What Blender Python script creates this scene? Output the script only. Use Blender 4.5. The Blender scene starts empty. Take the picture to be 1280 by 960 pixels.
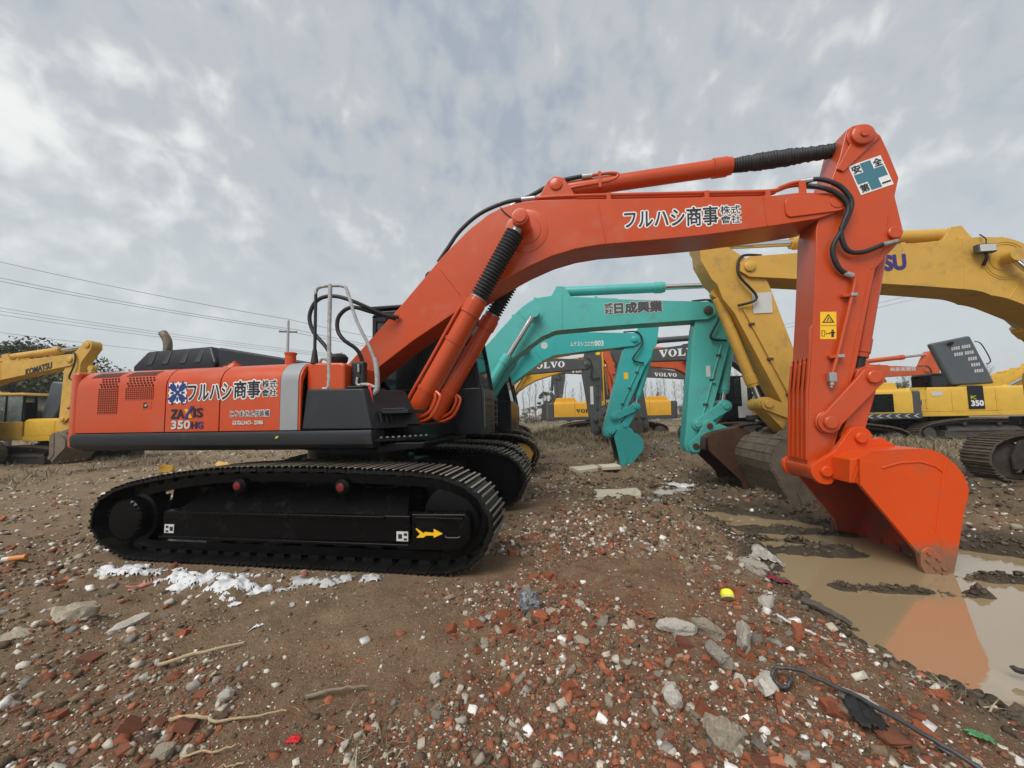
import bpy, bmesh, math, random
import numpy as np
from mathutils import Vector, Matrix

random.seed(7)
RNG = np.random.default_rng(11)
sc = bpy.context.scene
COL = sc.collection
PI = math.pi

# ------------------------------------------------------------------ camera
cam_data = bpy.data.cameras.new('camera')
cam_data.sensor_width = 36.0
cam_data.lens = 36.0 * 482.5 / 1280.0
cam_data.clip_start = 0.05
cam_data.clip_end = 3000.0
cam = bpy.data.objects.new('camera', cam_data)
COL.objects.link(cam)
cam.matrix_world = Matrix.Translation((0, 0, 1.59)) @ Matrix.Rotation(PI / 2 + 0.079, 4, 'X') @ Matrix.Rotation(-0.02, 4, 'Z')
sc.camera = cam

# ------------------------------------------------------------------ sky, sun, exposure
SUN_EL, SUN_AZ = math.radians(50), math.radians(215)      # azimuth clockwise from +Y (camera forward)
world = bpy.data.worlds.new('World')
sc.world = world
world.use_nodes = True
wn, wl = world.node_tree.nodes, world.node_tree.links
wn.clear()
w_out = wn.new('ShaderNodeOutputWorld')
w_bg = wn.new('ShaderNodeBackground')
w_bg.inputs['Strength'].default_value = 0.10
sky = wn.new('ShaderNodeTexSky')
sky.sky_type = 'NISHITA'
sky.sun_disc = False
sky.sun_elevation = SUN_EL
sky.sun_rotation = SUN_AZ
sky.dust_density = 3.0
w_tc = wn.new('ShaderNodeTexCoord')
w_sep = wn.new('ShaderNodeSeparateXYZ')
wl.new(w_tc.outputs['Generated'], w_sep.inputs[0])


def wmath(op, a, b=None, clamp=False):
    n = wn.new('ShaderNodeMath')
    n.operation = op
    n.use_clamp = clamp
    for i, v in enumerate((a, b)):
        if v is None:
            continue
        if isinstance(v, (int, float)):
            n.inputs[i].default_value = v
        else:
            wl.new(v, n.inputs[i])
    return n.outputs[0]


w_z = wmath('MAXIMUM', w_sep.outputs['Z'], 0.0)
w_den = wmath('ADD', w_z, 0.42)
w_comb = wn.new('ShaderNodeCombineXYZ')
wl.new(wmath('DIVIDE', w_sep.outputs['X'], w_den), w_comb.inputs[0])
wl.new(wmath('DIVIDE', w_sep.outputs['Y'], w_den), w_comb.inputs[1])


def wnoise(scale, detail, rough, dist, rot, stretch, lac=2.0, src=None):
    m = wn.new('ShaderNodeMapping')
    m.inputs['Rotation'].default_value = (0, 0, rot)
    m.inputs['Scale'].default_value = stretch
    wl.new(src or w_comb.outputs[0], m.inputs['Vector'])
    n = wn.new('ShaderNodeTexNoise')
    n.inputs['Scale'].default_value = scale
    n.inputs['Detail'].default_value = detail
    n.inputs['Roughness'].default_value = rough
    n.inputs['Distortion'].default_value = dist
    n.inputs['Lacunarity'].default_value = lac
    wl.new(m.outputs[0], n.inputs['Vector'])
    return n.outputs['Fac']


cl_big = wnoise(0.75, 3, 0.5, 0.2, 0.3, (1, 1, 1))
cl_band = wnoise(5.0, 4, 0.5, 0.2, 0.5, (1.0, 1.0, 1.3), src=w_tc.outputs['Generated'])
cl_fine = wnoise(17.0, 4, 0.5, 0.25, -0.5, (1.25, 0.9, 1.0), src=w_tc.outputs['Generated'])
cl = wmath('ADD', wmath('MULTIPLY', cl_big, 0.38), wmath('ADD', wmath('MULTIPLY', cl_band, 0.36), wmath('MULTIPLY', cl_fine, 0.26)))
ramp = wn.new('ShaderNodeValToRGB')
ramp.color_ramp.interpolation = 'EASE'
els = ramp.color_ramp.elements
els[0].position = 0.38
els[0].color = (2.15, 2.42, 2.78, 1)
els[1].position = 0.64
els[1].color = (5.3, 5.3, 5.1, 1)
e = els.new(0.50)
e.color = (2.95, 3.12, 3.22, 1)
wl.new(cl, ramp.inputs[0])
# the veil of thin cloud thickens to an even pale grey towards the horizon all round
veil = wn.new('ShaderNodeMapRange')
veil.interpolation_type = 'SMOOTHSTEP'
veil.inputs['From Min'].default_value = 0.0
veil.inputs['From Max'].default_value = 0.55
veil.inputs['To Min'].default_value = 0.9
veil.inputs['To Max'].default_value = 0.0
wl.new(w_sep.outputs['Z'], veil.inputs['Value'])
mixv = wn.new('ShaderNodeMix')
mixv.data_type = 'RGBA'
wl.new(veil.outputs[0], mixv.inputs['Factor'])
wl.new(ramp.outputs[0], mixv.inputs['A'])
mixv.inputs['B'].default_value = (3.45, 3.7, 3.74, 1)
mixs = wn.new('ShaderNodeMix')
mixs.data_type = 'RGBA'
mixs.inputs['Factor'].default_value = 0.9
wl.new(sky.outputs[0], mixs.inputs['A'])
wl.new(mixv.outputs['Result'], mixs.inputs['B'])
wl.new(mixs.outputs['Result'], w_bg.inputs['Color'])
wl.new(w_bg.outputs[0], w_out.inputs[0])

sun_d = bpy.data.lights.new('sun', 'SUN')
sun_d.energy = 1.5
sun_d.angle = math.radians(35)
sun_d.color = (1.0, 0.96, 0.9)
sun = bpy.data.objects.new('sun', sun_d)
COL.objects.link(sun)
sdir = Vector((math.sin(SUN_AZ) * math.cos(SUN_EL), math.cos(SUN_AZ) * math.cos(SUN_EL), math.sin(SUN_EL)))
sun.rotation_euler = sdir.to_track_quat('Z', 'Y').to_euler()
sun.location = sdir * 60

sc.view_settings.view_transform = 'Standard'
sc.view_settings.look = 'None'
sc.view_settings.gamma = 1.0
sc.view_settings.use_curve_mapping = False
sc.view_settings.exposure = 0.9
sc.render.engine = 'CYCLES'
sc.cycles.max_bounces = 6
sc.cycles.use_denoising = True


# ------------------------------------------------------------------ materials
def mat(name, col, rough=0.5, metal=0.0, var=0.12, vscale=3.0, bump=0.0, bscale=40.0, dirt=None, dirt_amt=0.0, dirt_scale=2.0,
        attr=None, coat=0.0, spec=0.5, rand=0.0, rvar=0.1, mudline=None):
    m = bpy.data.materials.new(name)
    m.use_nodes = True
    nt = m.node_tree
    N, L = nt.nodes, nt.links
    b = N['Principled BSDF']
    tc = N.new('ShaderNodeTexCoord')
    no = N.new('ShaderNodeTexNoise')
    no.inputs['Scale'].default_value = vscale
    no.inputs['Detail'].default_value = 6
    no.inputs['Roughness'].default_value = 0.65
    L.new(tc.outputs['Object'], no.inputs['Vector'])
    mr = N.new('ShaderNodeMapRange')
    mr.inputs['From Min'].default_value = 0.25
    mr.inputs['From Max'].default_value = 0.75
    mr.inputs['To Min'].default_value = 1 - var
    mr.inputs['To Max'].default_value = 1 + var
    L.new(no.outputs['Fac'], mr.inputs['Value'])
    hs = N.new('ShaderNodeHueSaturation')
    if attr:
        a = N.new('ShaderNodeAttribute')
        a.attribute_name = attr
        L.new(a.outputs['Color'], hs.inputs['Color'])
    else:
        hs.inputs['Color'].default_value = (*col, 1)
    vsrc = mr.outputs[0]
    if rand:
        oi = N.new('ShaderNodeObjectInfo')
        mr2 = N.new('ShaderNodeMapRange')
        mr2.inputs['To Min'].default_value = 1 - rand
        mr2.inputs['To Max'].default_value = 1 + rand
        L.new(oi.outputs['Random'], mr2.inputs['Value'])
        mm = N.new('ShaderNodeMath')
        mm.operation = 'MULTIPLY'
        L.new(vsrc, mm.inputs[0])
        L.new(mr2.outputs[0], mm.inputs[1])
        vsrc = mm.outputs[0]
    L.new(vsrc, hs.inputs['Value'])
    out = hs.outputs[0]
    if dirt is not None:
        n2 = N.new('ShaderNodeTexNoise')
        n2.inputs['Scale'].default_value = dirt_scale
        n2.inputs['Detail'].default_value = 9
        n2.inputs['Roughness'].default_value = 0.72
        L.new(tc.outputs['Object'], n2.inputs['Vector'])
        r2 = N.new('ShaderNodeMapRange')
        r2.inputs['From Min'].default_value = 0.62 - dirt_amt * 0.3
        r2.inputs['From Max'].default_value = 0.82 - dirt_amt * 0.3
        r2.inputs['To Max'].default_value = min(1.0, 0.5 + dirt_amt * 0.5)
        L.new(n2.outputs['Fac'], r2.inputs['Value'])
        mx = N.new('ShaderNodeMix')
        mx.data_type = 'RGBA'
        L.new(r2.outputs[0], mx.inputs['Factor'])
        L.new(out, mx.inputs['A'])
        mx.inputs['B'].default_value = (*dirt, 1)
        out = mx.outputs['Result']
        rr = N.new('ShaderNodeMapRange')
        rr.inputs['To Min'].default_value = rough
        rr.inputs['To Max'].default_value = 0.9
        L.new(r2.outputs[0], rr.inputs['Value'])
        L.new(rr.outputs[0], b.inputs['Roughness'])
    else:
        rr = N.new('ShaderNodeMapRange')
        rr.inputs['To Min'].default_value = max(0.03, rough - rvar)
        rr.inputs['To Max'].default_value = min(1.0, rough + rvar)
        L.new(no.outputs['Fac'], rr.inputs['Value'])
        L.new(rr.outputs[0], b.inputs['Roughness'])
    if mudline:
        # splashed mud, thickest low down, ragged above
        sp = N.new('ShaderNodeSeparateXYZ')
        L.new(tc.outputs['Object'], sp.inputs[0])
        n4 = N.new('ShaderNodeTexNoise')
        n4.inputs['Scale'].default_value = 6
        n4.inputs['Detail'].default_value = 10
        n4.inputs['Roughness'].default_value = .75
        L.new(tc.outputs['Object'], n4.inputs['Vector'])
        hz = N.new('ShaderNodeMapRange')
        hz.inputs['From Min'].default_value = mudline[0]
        hz.inputs['From Max'].default_value = mudline[1]
        hz.inputs['To Min'].default_value = .62
        hz.inputs['To Max'].default_value = .0
        L.new(sp.outputs['Z'], hz.inputs['Value'])
        ad = N.new('ShaderNodeMath')
        ad.operation = 'ADD'
        L.new(hz.outputs[0], ad.inputs[0])
        L.new(n4.outputs['Fac'], ad.inputs[1])
        rm = N.new('ShaderNodeMapRange')
        rm.inputs['From Min'].default_value = .72
        rm.inputs['From Max'].default_value = .92
        rm.inputs['To Max'].default_value = .85
        L.new(ad.outputs[0], rm.inputs['Value'])
        mx4 = N.new('ShaderNodeMix')
        mx4.data_type = 'RGBA'
        L.new(rm.outputs[0], mx4.inputs['Factor'])
        L.new(out, mx4.inputs['A'])
        mx4.inputs['B'].default_value = (.17, .125, .08, 1)
        out = mx4.outputs['Result']
    L.new(out, b.inputs['Base Color'])
    b.inputs['Metallic'].default_value = metal
    b.inputs['Specular IOR Level'].default_value = spec
    b.inputs['Coat Weight'].default_value = coat
    b.inputs['Coat Roughness'].default_value = 0.15
    if bump:
        n3 = N.new('ShaderNodeTexNoise')
        n3.inputs['Scale'].default_value = bscale
        n3.inputs['Detail'].default_value = 6
        L.new(tc.outputs['Object'], n3.inputs['Vector'])
        bp = N.new('ShaderNodeBump')
        bp.inputs['Strength'].default_value = bump
        bp.inputs['Distance'].default_value = 0.02
        L.new(n3.outputs['Fac'], bp.inputs['Height'])
        L.new(bp.outputs[0], b.inputs['Normal'])
    return m


M = {}
MUD = (0.085, 0.066, 0.048)
M['orange'] = mat('orange_paint', (0.50, 0.058, 0.007), 0.30, var=0.10, vscale=.9, coat=0.25, spec=.4, dirt=(0.38, 0.10, 0.05), dirt_amt=0.3, dirt_scale=2.3, bump=.03, bscale=4)
M['orange_b'] = mat('bucket_orange_paint', (0.60, 0.064, 0.006), 0.42, var=0.07, vscale=2, coat=0.0, spec=.3, dirt=(0.3, 0.09, 0.04), dirt_amt=0.3, dirt_scale=4, bump=0.08, bscale=14, mudline=(-.1, .42))
M['orange_in'] = mat('worn_bucket_inside', (0.38, 0.045, 0.014), 0.6, var=0.2, vscale=4, dirt=MUD, dirt_amt=0.55, dirt_scale=3, bump=0.2)
M['orange_far'] = mat('weathered_orange_paint', (0.52, 0.085, 0.02), 0.5, var=0.15, dirt=(0.2, 0.1, 0.06), dirt_amt=0.3)
M['black'] = mat('black_satin_paint', (0.003, 0.003, 0.0035), 0.26, spec=.2, var=0.25, dirt=(0.012, 0.011, 0.010), dirt_amt=0.2, dirt_scale=3)
M['charcoal'] = mat('charcoal_plastic', (0.013, 0.0145, 0.018), 0.42, spec=.4, var=0.12, bump=0.04, bscale=200, dirt=(0.07, 0.068, 0.064), dirt_amt=0.2)
M['cabblack'] = mat('cab_black', (0.008, 0.009, 0.012), 0.3, spec=.35, var=0.2)
M['rubber'] = mat('rubber_hose', (0.012, 0.012, 0.013), 0.55, var=0.2)
M['bellows'] = mat('rubber_bellows', (0.016, 0.016, 0.018), 0.6, var=0.3, vscale=12, dirt=(0.05, 0.045, 0.04), dirt_amt=0.25, dirt_scale=10)
M['grey'] = mat('grey_stripe', (0.27, 0.28, 0.29), 0.4, var=0.06)
M['chrome'] = mat('chrome_rod', (0.62, 0.62, 0.62), 0.18, metal=1.0, var=0.05)
M['steel'] = mat('worn_steel', (0.36, 0.34, 0.31), 0.45, metal=0.8, var=0.25, vscale=12, dirt=(0.14, 0.09, 0.055), dirt_amt=0.4, dirt_scale=10)
M['galv'] = mat('galvanised_fitting', (0.42, 0.42, 0.42), 0.4, metal=0.7, var=0.15, vscale=15)
M['wrap'] = mat('plastic_wrapped_tube', (0.36, 0.36, 0.355), 0.28, var=0.35, vscale=22, bump=0.5, bscale=60)
M['shoe'] = mat('track_shoe_black', (0.007, 0.007, 0.007), 0.38, spec=.3, var=0.4, vscale=8, dirt=(0.03, 0.026, 0.022), dirt_amt=0.25, dirt_scale=9, rand=0.3)
M['grouser'] = mat('worn_grouser_edge', (0.27, 0.225, 0.175), 0.5, metal=0.35, var=0.4, vscale=14, dirt=(0.03, 0.026, 0.022), dirt_amt=0.35, dirt_scale=14, rand=0.3)
M['shoe_mud'] = mat('muddy_track_shoe', (0.10, 0.078, 0.056), 0.75, var=0.35, vscale=7, dirt=(0.20, 0.165, 0.12), dirt_amt=0.4, dirt_scale=8, bump=0.5, bscale=30, rand=0.2)
M['redhub'] = mat('red_roller_cap', (0.17, 0.008, 0.010), 0.45, var=0.2, vscale=20)
M['teal'] = mat('teal_paint', (0.075, 0.42, 0.385), 0.36, var=0.08, vscale=1.4, coat=0.1, dirt=(0.10, 0.19, 0.165), dirt_amt=0.28, dirt_scale=2.6)
M['teal2'] = mat('fresh_teal_paint', (0.042, 0.385, 0.375), 0.32, var=0.06, vscale=1.4, coat=0.15, dirt=(0.06, 0.24, 0.22), dirt_amt=0.15)
M['rustbucket'] = mat('rusty_bucket_steel', (0.090, 0.040, 0.022), 0.55, metal=0.15, var=0.35, vscale=5, dirt=(0.035, 0.022, 0.016), dirt_amt=0.5, dirt_scale=4, bump=0.2)
M['yellow'] = mat('ochre_yellow_paint', (0.56, 0.325, 0.055), 0.42, var=0.1, vscale=2, dirt=(0.24, 0.15, 0.06), dirt_amt=0.32, dirt_scale=3)
M['yellow2'] = mat('bright_yellow_paint', (0.66, 0.40, 0.045), 0.4, var=0.08, vscale=2, dirt=(0.3, 0.2, 0.08), dirt_amt=0.22, dirt_scale=3)
M['yellow3'] = mat('amber_yellow_paint', (0.66, 0.35, 0.030), 0.4, var=0.08, vscale=2, dirt=(0.3, 0.18, 0.06), dirt_amt=0.2, dirt_scale=3)
M['dgrey'] = mat('dark_grey_paint', (0.060, 0.064, 0.068), 0.45, var=0.12, dirt=(0.12, 0.11, 0.095), dirt_amt=0.25)
M['hoodblue'] = mat('slate_hood_paint', (0.075, 0.090, 0.105), 0.38, var=0.12, dirt=(0.15, 0.15, 0.15), dirt_amt=0.15)
M['mudbucket'] = mat('muddy_worn_bucket', (0.155, 0.125, 0.090), 0.7, var=0.3, vscale=5, dirt=(0.09, 0.072, 0.052), dirt_amt=0.5, dirt_scale=4, bump=0.4, bscale=25)
M['darkmud'] = mat('mud_stained_steel', (0.050, 0.043, 0.036), 0.7, var=0.35, vscale=5, dirt=(0.10, 0.082, 0.062), dirt_amt=0.45, dirt_scale=4, bump=0.3)
M['white'] = mat('white_paint', (0.74, 0.74, 0.73), 0.45, var=0.05)
M['offwhite'] = mat('dull_white_paint', (0.55, 0.55, 0.53), 0.5, var=0.1)
M['ink'] = mat('black_lettering', (0.012, 0.014, 0.02), 0.45, var=0.05)
M['navy'] = mat('navy_emblem', (0.012, 0.035, 0.17), 0.45, var=0.05)
M['purple'] = mat('purple_lettering', (0.035, 0.022, 0.16), 0.45, var=0.05)
M['safeblue'] = mat('safety_blue', (0.045, 0.165, 0.215), 0.45, var=0.05)
M['sticker'] = mat('yellow_sticker', (0.85, 0.50, 0.012), 0.4, var=0.05)
M['amber'] = mat('amber_lettering', (0.75, 0.36, 0.02), 0.4, var=0.05)
M['silver'] = mat('silver_lettering', (0.50, 0.51, 0.51), 0.35, var=0.05)
M['lime'] = mat('lime_lettering', (0.42, 0.50, 0.03), 0.4, var=0.05)
M['red'] = mat('red_cloth', (0.50, 0.012, 0.018), 0.7, var=0.2)
M['hole_shade'] = mat('opening_shade_paint', (0.022, 0.008, 0.006), 0.7, var=0.1)  # dark colour painted for the shade inside vents, holes and recesses
M['lampglass'] = mat('lamp_lens', (0.5, 0.5, 0.48), 0.12, var=0.1)
M['pipe_rust'] = mat('sooty_exhaust', (0.19, 0.155, 0.12), 0.65, metal=0.3, var=0.5, vscale=14, dirt=(0.05, 0.04, 0.035), dirt_amt=0.5, dirt_scale=9)


def glass(name, col, rough=0.06):
    m = bpy.data.materials.new(name)
    m.use_nodes = True
    nt = m.node_tree
    b = nt.nodes['Principled BSDF']
    no = nt.nodes.new('ShaderNodeTexNoise')
    no.inputs['Scale'].default_value = 1.6
    rmp = nt.nodes.new('ShaderNodeMapRange')
    rmp.inputs['To Min'].default_value = 0.55
    rmp.inputs['To Max'].default_value = 0.85
    nt.links.new(no.outputs['Fac'], rmp.inputs['Value'])
    nt.links.new(rmp.outputs[0], b.inputs['Transmission Weight'])
    b.inputs['Base Color'].default_value = (*col, 1)
    b.inputs['Roughness'].default_value = rough
    b.inputs['IOR'].default_value = 1.45
    return m


M['glass'] = glass('shaded_cab_glass', (0.06, 0.075, 0.08))  # glass colour darkened to stand in for the dim cab interior
M['glass_lt'] = glass('dusty_cab_glass', (0.50, 0.58, 0.58), 0.15)


# ------------------------------------------------------------------ mesh helpers
class MB:
    def __init__(self):
        self.v, self.f, self.mi = [], [], []
        self.cur = 0

    def add(self, vs, fs):
        o = len(self.v)
        self.v.extend([tuple(p) for p in vs])
        self.f.extend([tuple(i + o for i in q) for q in fs])
        self.mi.extend([self.cur] * len(fs))
        return self

    def box(self, x0, x1, y0, y1, z0, z1, m=None):
        vs = [Vector(p) for p in ((x0, y0, z0), (x1, y0, z0), (x1, y1, z0), (x0, y1, z0), (x0, y0, z1), (x1, y0, z1), (x1, y1, z1), (x0, y1, z1))]
        if m is not None:
            vs = [m @ p for p in vs]
        return self.add(vs, [(0, 3, 2, 1), (4, 5, 6, 7), (0, 1, 5, 4), (1, 2, 6, 5), (2, 3, 7, 6), (3, 0, 4, 7)])

    def prism(self, poly, y0, y1, axis='y'):
        """polygon in the xz plane (axis y), xy plane (axis z) or yz plane (axis x), extruded"""
        n = len(poly)
        area = sum(poly[i][0] * poly[(i + 1) % n][1] - poly[(i + 1) % n][0] * poly[i][1] for i in range(n))
        if area < 0:
            poly = poly[::-1]

        def pt(p, t):
            if axis == 'y':
                return (p[0], t, p[1])
            if axis == 'z':
                return (p[0], p[1], t)
            return (t, p[0], p[1])
        a, b = min(y0, y1), max(y0, y1)
        vs = [pt(p, a) for p in poly] + [pt(p, b) for p in poly]
        low, high = tuple(range(n)), tuple(range(2 * n - 1, n - 1, -1))
        sides = [(i, n + i, n + (i + 1) % n, (i + 1) % n) for i in range(n)]
        fs = [low, high] + sides
        if axis in 'zx':
            fs = [q[::-1] for q in fs]
        return self.add(vs, fs)

    def cyl(self, p0, p1, r0, r1=None, n=20, caps=True):
        p0, p1 = Vector(p0), Vector(p1)
        r1 = r0 if r1 is None else r1
        d = (p1 - p0).normalized()
        u = d.orthogonal().normalized()
        w = d.cross(u)
        vs = []
        for p, r in ((p0, r0), (p1, r1)):
            for i in range(n):
                a = 2 * PI * i / n
                vs.append(p + (u * math.cos(a) + w * math.sin(a)) * r)
        fs = [(i, (i + 1) % n, n + (i + 1) % n, n + i) for i in range(n)]
        if caps:
            fs += [tuple(range(n - 1, -1, -1)), tuple(range(n, 2 * n))]
        return self.add(vs, fs)

    def lathe(self, p0, d, prof, n=24):
        """prof: list of (distance along d, radius)"""
        p0, d = Vector(p0), Vector(d).normalized()
        u = d.orthogonal().normalized()
        w = d.cross(u)
        vs, fs = [], []
        for t, r in prof:
            for i in range(n):
                a = 2 * PI * i / n
                vs.append(p0 + d * t + (u * math.cos(a) + w * math.sin(a)) * max(r, 1e-4))
        for k in range(len(prof) - 1):
            for i in range(n):
                fs.append((k * n + i, k * n + (i + 1) % n, (k + 1) * n + (i + 1) % n, (k + 1) * n + i))
        fs += [tuple(range(n - 1, -1, -1)), tuple(range((len(prof) - 1) * n, len(prof) * n))]
        return self.add(vs, fs)

    def tube(self, path, r, n=10, sub=6, smooth=True):
        pts = [Vector(p) for p in path]
        if smooth and len(pts) > 2:
            pts = catmull(pts, sub)
        rs = r if isinstance(r, (list, tuple)) else None
        vs, fs = [], []
        t = (pts[1] - pts[0]).normalized()
        u = t.orthogonal().normalized()
        for k, p in enumerate(pts):
            if k:
                a = pts[k] - pts[k - 1]
                b = pts[min(k + 1, len(pts) - 1)] - pts[k - 1]
                t = b.normalized() if b.length > 1e-9 else a.normalized()
            u = (u - t * u.dot(t)).normalized()
            w = t.cross(u)
            rr = r if rs is None else rs[0] + (rs[1] - rs[0]) * k / (len(pts) - 1)
            for i in range(n):
                a = 2 * PI * i / n
                vs.append(p + (u * math.cos(a) + w * math.sin(a)) * rr)
        for k in range(len(pts) - 1):
            for i in range(n):
                fs.append((k * n + i, k * n + (i + 1) % n, (k + 1) * n + (i + 1) % n, (k + 1) * n + i))
        fs += [tuple(range(n - 1, -1, -1)), tuple(range((len(pts) - 1) * n, len(pts) * n))]
        return self.add(vs, fs)

    def mesh(self, name, mats, angle=38):
        me = bpy.data.meshes.new(name)
        me.from_pydata(self.v, [], self.f)
        for m in (mats if isinstance(mats, (list, tuple)) else [mats]):
            me.materials.append(m)
        if max(self.mi or [0]):
            me.polygons.foreach_set('material_index', self.mi)
        me.polygons.foreach_set('use_smooth', [True] * len(me.polygons))
        me.update()
        me.set_sharp_from_angle(angle=math.radians(angle))
        return me

    def build(self, name, mats, parent=None, bevel=0.0, seg=2, angle=38):
        o = bpy.data.objects.new(name, self.mesh(name, mats, angle))
        COL.objects.link(o)
        o.parent = parent
        if bevel:
            b = o.modifiers.new('bevel', 'BEVEL')
            b.width = bevel
            b.segments = seg
            b.limit_method = 'ANGLE'
            b.angle_limit = math.radians(40)
            b.harden_normals = True
        return o


def catmull(pts, sub=6, closed=False):
    out = []
    n = len(pts)
    rng = range(n) if closed else range(n - 1)
    for i in rng:
        if closed:
            p0, p1, p2, p3 = pts[(i - 1) % n], pts[i], pts[(i + 1) % n], pts[(i + 2) % n]
        else:
            p0, p1, p2, p3 = pts[max(i - 1, 0)], pts[i], pts[i + 1], pts[min(i + 2, n - 1)]
        for k in range(sub):
            t = k / sub
            out.append(0.5 * ((2 * p1) + (p2 - p0) * t + (2 * p0 - 5 * p1 + 4 * p2 - p3) * t * t + (3 * p1 - p0 - 3 * p2 + p3) * t ** 3))
    if not closed:
        out.append(pts[-1])
    return out


def empty(name, loc, rz=0.0, label=None, cat=None, group=None):
    o = bpy.data.objects.new(name, None)
    COL.objects.link(o)
    o.location = loc
    o.rotation_euler = (0, 0, rz)
    o.empty_display_size = 0.3
    tag(o, label, cat, group)
    return o


def tag(o, label=None, cat=None, group=None, kind=None):
    for k, v in (('label', label), ('category', cat), ('group', group), ('kind', kind)):
        if v:
            o[k] = v
    return o


def link_copy(src, parent):
    c = src.copy()
    COL.objects.link(c)
    c.parent = parent
    return c


_txt_cache = {}


def text_pts(body, bold):
    key = (body, bold)
    if key not in _txt_cache:
        cu = bpy.data.curves.new('t', 'FONT')
        cu.body = body
        cu.size = 1.0
        cu.offset = bold
        cu.resolution_u = 3
        o = bpy.data.objects.new('t', cu)
        COL.objects.link(o)
        bpy.context.view_layer.update()
        me = bpy.data.meshes.new_from_object(o.evaluated_get(bpy.context.evaluated_depsgraph_get()))
        _txt_cache[key] = ([tuple(v.co) for v in me.vertices], [tuple(p.vertices) for p in me.polygons])
        bpy.data.objects.remove(o)
        bpy.data.meshes.remove(me)
        bpy.data.curves.remove(cu)
    return _txt_cache[key]


def lettering(body, o, u, v, w, h, m, parent, name='lettering', bold=0.012, outline=None, out_w=0.06, slant=0.0, lift=0.004):
    """writing fitted to a w x h field whose lower left corner is o; u, v are the reading and up directions;
    strokes are thickened, and outlined, by laying shifted copies 0.1 mm apart"""
    o, u, v = Vector(o), Vector(u).normalized(), Vector(v).normalized()
    nrm = u.cross(v)
    base, faces = text_pts(body, 0.004)
    x0, x1 = min(p[0] for p in base), max(p[0] for p in base)
    y0, y1 = min(p[1] for p in base), max(p[1] for p in base)
    sx, sy = (w / max(x1 - x0, 1e-6)), (h / max(y1 - y0, 1e-6))
    em = min(sx, sy) if len(body) > 1 else sx
    for bd, mm, lf, nm in ((bold, m, lift, name), (out_w, outline, lift * .35, name + '_outline')):
        if mm is None:
            continue
        mb = MB()
        n = 1 if bd <= .005 else (6 if bd < .04 else 12)
        for k in range(n):
            a = 2 * PI * k / n + .3
            dx, dy = (bd * em * math.cos(a), bd * em * math.sin(a)) if n > 1 else (0, 0)
            mb.add([o + u * ((p[0] - x0) * sx + slant * (p[1] - y0) * sy + dx) + v * ((p[1] - y0) * sy + dy) + nrm * (lf + .0001 * k) for p in base], faces)
        mb.build(nm, mm, parent)


def slab_word(word, o, u, v, w, h, m, parent, lift=0.004):
    """bold slab-serif capitals V, O, L"""
    o, u, v = Vector(o), Vector(u).normalized(), Vector(v).normalized()
    nrm = u.cross(v)
    mb = MB()
    n = len(word)
    cw = w / n

    def P(a, b):
        return o + u * a + v * (b * h) + nrm * lift
    for k, ch in enumerate(word):
        x = k * cw
        g = cw * 0.96

        def quad(pts):
            mb.add([P(x + a * g, b) for a, b in pts], [tuple(range(len(pts)))])
        if ch == 'V':
            quad([(0.06, 0.9), (0.42, 0.0), (0.58, 0.0), (0.44, 0.9)])
            quad([(0.60, 0.04), (0.94, 0.9), (0.80, 0.9), (0.52, 0.25)])
            quad([(0.0, 0.88), (0.5, 0.88), (0.5, 1.0), (0.0, 1.0)])
            quad([(0.64, 0.88), (1.0, 0.88), (1.0, 1.0), (0.64, 1.0)])
        elif ch == 'L':
            quad([(0.16, 0.1), (0.46, 0.1), (0.46, 0.9), (0.16, 0.9)])
            quad([(0.04, 0.88), (0.58, 0.88), (0.58, 1.0), (0.04, 1.0)])
            quad([(0.04, 0.0), (0.92, 0.0), (0.92, 0.12), (0.04, 0.12)])
            quad([(0.78, 0.1), (0.92, 0.1), (0.92, 0.36), (0.84, 0.36)])
        elif ch == 'O':
            q = 20
            vs = []
            for i in range(q):
                a = 2 * PI * i / q
                vs.append(P(x + g * (0.5 + 0.48 * math.cos(a)), 0.5 + 0.52 * math.sin(a)))
                vs.append(P(x + g * (0.5 + 0.19 * math.cos(a)), 0.5 + 0.42 * math.sin(a)))
            mb.add(vs, [(2 * i, 2 * ((i + 1) % q), 2 * ((i + 1) % q) + 1, 2 * i + 1) for i in range(q)])
    return mb.build('lettering', m, parent)


def arc(cx, cz, r, a0, a1, n=8):
    return [(cx + r * math.cos(math.radians(a0 + (a1 - a0) * i / n)), cz + r * math.sin(math.radians(a0 + (a1 - a0) * i / n))) for i in range(n + 1)]


# ------------------------------------------------------------------ ground
def vnoise(x, y, seed):
    xi, yi = np.floor(x).astype(np.int64), np.floor(y).astype(np.int64)
    xf, yf = x - xi, y - yi
    u, v = xf * xf * xf * (xf * (xf * 6 - 15) + 10), yf * yf * yf * (yf * (yf * 6 - 15) + 10)

    def hsh(a, b):
        n = (a * 374761393 + b * 668265263 + seed * 1442695041) & 0xFFFFFFFF
        n = ((n ^ (n >> 13)) * 1274126177) & 0xFFFFFFFF
        return ((n ^ (n >> 16)) & 0xFFFF) / 65535.0
    return (hsh(xi, yi) * (1 - u) + hsh(xi + 1, yi) * u) * (1 - v) + (hsh(xi, yi + 1) * (1 - u) + hsh(xi + 1, yi + 1) * u) * v


def fbm(x, y, seed, octs=4, gain=.5):
    s, a, t = 0, 1.0, 0
    for k in range(octs):
        s = s + a * (vnoise(x * 2 ** k + k * 17.3, y * 2 ** k - k * 9.1, seed + k) - .5)
        t += a
        a *= gain
    return s / t * 2


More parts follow.
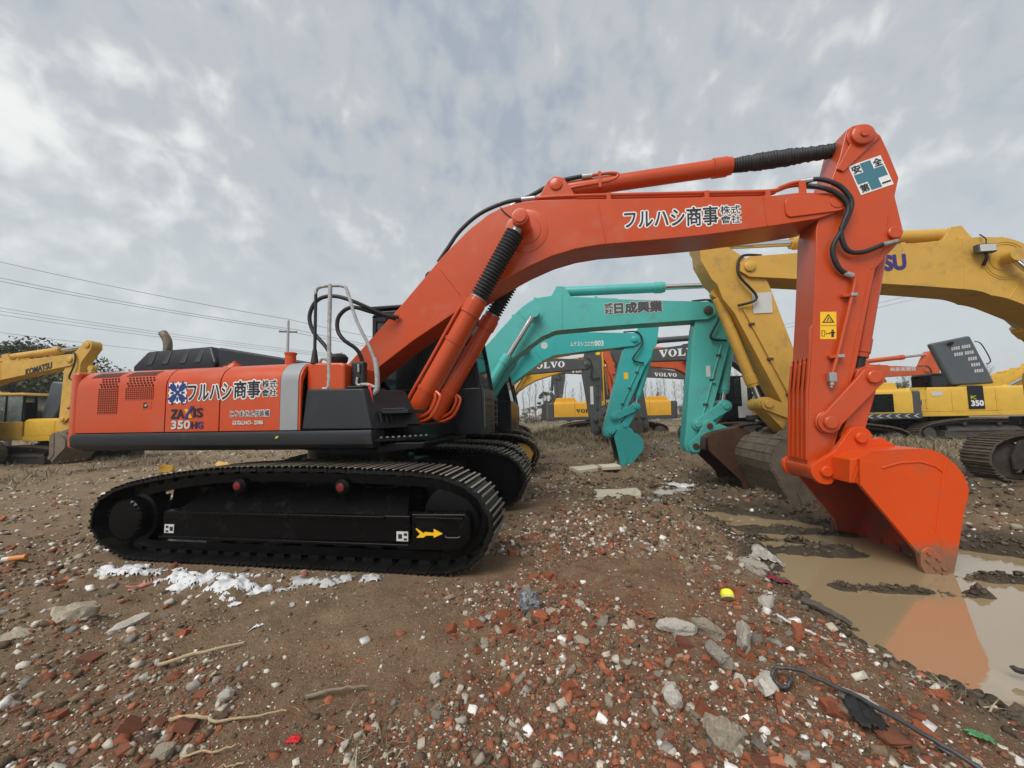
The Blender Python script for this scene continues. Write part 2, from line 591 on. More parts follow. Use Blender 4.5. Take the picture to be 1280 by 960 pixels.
WATER_Z = -0.098
POND = np.array([(3.02, 6.75), (2.98, 6.2), (3.02, 5.65), (2.88, 4.69), (2.65, 4.02), (2.54, 3.6), (2.50, 3.08), (2.46, 2.72), (2.56, 2.49), (2.58, 2.26), (2.66, 2.10), (3.1, 1.75), (4.6, 1.4), (7.5, 1.6), (8.2, 2.9), (7.6, 3.6), (6.4, 4.0),
                 (5.75, 4.35), (5.55, 4.9), (4.9, 5.2), (4.5, 5.74), (4.2, 6.05), (3.75, 6.5)])
POND2 = np.array([(2.3, 8.3), (3.2, 8.0), (4.6, 7.9), (5.2, 8.3), (4.4, 8.75), (3.0, 8.8)])


def poly_sd(px, py, poly):
    """signed distance, negative inside"""
    d = np.full(px.shape, 1e9)
    inside = np.zeros(px.shape, bool)
    n = len(poly)
    for i in range(n):
        ax, ay = poly[i]
        bx, by = poly[(i + 1) % n]
        ex, ey = bx - ax, by - ay
        wx, wy = px - ax, py - ay
        t = np.clip((wx * ex + wy * ey) / (ex * ex + ey * ey), 0, 1)
        d = np.minimum(d, (wx - ex * t) ** 2 + (wy - ey * t) ** 2)
        c = ((ay > py) != (by > py)) & (px < (bx - ax) * (py - ay) / (by - ay + 1e-12) + ax)
        inside ^= c
    d = np.sqrt(d)
    return np.where(inside, -d, d)


def sstep(a, b, x):
    t = np.clip((x - a) / (b - a), 0, 1)
    return t * t * (3 - 2 * t)


MUDBARS = [((3.05, 3.80), (4.15, 3.58), .10, .10), ((3.30, 4.75), (3.95, 4.62), .17, .11), ((5.0, 4.9), (6.2, 4.2), .12, .06), ((3.4, 5.6), (4.4, 5.35), .2, .09), ((4.4, 3.95), (5.3, 3.7), .10, .08), ((5.6, 4.1), (7.0, 3.4), .16, .12), ((3.1, 5.2), (3.7, 5.05), .09, .08)]


def ground_z(x, y):
    x, y = np.asarray(x, float), np.asarray(y, float)
    r = np.hypot(x, y)
    # machines stand on level, packed ground
    z = .05 * fbm(x * .35, y * .35, 3, 3)
    rough = .075 * fbm(x * 1.7, y * 1.7, 21, 4) + (.035 + .02 * sstep(3, 6, r)) * fbm(x * 6.5, y * 6.5, 31, 4) * sstep(1.0, 3.0, r)
    muddy = sstep(.6, 3.0, x) * sstep(3.2, 5.5, y) * (1 - sstep(22, 34, y))
    rough = rough * (1 + 1.3 * muddy) + .05 * muddy * np.abs(fbm(x * 3.1, y * 4.3, 37, 3))
    ridge = 1 - np.abs(fbm(x * .9 + y * .5, y * 1.6 - x * .4, 44, 3))
    z = z + rough + .09 * muddy * (ridge - .75)
    # under the near machine's tracks the soil is pressed flat
    th = -.163
    lx = (x + 2.28) * math.cos(th) + (y - 5.817) * math.sin(th)
    ly = -(x + 2.28) * math.sin(th) + (y - 5.817) * math.cos(th)
    bed = (1 - sstep(2.3, 3.0, np.abs(lx))) * (1 - sstep(.30, .75, np.abs(np.abs(ly) - 1.3)))
    z = z * (1 - .85 * bed) + .005 * bed
    # far mounds of dry grass
    z = z + .55 * np.exp(-(((x - 3.5) / 4.0) ** 2 + ((y - 21.5) / 1.6) ** 2)) + .30 * np.exp(-(((x - 12) / 5.0) ** 2 + ((y - 12.4) / 1.3) ** 2))
    z = z + .35 * np.exp(-(((x - 4.2) / 1.3) ** 2 + ((y - 14.5) / .9) ** 2))
    z = z + sstep(40, 160, r) * .8 * fbm(x * .02, y * .02, 5, 3)
    # the rubble bank beside the puddle
    bank = np.exp(-(((x - 1.75) / .85) ** 2 + ((y - 2.7) / 1.3) ** 2)) * .07 + np.exp(-(((x - 2.2) / .6) ** 2 + ((y - 5.2) / 1.2) ** 2)) * .05
    z = z + bank + .05 * np.exp(-(((x - .1) / .5) ** 2 + ((y - 3.05) / .35) ** 2))
    # puddles
    wob = .26 * fbm(x * 1.9, y * 1.9, 71, 4)
    sd = poly_sd(x, y, POND) + wob
    t = sstep(-.45, .42, sd)
    zin = WATER_Z - .055 + .035 * fbm(x * 2.2, y * 2.2, 81, 3)
    for (ax, ay), (bx, by), w, h in MUDBARS:
        ex, ey = bx - ax, by - ay
        q = np.clip(((x - ax) * ex + (y - ay) * ey) / (ex * ex + ey * ey), 0, 1)
        dd = np.hypot(x - ax - ex * q, y - ay - ey * q)
        zin = zin + (h + .07 * fbm(x * 5, y * 5, 91, 3)) * np.exp(-(dd / w) ** 2)
    z = zin * (1 - t) + z * t
    sd2 = poly_sd(x, y, POND2) + wob
    z = z - .13 * (1 - sstep(-.5, .5, sd2))
    return z


def pmat(name):
    m = bpy.data.materials.new(name)
    m.use_nodes = True
    return m, m.node_tree.nodes, m.node_tree.links, m.node_tree.nodes['Principled BSDF']


def soil_material():
    m, N, L, b = pmat('rubble_strewn_soil')
    tc = N.new('ShaderNodeTexCoord')

    def noise(scale, detail=6, rough=.6):
        n = N.new('ShaderNodeTexNoise')
        n.inputs['Scale'].default_value = scale
        n.inputs['Detail'].default_value = detail
        n.inputs['Roughness'].default_value = rough
        L.new(tc.outputs['Object'], n.inputs['Vector'])
        return n.outputs['Fac']

    def ramp(src, *stops):
        r = N.new('ShaderNodeValToRGB')
        e = r.color_ramp.elements
        e[0].position, e[0].color = stops[0][0], (*stops[0][1], 1)
        e[1].position, e[1].color = stops[-1][0], (*stops[-1][1], 1)
        for p, c in stops[1:-1]:
            k = e.new(p)
            k.color = (*c, 1)
        L.new(src, r.inputs[0])
        return r.outputs[0]

    def mix(f, a, bb):
        x = N.new('ShaderNodeMix')
        x.data_type = 'RGBA'
        if isinstance(f, float):
            x.inputs['Factor'].default_value = f
        else:
            L.new(f, x.inputs['Factor'])
        for k, v in (('A', a), ('B', bb)):
            if isinstance(v, tuple):
                x.inputs[k].default_value = (*v, 1)
            else:
                L.new(v, x.inputs[k])
        return x.outputs['Result']
    base = ramp(noise(2.3, 8), (.25, (.14, .094, .053)), (.5, (.275, .188, .105)), (.78, (.40, .29, .175)))
    fine = ramp(noise(38, 5, .7), (.3, (.08, .054, .032)), (.55, (.25, .175, .105)), (.8, (.46, .365, .25)))
    c = mix(.45, base, fine)
    # brick dust in drifts
    dust_attr = N.new('ShaderNodeAttribute')
    dust_attr.attribute_name = 'dust'
    dn = N.new('ShaderNodeMath')
    dn.operation = 'MULTIPLY'
    L.new(dust_attr.outputs['Fac'], dn.inputs[0])
    L.new(ramp(noise(5.5, 7, .7), (.38, (0, 0, 0)), (.68, (1, 1, 1))), dn.inputs[1])
    c = mix(dn.outputs[0], c, ramp(noise(30, 4), (.3, (.13, .052, .026)), (.7, (.27, .105, .05))))
    # specks of crushed stone
    vor = N.new('ShaderNodeTexVoronoi')
    vor.inputs['Scale'].default_value = 75
    L.new(tc.outputs['Object'], vor.inputs['Vector'])
    c = mix(ramp(vor.outputs['Distance'], (.16, (.9, .9, .9)), (.26, (0, 0, 0))), c, ramp(noise(17, 2), (.38, (.12, .06, .04)), (.48, (.20, .165, .125)), (.6, (.46, .43, .38))))
    # dry grass litter further out, and wet mud near the water
    ga = N.new('ShaderNodeAttribute')
    ga.attribute_name = 'grass'
    c = mix(ga.outputs['Fac'], c, ramp(noise(9, 8, .75), (.3, (.085, .068, .044)), (.55, (.20, .165, .11)), (.75, (.31, .265, .18))))
    wa = N.new('ShaderNodeAttribute')
    wa.attribute_name = 'wet'
    wet_c = ramp(noise(6, 6), (.3, (.050, .039, .026)), (.7, (.105, .082, .055)))
    c = mix(wa.outputs['Fac'], c, wet_c)
    L.new(c, b.inputs['Base Color'])
    rr = N.new('ShaderNodeMapRange')
    rr.inputs['To Min'].default_value = .92
    rr.inputs['To Max'].default_value = .38
    L.new(wa.outputs['Fac'], rr.inputs['Value'])
    L.new(rr.outputs[0], b.inputs['Roughness'])
    b.inputs['Specular IOR Level'].default_value = .35
    bp = N.new('ShaderNodeBump')
    bp.inputs['Strength'].default_value = .9
    bp.inputs['Distance'].default_value = .035
    add = N.new('ShaderNodeMath')
    add.operation = 'ADD'
    L.new(noise(28, 8, .7), add.inputs[0])
    L.new(noise(70, 6, .7), add.inputs[1])
    L.new(add.outputs[0], bp.inputs['Height'])
    L.new(bp.outputs[0], b.inputs['Normal'])
    return m


def red_zone(x, y):
    """where the ground is full of crushed brick"""
    a = np.exp(-(((x - 1.3) / 1.5) ** 2 + ((y - 2.3) / 1.5) ** 2)) + .7 * np.exp(-(((x - .6) / 1.4) ** 2 + ((y - 4.0) / 1.6) ** 2)) + .75 * np.exp(-(((x + 2.0) / 2.0) ** 2 + ((y - 2.0) / .8) ** 2))
    a = a + .45 * np.exp(-(((x - 1.2) / 1.6) ** 2 + ((y - 6.5) / 1.5) ** 2)) + .25 * np.exp(-(((x + 5) / 2.5) ** 2 + ((y - 4.5) / 1.2) ** 2))
    return np.clip(a, 0, 1)


def make_ground():
    nr, na = 580, 580
    r = .25 * (900 / .25) ** (np.arange(nr) / (nr - 1))
    # finer rings where the camera looks at its feet
    a = np.radians(np.linspace(-118, 118, na))
    A, Rr = np.meshgrid(a, r)
    X, Y = np.sin(A) * Rr, np.cos(A) * Rr - .2
    Z = ground_z(X, Y)
    V = np.stack([X, Y, Z], -1).reshape(-1, 3)
    i, j = np.meshgrid(np.arange(nr - 1), np.arange(na - 1), indexing='ij')
    q = (i * na + j).ravel()
    F = np.stack([q, q + 1, q + na + 1, q + na], -1)[:, ::-1]
    me = bpy.data.meshes.new('ground')
    me.vertices.add(len(V))
    me.vertices.foreach_set('co', V.ravel())
    me.loops.add(F.size)
    me.loops.foreach_set('vertex_index', F.ravel())
    me.polygons.add(len(F))
    me.polygons.foreach_set('loop_start', np.arange(len(F)) * 4)
    me.update(calc_edges=True)
    me.polygons.foreach_set('use_smooth', np.ones(len(F), bool))
    x, y, z = V[:, 0], V[:, 1], V[:, 2]
    sd = np.minimum(poly_sd(x, y, POND), poly_sd(x, y, POND2) + .25) + .25 * fbm(x * 1.5, y * 1.5, 131, 3)
    wet = (1 - sstep(-.05, .45, sd)) * .95 + .35 * sstep(1.5, 3.5, x) * sstep(4, 5, y) * (1 - sstep(9, 13, y)) * (1 - sstep(-.05, .45, sd))
    muddy = sstep(1.8, 4.0, x) * sstep(3.5, 5.5, y) * (1 - sstep(8.5, 12.5, y)) * .55
    wet = np.clip(np.maximum(wet, muddy * (.5 + fbm(x * .8, y * .8, 99, 3))), 0, 1)
    grass = sstep(10.0, 19, np.hypot(x, y)) * (.35 + .65 * sstep(-3, 1, x)) * np.clip(.75 + .6 * fbm(x * .3, y * .3, 55, 3), 0, 1)
    for nm, arr in (('dust', red_zone(x, y)), ('wet', wet), ('grass', grass)):
        at = me.attributes.new(nm, 'FLOAT', 'POINT')
        at.data.foreach_set('value', arr.astype(np.float32))
    me.materials.append(soil_material())
    o = bpy.data.objects.new('ground', me)
    COL.objects.link(o)
    tag(o, 'brown rubble-strewn earth of the machine yard', 'ground', kind='structure')


make_ground()


def make_water():
    m, N, L, b = pmat('muddy_water')
    b.inputs['Base Color'].default_value = (.31, .235, .135, 1)
    b.inputs['Roughness'].default_value = .045
    b.inputs['IOR'].default_value = 2.4
    b.inputs['Specular IOR Level'].default_value = .5
    tc = N.new('ShaderNodeTexCoord')
    n = N.new('ShaderNodeTexNoise')
    n.inputs['Scale'].default_value = 7
    n.inputs['Detail'].default_value = 3
    L.new(tc.outputs['Object'], n.inputs['Vector'])
    bp = N.new('ShaderNodeBump')
    bp.inputs['Strength'].default_value = .05
    bp.inputs['Distance'].default_value = .02
    L.new(n.outputs['Fac'], bp.inputs['Height'])
    L.new(bp.outputs[0], b.inputs['Normal'])
    for poly, z, lab in ((POND, WATER_Z, 'large brown puddle under the orange bucket'), (POND2, -.085, 'shallow dark puddle beside the rusty bucket')):
        c = poly.mean(0)
        big = c + (poly - c) * 1.18
        mb = MB()
        nseg = len(big)
        mb.add([(p[0], p[1], z) for p in big] + [(c[0], c[1], z)], [(i, (i + 1) % nseg, nseg) for i in range(nseg)])
        o = mb.build('puddle_water', m)
        tag(o, lab, 'puddle', kind='structure')


make_water()


# ------------------------------------------------------------------ undercarriage
TRACK_OUT = [(-2.51, .45), (-2.40, .70), (-1.99, .893), (-1.0, 1.05), (.1, 1.085), (1.13, 1.06), (1.70, 1.025), (2.01, .95), (2.23, .81),
             (2.36, .57), (2.34, .38), (2.22, .17), (2.01, .05), (1.7, 0), (0.6, 0), (-.6, 0), (-1.5, 0), (-1.95, .02), (-2.25, .13), (-2.44, .27)]


def loop_points(ctrl, n):
    pts = catmull([Vector((a, 0, b)) for a, b in ctrl], 10, closed=True)
    seg = [(pts[(i + 1) % len(pts)] - pts[i]).length for i in range(len(pts))]
    tot = sum(seg)
    out, acc, i = [], 0.0, 0
    for k in range(n):
        s = tot * k / n
        while acc + seg[i] < s:
            acc += seg[i]
            i += 1
        t = (s - acc) / seg[i]
        p = pts[i].lerp(pts[(i + 1) % len(pts)], t)
        d = (pts[(i + 1) % len(pts)] - pts[i]).normalized()
        out.append((p, d))
    return out, tot


def shoe_mb(pitch, width, worn=True):
    mb = MB()
    hw = width / 2
    mb.cur = 0
    mb.box(-pitch * .47, pitch * .47, -hw, hw, -.056, -.030)
    mb.box(-pitch * .30, pitch * .30, -.11, .11, -.10, -.055)
    for k, x in enumerate((-.40, -.04, .34)):
        mb.cur = 0
        a, b = pitch * x - .010, pitch * x + .012
        mb.add([(a - .004, -hw, -.032), (b + .004, -hw, -.032), (b + .004, hw, -.032), (a - .004, hw, -.032), (a, -hw, -.004), (b, -hw, -.004), (b, hw, -.004), (a, hw, -.004)],
               [(0, 1, 5, 4), (1, 2, 6, 5), (2, 3, 7, 6), (3, 0, 4, 7)])
        mb.cur = 1
        mb.add([(a, -hw, -.004), (b, -hw, -.004), (b, hw, -.004), (a, hw, -.004), (a + .002, -hw + .002, 0), (b - .002, -hw + .002, 0), (b - .002, hw - .002, 0), (a + .002, hw - .002, 0)],
               [(4, 5, 6, 7), (0, 1, 5, 4), (1, 2, 6, 5), (2, 3, 7, 6), (3, 0, 4, 7)])
    mb.cur = 0
    return mb


def offset_loop(ctrl, d):
    pts, _ = loop_points(ctrl, 80)
    out = []
    for p, t in pts:
        out.append((p.x + t.z * d, p.z - t.x * d))
    return out


_shoe_mesh = {}


def track(root, yc, side, scale=1.0, single=True, mats=('shoe', 'grouser'), frame='black', hub='black', detail=2, width=0.6, n=50, roller=None, sticker=False):
    """crawler track with centre line y = yc; side = -1 when its outer face looks to -y"""
    ctrl = [(a * scale, b * (0.5 + 0.5 * scale)) for a, b in TRACK_OUT]
    pts, tot = loop_points(ctrl, n)
    pitch = tot / n
    inner = offset_loop(ctrl, .10)
    inner2 = offset_loop(ctrl, .19)
    # the chain of links under the shoes carries the shoes as its pieces
    mb = MB()
    q = len(inner)
    for y0, y1 in ((-.13, -.07), (.07, .13)):
        vs, fs = [], []
        for loop in (inner, inner2):
            for y in (y0, y1):
                vs += [(a, yc + y, b) for a, b in loop]
        for i in range(q):
            j = (i + 1) % q
            fs += [(i, j, q + j, q + i), (2 * q + j, 2 * q + i, 3 * q + i, 3 * q + j), (i, 2 * q + i, 2 * q + j, j), (q + i, q + j, 3 * q + j, 3 * q + i)]
        mb.add(vs, fs)
    tr = mb.build('track', M[frame], root)
    sm = [M[m] for m in mats]
    if single:
        key = (round(pitch, 4), width, mats)
        if key not in _shoe_mesh:
            _shoe_mesh[key] = shoe_mb(pitch, width).mesh('track_shoe', sm)
        for p, t in pts:
            o = bpy.data.objects.new('track_shoe', _shoe_mesh[key])
            COL.objects.link(o)
            o.parent = tr
            o.location = (p.x, yc, p.z)
            o.rotation_euler = (0, -math.atan2(t.z, t.x), 0)
    else:
        src = shoe_mb(pitch, width)
        al = MB()
        for p, t in pts:
            R = Matrix.Translation((p.x, yc, p.z)) @ Matrix.Rotation(-math.atan2(t.z, t.x), 4, 'Y')
            off = len(al.v)
            al.v.extend([tuple(R @ Vector(v)) for v in src.v])
            al.f.extend([tuple(i + off for i in f) for f in src.f])
            al.mi.extend(src.mi)
        tag(al.build('track_shoes', sm, tr), kind='stuff')
    s = scale
    yo = yc + side * (width / 2 - .03)        # outer face of the frame
    yi = yc - side * (width / 2 - .12)
    ys, ye = min(yo, yi), max(yo, yi)
    # frame beam with a sloping top, and its two ledges
    f = MB()
    f.prism([(-1.5 * s, .29), (1.49 * s, .31), (1.49 * s, .58), (-1.5 * s, .57)], ys, ye)
    yslo = yc - side * .05
    f.add([(-1.35 * s, yo - side * .02, .56), (1.45 * s, yo - side * .02, .57), (1.35 * s, yslo, .80), (-1.2 * s, yslo, .80)], [(0, 1, 2, 3) if side < 0 else (3, 2, 1, 0)])
    f.box(-1.2 * s, 1.35 * s, min(yslo, yi), max(yslo, yi), .5, .80)
    f.prism([(-2.0 * s, .45), (-1.95 * s, .76), (-.9 * s, .93), (1.1 * s, .95), (1.75 * s, .88), (1.9 * s, .6), (1.9 * s, .3), (-1.9 * s, .3)], yc - side * .27, yc - side * .21)  # added inner plate; its black stands in for shade between the track runs
    fr = f.build('track_frame', M[frame], root, bevel=.012)
    if detail > 0:
        ld = MB()
        ld.box(-1.15 * s, 1.22 * s, min(yo, yo + side * .035), max(yo, yo + side * .035), .545, .578)
        ld.build('frame_ledge', M[frame], fr, bevel=.008)
        l2 = MB()
        l2.box(-1.52 * s, 1.49 * s, min(yo, yo + side * .03), max(yo, yo + side * .03), .275, .305)
        l2.build('frame_ledge', M[frame], fr, bevel=.008)
        g = MB()
        g.prism([(1.50 * s, .24), (2.0 * s, .25), (2.12 * s, .35), (2.12 * s, .56), (2.07 * s, .61), (1.50 * s, .60)], yo - side * .10, yo - side * .004)
        ig = g.build('idler_guard', M[frame], root, bevel=.015)
        h = MB()
        h.box(1.55 * s, 2.05 * s, min(yo, yo + side * .02), max(yo, yo + side * .02), .555, .575)
        h.build('guard_ledge', M[frame], ig, bevel=.005)
        for x in (-1.0, -.62, -.2, .22, .62, 1.0, 1.35):
            r = MB()
            r.lathe((x * s, yc - side * .16, .175), (0, side, 0), [(0, .09), (.02, .11), (.10, .11), (.12, .085), (.20, .085), (.21, .105), (.25, .105), (.27, .06)], 16)
            r.build('track_roller', M[frame], root)
    # sprocket and drive cover
    sp = MB()
    cx, cz = -2.04 * s, .455
    teeth = 21
    prof = []
    for k in range(teeth * 2):
        a = 2 * PI * k / (teeth * 2)
        rr = .37 if k % 2 else .31
        prof.append((cx + rr * math.cos(a), cz + rr * math.sin(a)))
    sp.prism(prof, yc - .03, yc + .03)
    spo = sp.build('sprocket', M[frame], root)
    cv = MB()
    yb = yc
    cv.lathe((cx, yb, cz), (0, side, 0), [(0, .30), (.13, .29), (.14, .245), (.255, .235), (.275, .215)], 32)
    cvo = cv.build('drive_cover', M[hub], spo)
    if detail > 1:
        bl = MB()
        for k in range(24):
            a = 2 * PI * k / 24
            bl.cyl((cx + .225 * math.cos(a), yb + side * .255, cz + .225 * math.sin(a)), (cx + .225 * math.cos(a), yb + side * .285, cz + .225 * math.sin(a)), .011, n=6)
        tag(bl.build('cover_bolts', M[hub], spo), kind='stuff')
    idl = MB()
    idl.lathe((1.93 * s, yc - .13, .53), (0, 1, 0), [(0, .28), (.02, .355), (.24, .355), (.26, .28)], 32)
    idl.build('idler', M[roller] if roller else M[frame], root)
    for x in (-.62, .66):
        c = MB()
        c.lathe((x * s, yc - side * .05, .845), (0, side, 0), [(0, .07), (.16, .075), (.17, .085), (.22, .085), (.23, .07)], 18)
        co = c.build('carrier_roller', M[frame], root)
        if detail > 1:
            c2 = MB()
            c2.lathe((x * s, yc + side * .175, .845), (0, side, 0), [(0, .045), (.03, .045), (.035, .035)], 14)
            c2.build('roller_cap', M['redhub'], co)
    return tr


def centre_frame(root, m='black', gauge=1.3, scale=1.0):
    mb = MB()
    for sx in (-1, 1):
        for sy in (-1, 1):
            mb.add([(sx * .25, sy * .35, .95), (sx * .85, sy * .35, .95), (sx * 1.45 * scale, sy * (gauge - .12), .78), (sx * .75 * scale, sy * (gauge - .12), .78),
                    (sx * .25, sy * .35, .55), (sx * .85, sy * .35, .55), (sx * 1.45 * scale, sy * (gauge - .12), .45), (sx * .75 * scale, sy * (gauge - .12), .45)],
                   [(0, 1, 2, 3), (4, 7, 6, 5), (0, 4, 5, 1), (1, 5, 6, 2), (2, 6, 7, 3), (3, 7, 4, 0)] if sx * sy < 0 else
                   [(3, 2, 1, 0), (5, 6, 7, 4), (1, 5, 4, 0), (2, 6, 5, 1), (3, 7, 6, 2), (0, 4, 7, 3)])
    mb.box(-.85, .85, -.62, .62, .52, .96)
    mb.build('centre_frame', M[m], root, bevel=.02)
    r = MB()
    r.lathe((0, 0, .955), (0, 0, 1), [(0, .78), (.07, .78), (.075, .70), (.2, .70), (.205, .74), (.29, .74)], 40)
    r.build('slew_ring', M[m], root)


# ------------------------------------------------------------------ working gear
def norm2(a, b):
    d = math.hypot(b[0] - a[0], b[1] - a[1])
    return ((b[0] - a[0]) / d, (b[1] - a[1]) / d)


def boom_curve(F, K, T):
    f, k, t = (Vector((p[0], p[1])) for p in (F, K, T))
    pts = [f, f.lerp(k, .72), k, k.lerp(t, .22), t]
    # chaikin smoothing keeps the ends
    for _ in range(5):
        q = [pts[0]]
        for i in range(len(pts) - 1):
            a, b = pts[i], pts[i + 1]
            if i > 0:
                q.append(a.lerp(b, .25))
            if i < len(pts) - 2:
                q.append(a.lerp(b, .75))
        q.append(pts[-1])
        pts = q
    return pts


def boom_poly(F, K, T, wf=.50, wk=.95, wt=.40):
    kc = Vector(K)
    for _ in range(3):
        pts = boom_curve(F, kc, T)
        c = min(pts, key=lambda q: (q - Vector(K)).length)
        kc = kc + (Vector(K) - c)
    pts = boom_curve(F, kc, T)
    L = [0]
    for i in range(1, len(pts)):
        L.append(L[-1] + (pts[i] - pts[i - 1]).length)
    tot = L[-1]
    kpos = min(range(len(pts)), key=lambda i: (pts[i] - Vector(K)).length)
    lk = L[kpos] / tot
    up, dn = [], []
    dense = []
    for i in range(len(pts) - 1):
        for k in range(3):
            dense.append((pts[i].lerp(pts[i + 1], k / 3), (L[i] + (L[i + 1] - L[i]) * k / 3) / tot))
    dense.append((pts[-1], 1.0))
    for i, (p, s) in enumerate(dense):
        a, b = dense[max(i - 1, 0)][0], dense[min(i + 1, len(dense) - 1)][0]
        t = (b - a).normalized()
        n = Vector((-t.y, t.x))
        if s < lk:
            k = s / lk
            w = wf + (wk - wf) * k ** 1.35
        else:
            k = (s - lk) / (1 - lk)
            w = wk + (wt - wk) * k ** .75
        up.append(p + n * w / 2)
        dn.append(p - n * w / 2)
    t1 = (dense[-1][0] - dense[-2][0]).normalized()
    t0 = (dense[0][0] - dense[1][0]).normalized()
    cap1 = [dense[-1][0] + t1 * wt * .42 + Vector((-t1.y, t1.x)) * wt * .22, dense[-1][0] + t1 * wt * .42 - Vector((-t1.y, t1.x)) * wt * .22]
    cap0 = [dense[0][0] + t0 * wf * .40 + Vector((-t0.y, t0.x)) * wf * .22, dense[0][0] + t0 * wf * .40 - Vector((-t0.y, t0.x)) * wf * .22]
    return [tuple(p) for p in up + cap1 + dn[::-1] + cap0], up


def arm_poly(C, T, B, bulge=.62, wb=.40):
    a = norm2(T, B)
    n = (-a[1], a[0])
    if n[0] < 0:
        n = (-n[0], -n[1])

    def at(p, da, dn):
        return (p[0] + a[0] * da + n[0] * dn, p[1] + a[1] * da + n[1] * dn)
    out = []
    cn = norm2(T, C)
    ang = math.degrees(math.atan2(cn[1], cn[0]))
    out += [(C[0] + .17 * math.cos(math.radians(ang + k)), C[1] + .17 * math.sin(math.radians(ang + k))) for k in (90, 55, 20, -15, -50, -85)]
    cn2 = ((C[0] - T[0]) * n[0] + (C[1] - T[1]) * n[1])
    out += [at(T, -.45, max(bulge, cn2 + .2)), at(T, 0.0, bulge + .08), at(T, .12, bulge + .02), at(T, .42, bulge + .02), at(T, .75, bulge * .86), at(B, -.35, wb * .62), at(B, 0, wb * .5),
            at(B, .16, wb * .32), at(B, .20, 0), at(B, .16, -wb * .32), at(B, 0, -wb * .5), at(T, .45, -.24), at(T, .1, -.22)]
    return out


def ring_pin(p, y, side, r, depth, m, root, name='pin'):
    mb = MB()
    mb.lathe((p[0], y, p[1]), (0, side, 0), [(0, r), (depth * .8, r), (depth, r * .88)], 22)
    return mb.build(name, m, root)


def cylinder(root, p0, p1, y, r, barrel, m, rod='chrome', bell=False, name='hydraulic_cylinder', rod_r=None, eye=True):
    """p0 base pin, p1 rod pin (x, z); barrel = share of the length taken by the barrel"""
    a, b = Vector((p0[0], y, p0[1])), Vector((p1[0], y, p1[1]))
    L = (b - a).length
    d = (b - a).normalized()
    mb = MB()
    lb = L * barrel
    mb.lathe(a, d, [(0.02, r * .5), (.10, r * .8), (.12, r), (lb - .24, r), (lb - .235, r * 1.14), (lb - .06, r * 1.14), (lb - .05, r * 1.03), (lb, r * 1.0)], 22)
    if eye:
        mb.cyl(a + Vector((0, -r * .75, 0)), a + Vector((0, r * .75, 0)), r * 1.0, n=18)
    c = mb.build(name, M[m], root)
    rb = MB()
    rr = rod_r or r * .55
    rb.cyl(a + d * (lb - .02), b - d * .1, rr, n=16)
    rb.build('piston_rod', M[rod], c)
    e = MB()
    e.cyl(b + Vector((0, -r * .7, 0)), b + Vector((0, r * .7, 0)), r * .95, n=18)
    e.build('rod_eye', M[m], c)
    if bell:
        n = int((L - lb) / .052)
        prof = []
        for k in range(n):
            t0 = lb + (L - .16 - lb) * k / n
            dt = (L - .16 - lb) / n
            prof += [(t0, r * .72), (t0 + dt * .35, r * 1.04), (t0 + dt * .55, r * 1.04), (t0 + dt * .9, r * .72)]
        bb = MB()
        bb.lathe(a, d, prof, 22)
        bb.build('bellows', M['bellows'], c, angle=70)
    return c


SIDE = [(.146, .184), (.271, .243), (.54, .275), (.795, .282), (.898, .241), (.958, .191), (1.034, .102), (1.076, .029), (1.103, -.051), (1.115, -.139), (1.092, -.236), (1.055, -.332), (1.008, -.54), (.958, -.77), (.906, -.96),
        (.793, -.973), (.625, -.973), (.606, -.783), (.125, -.084)]


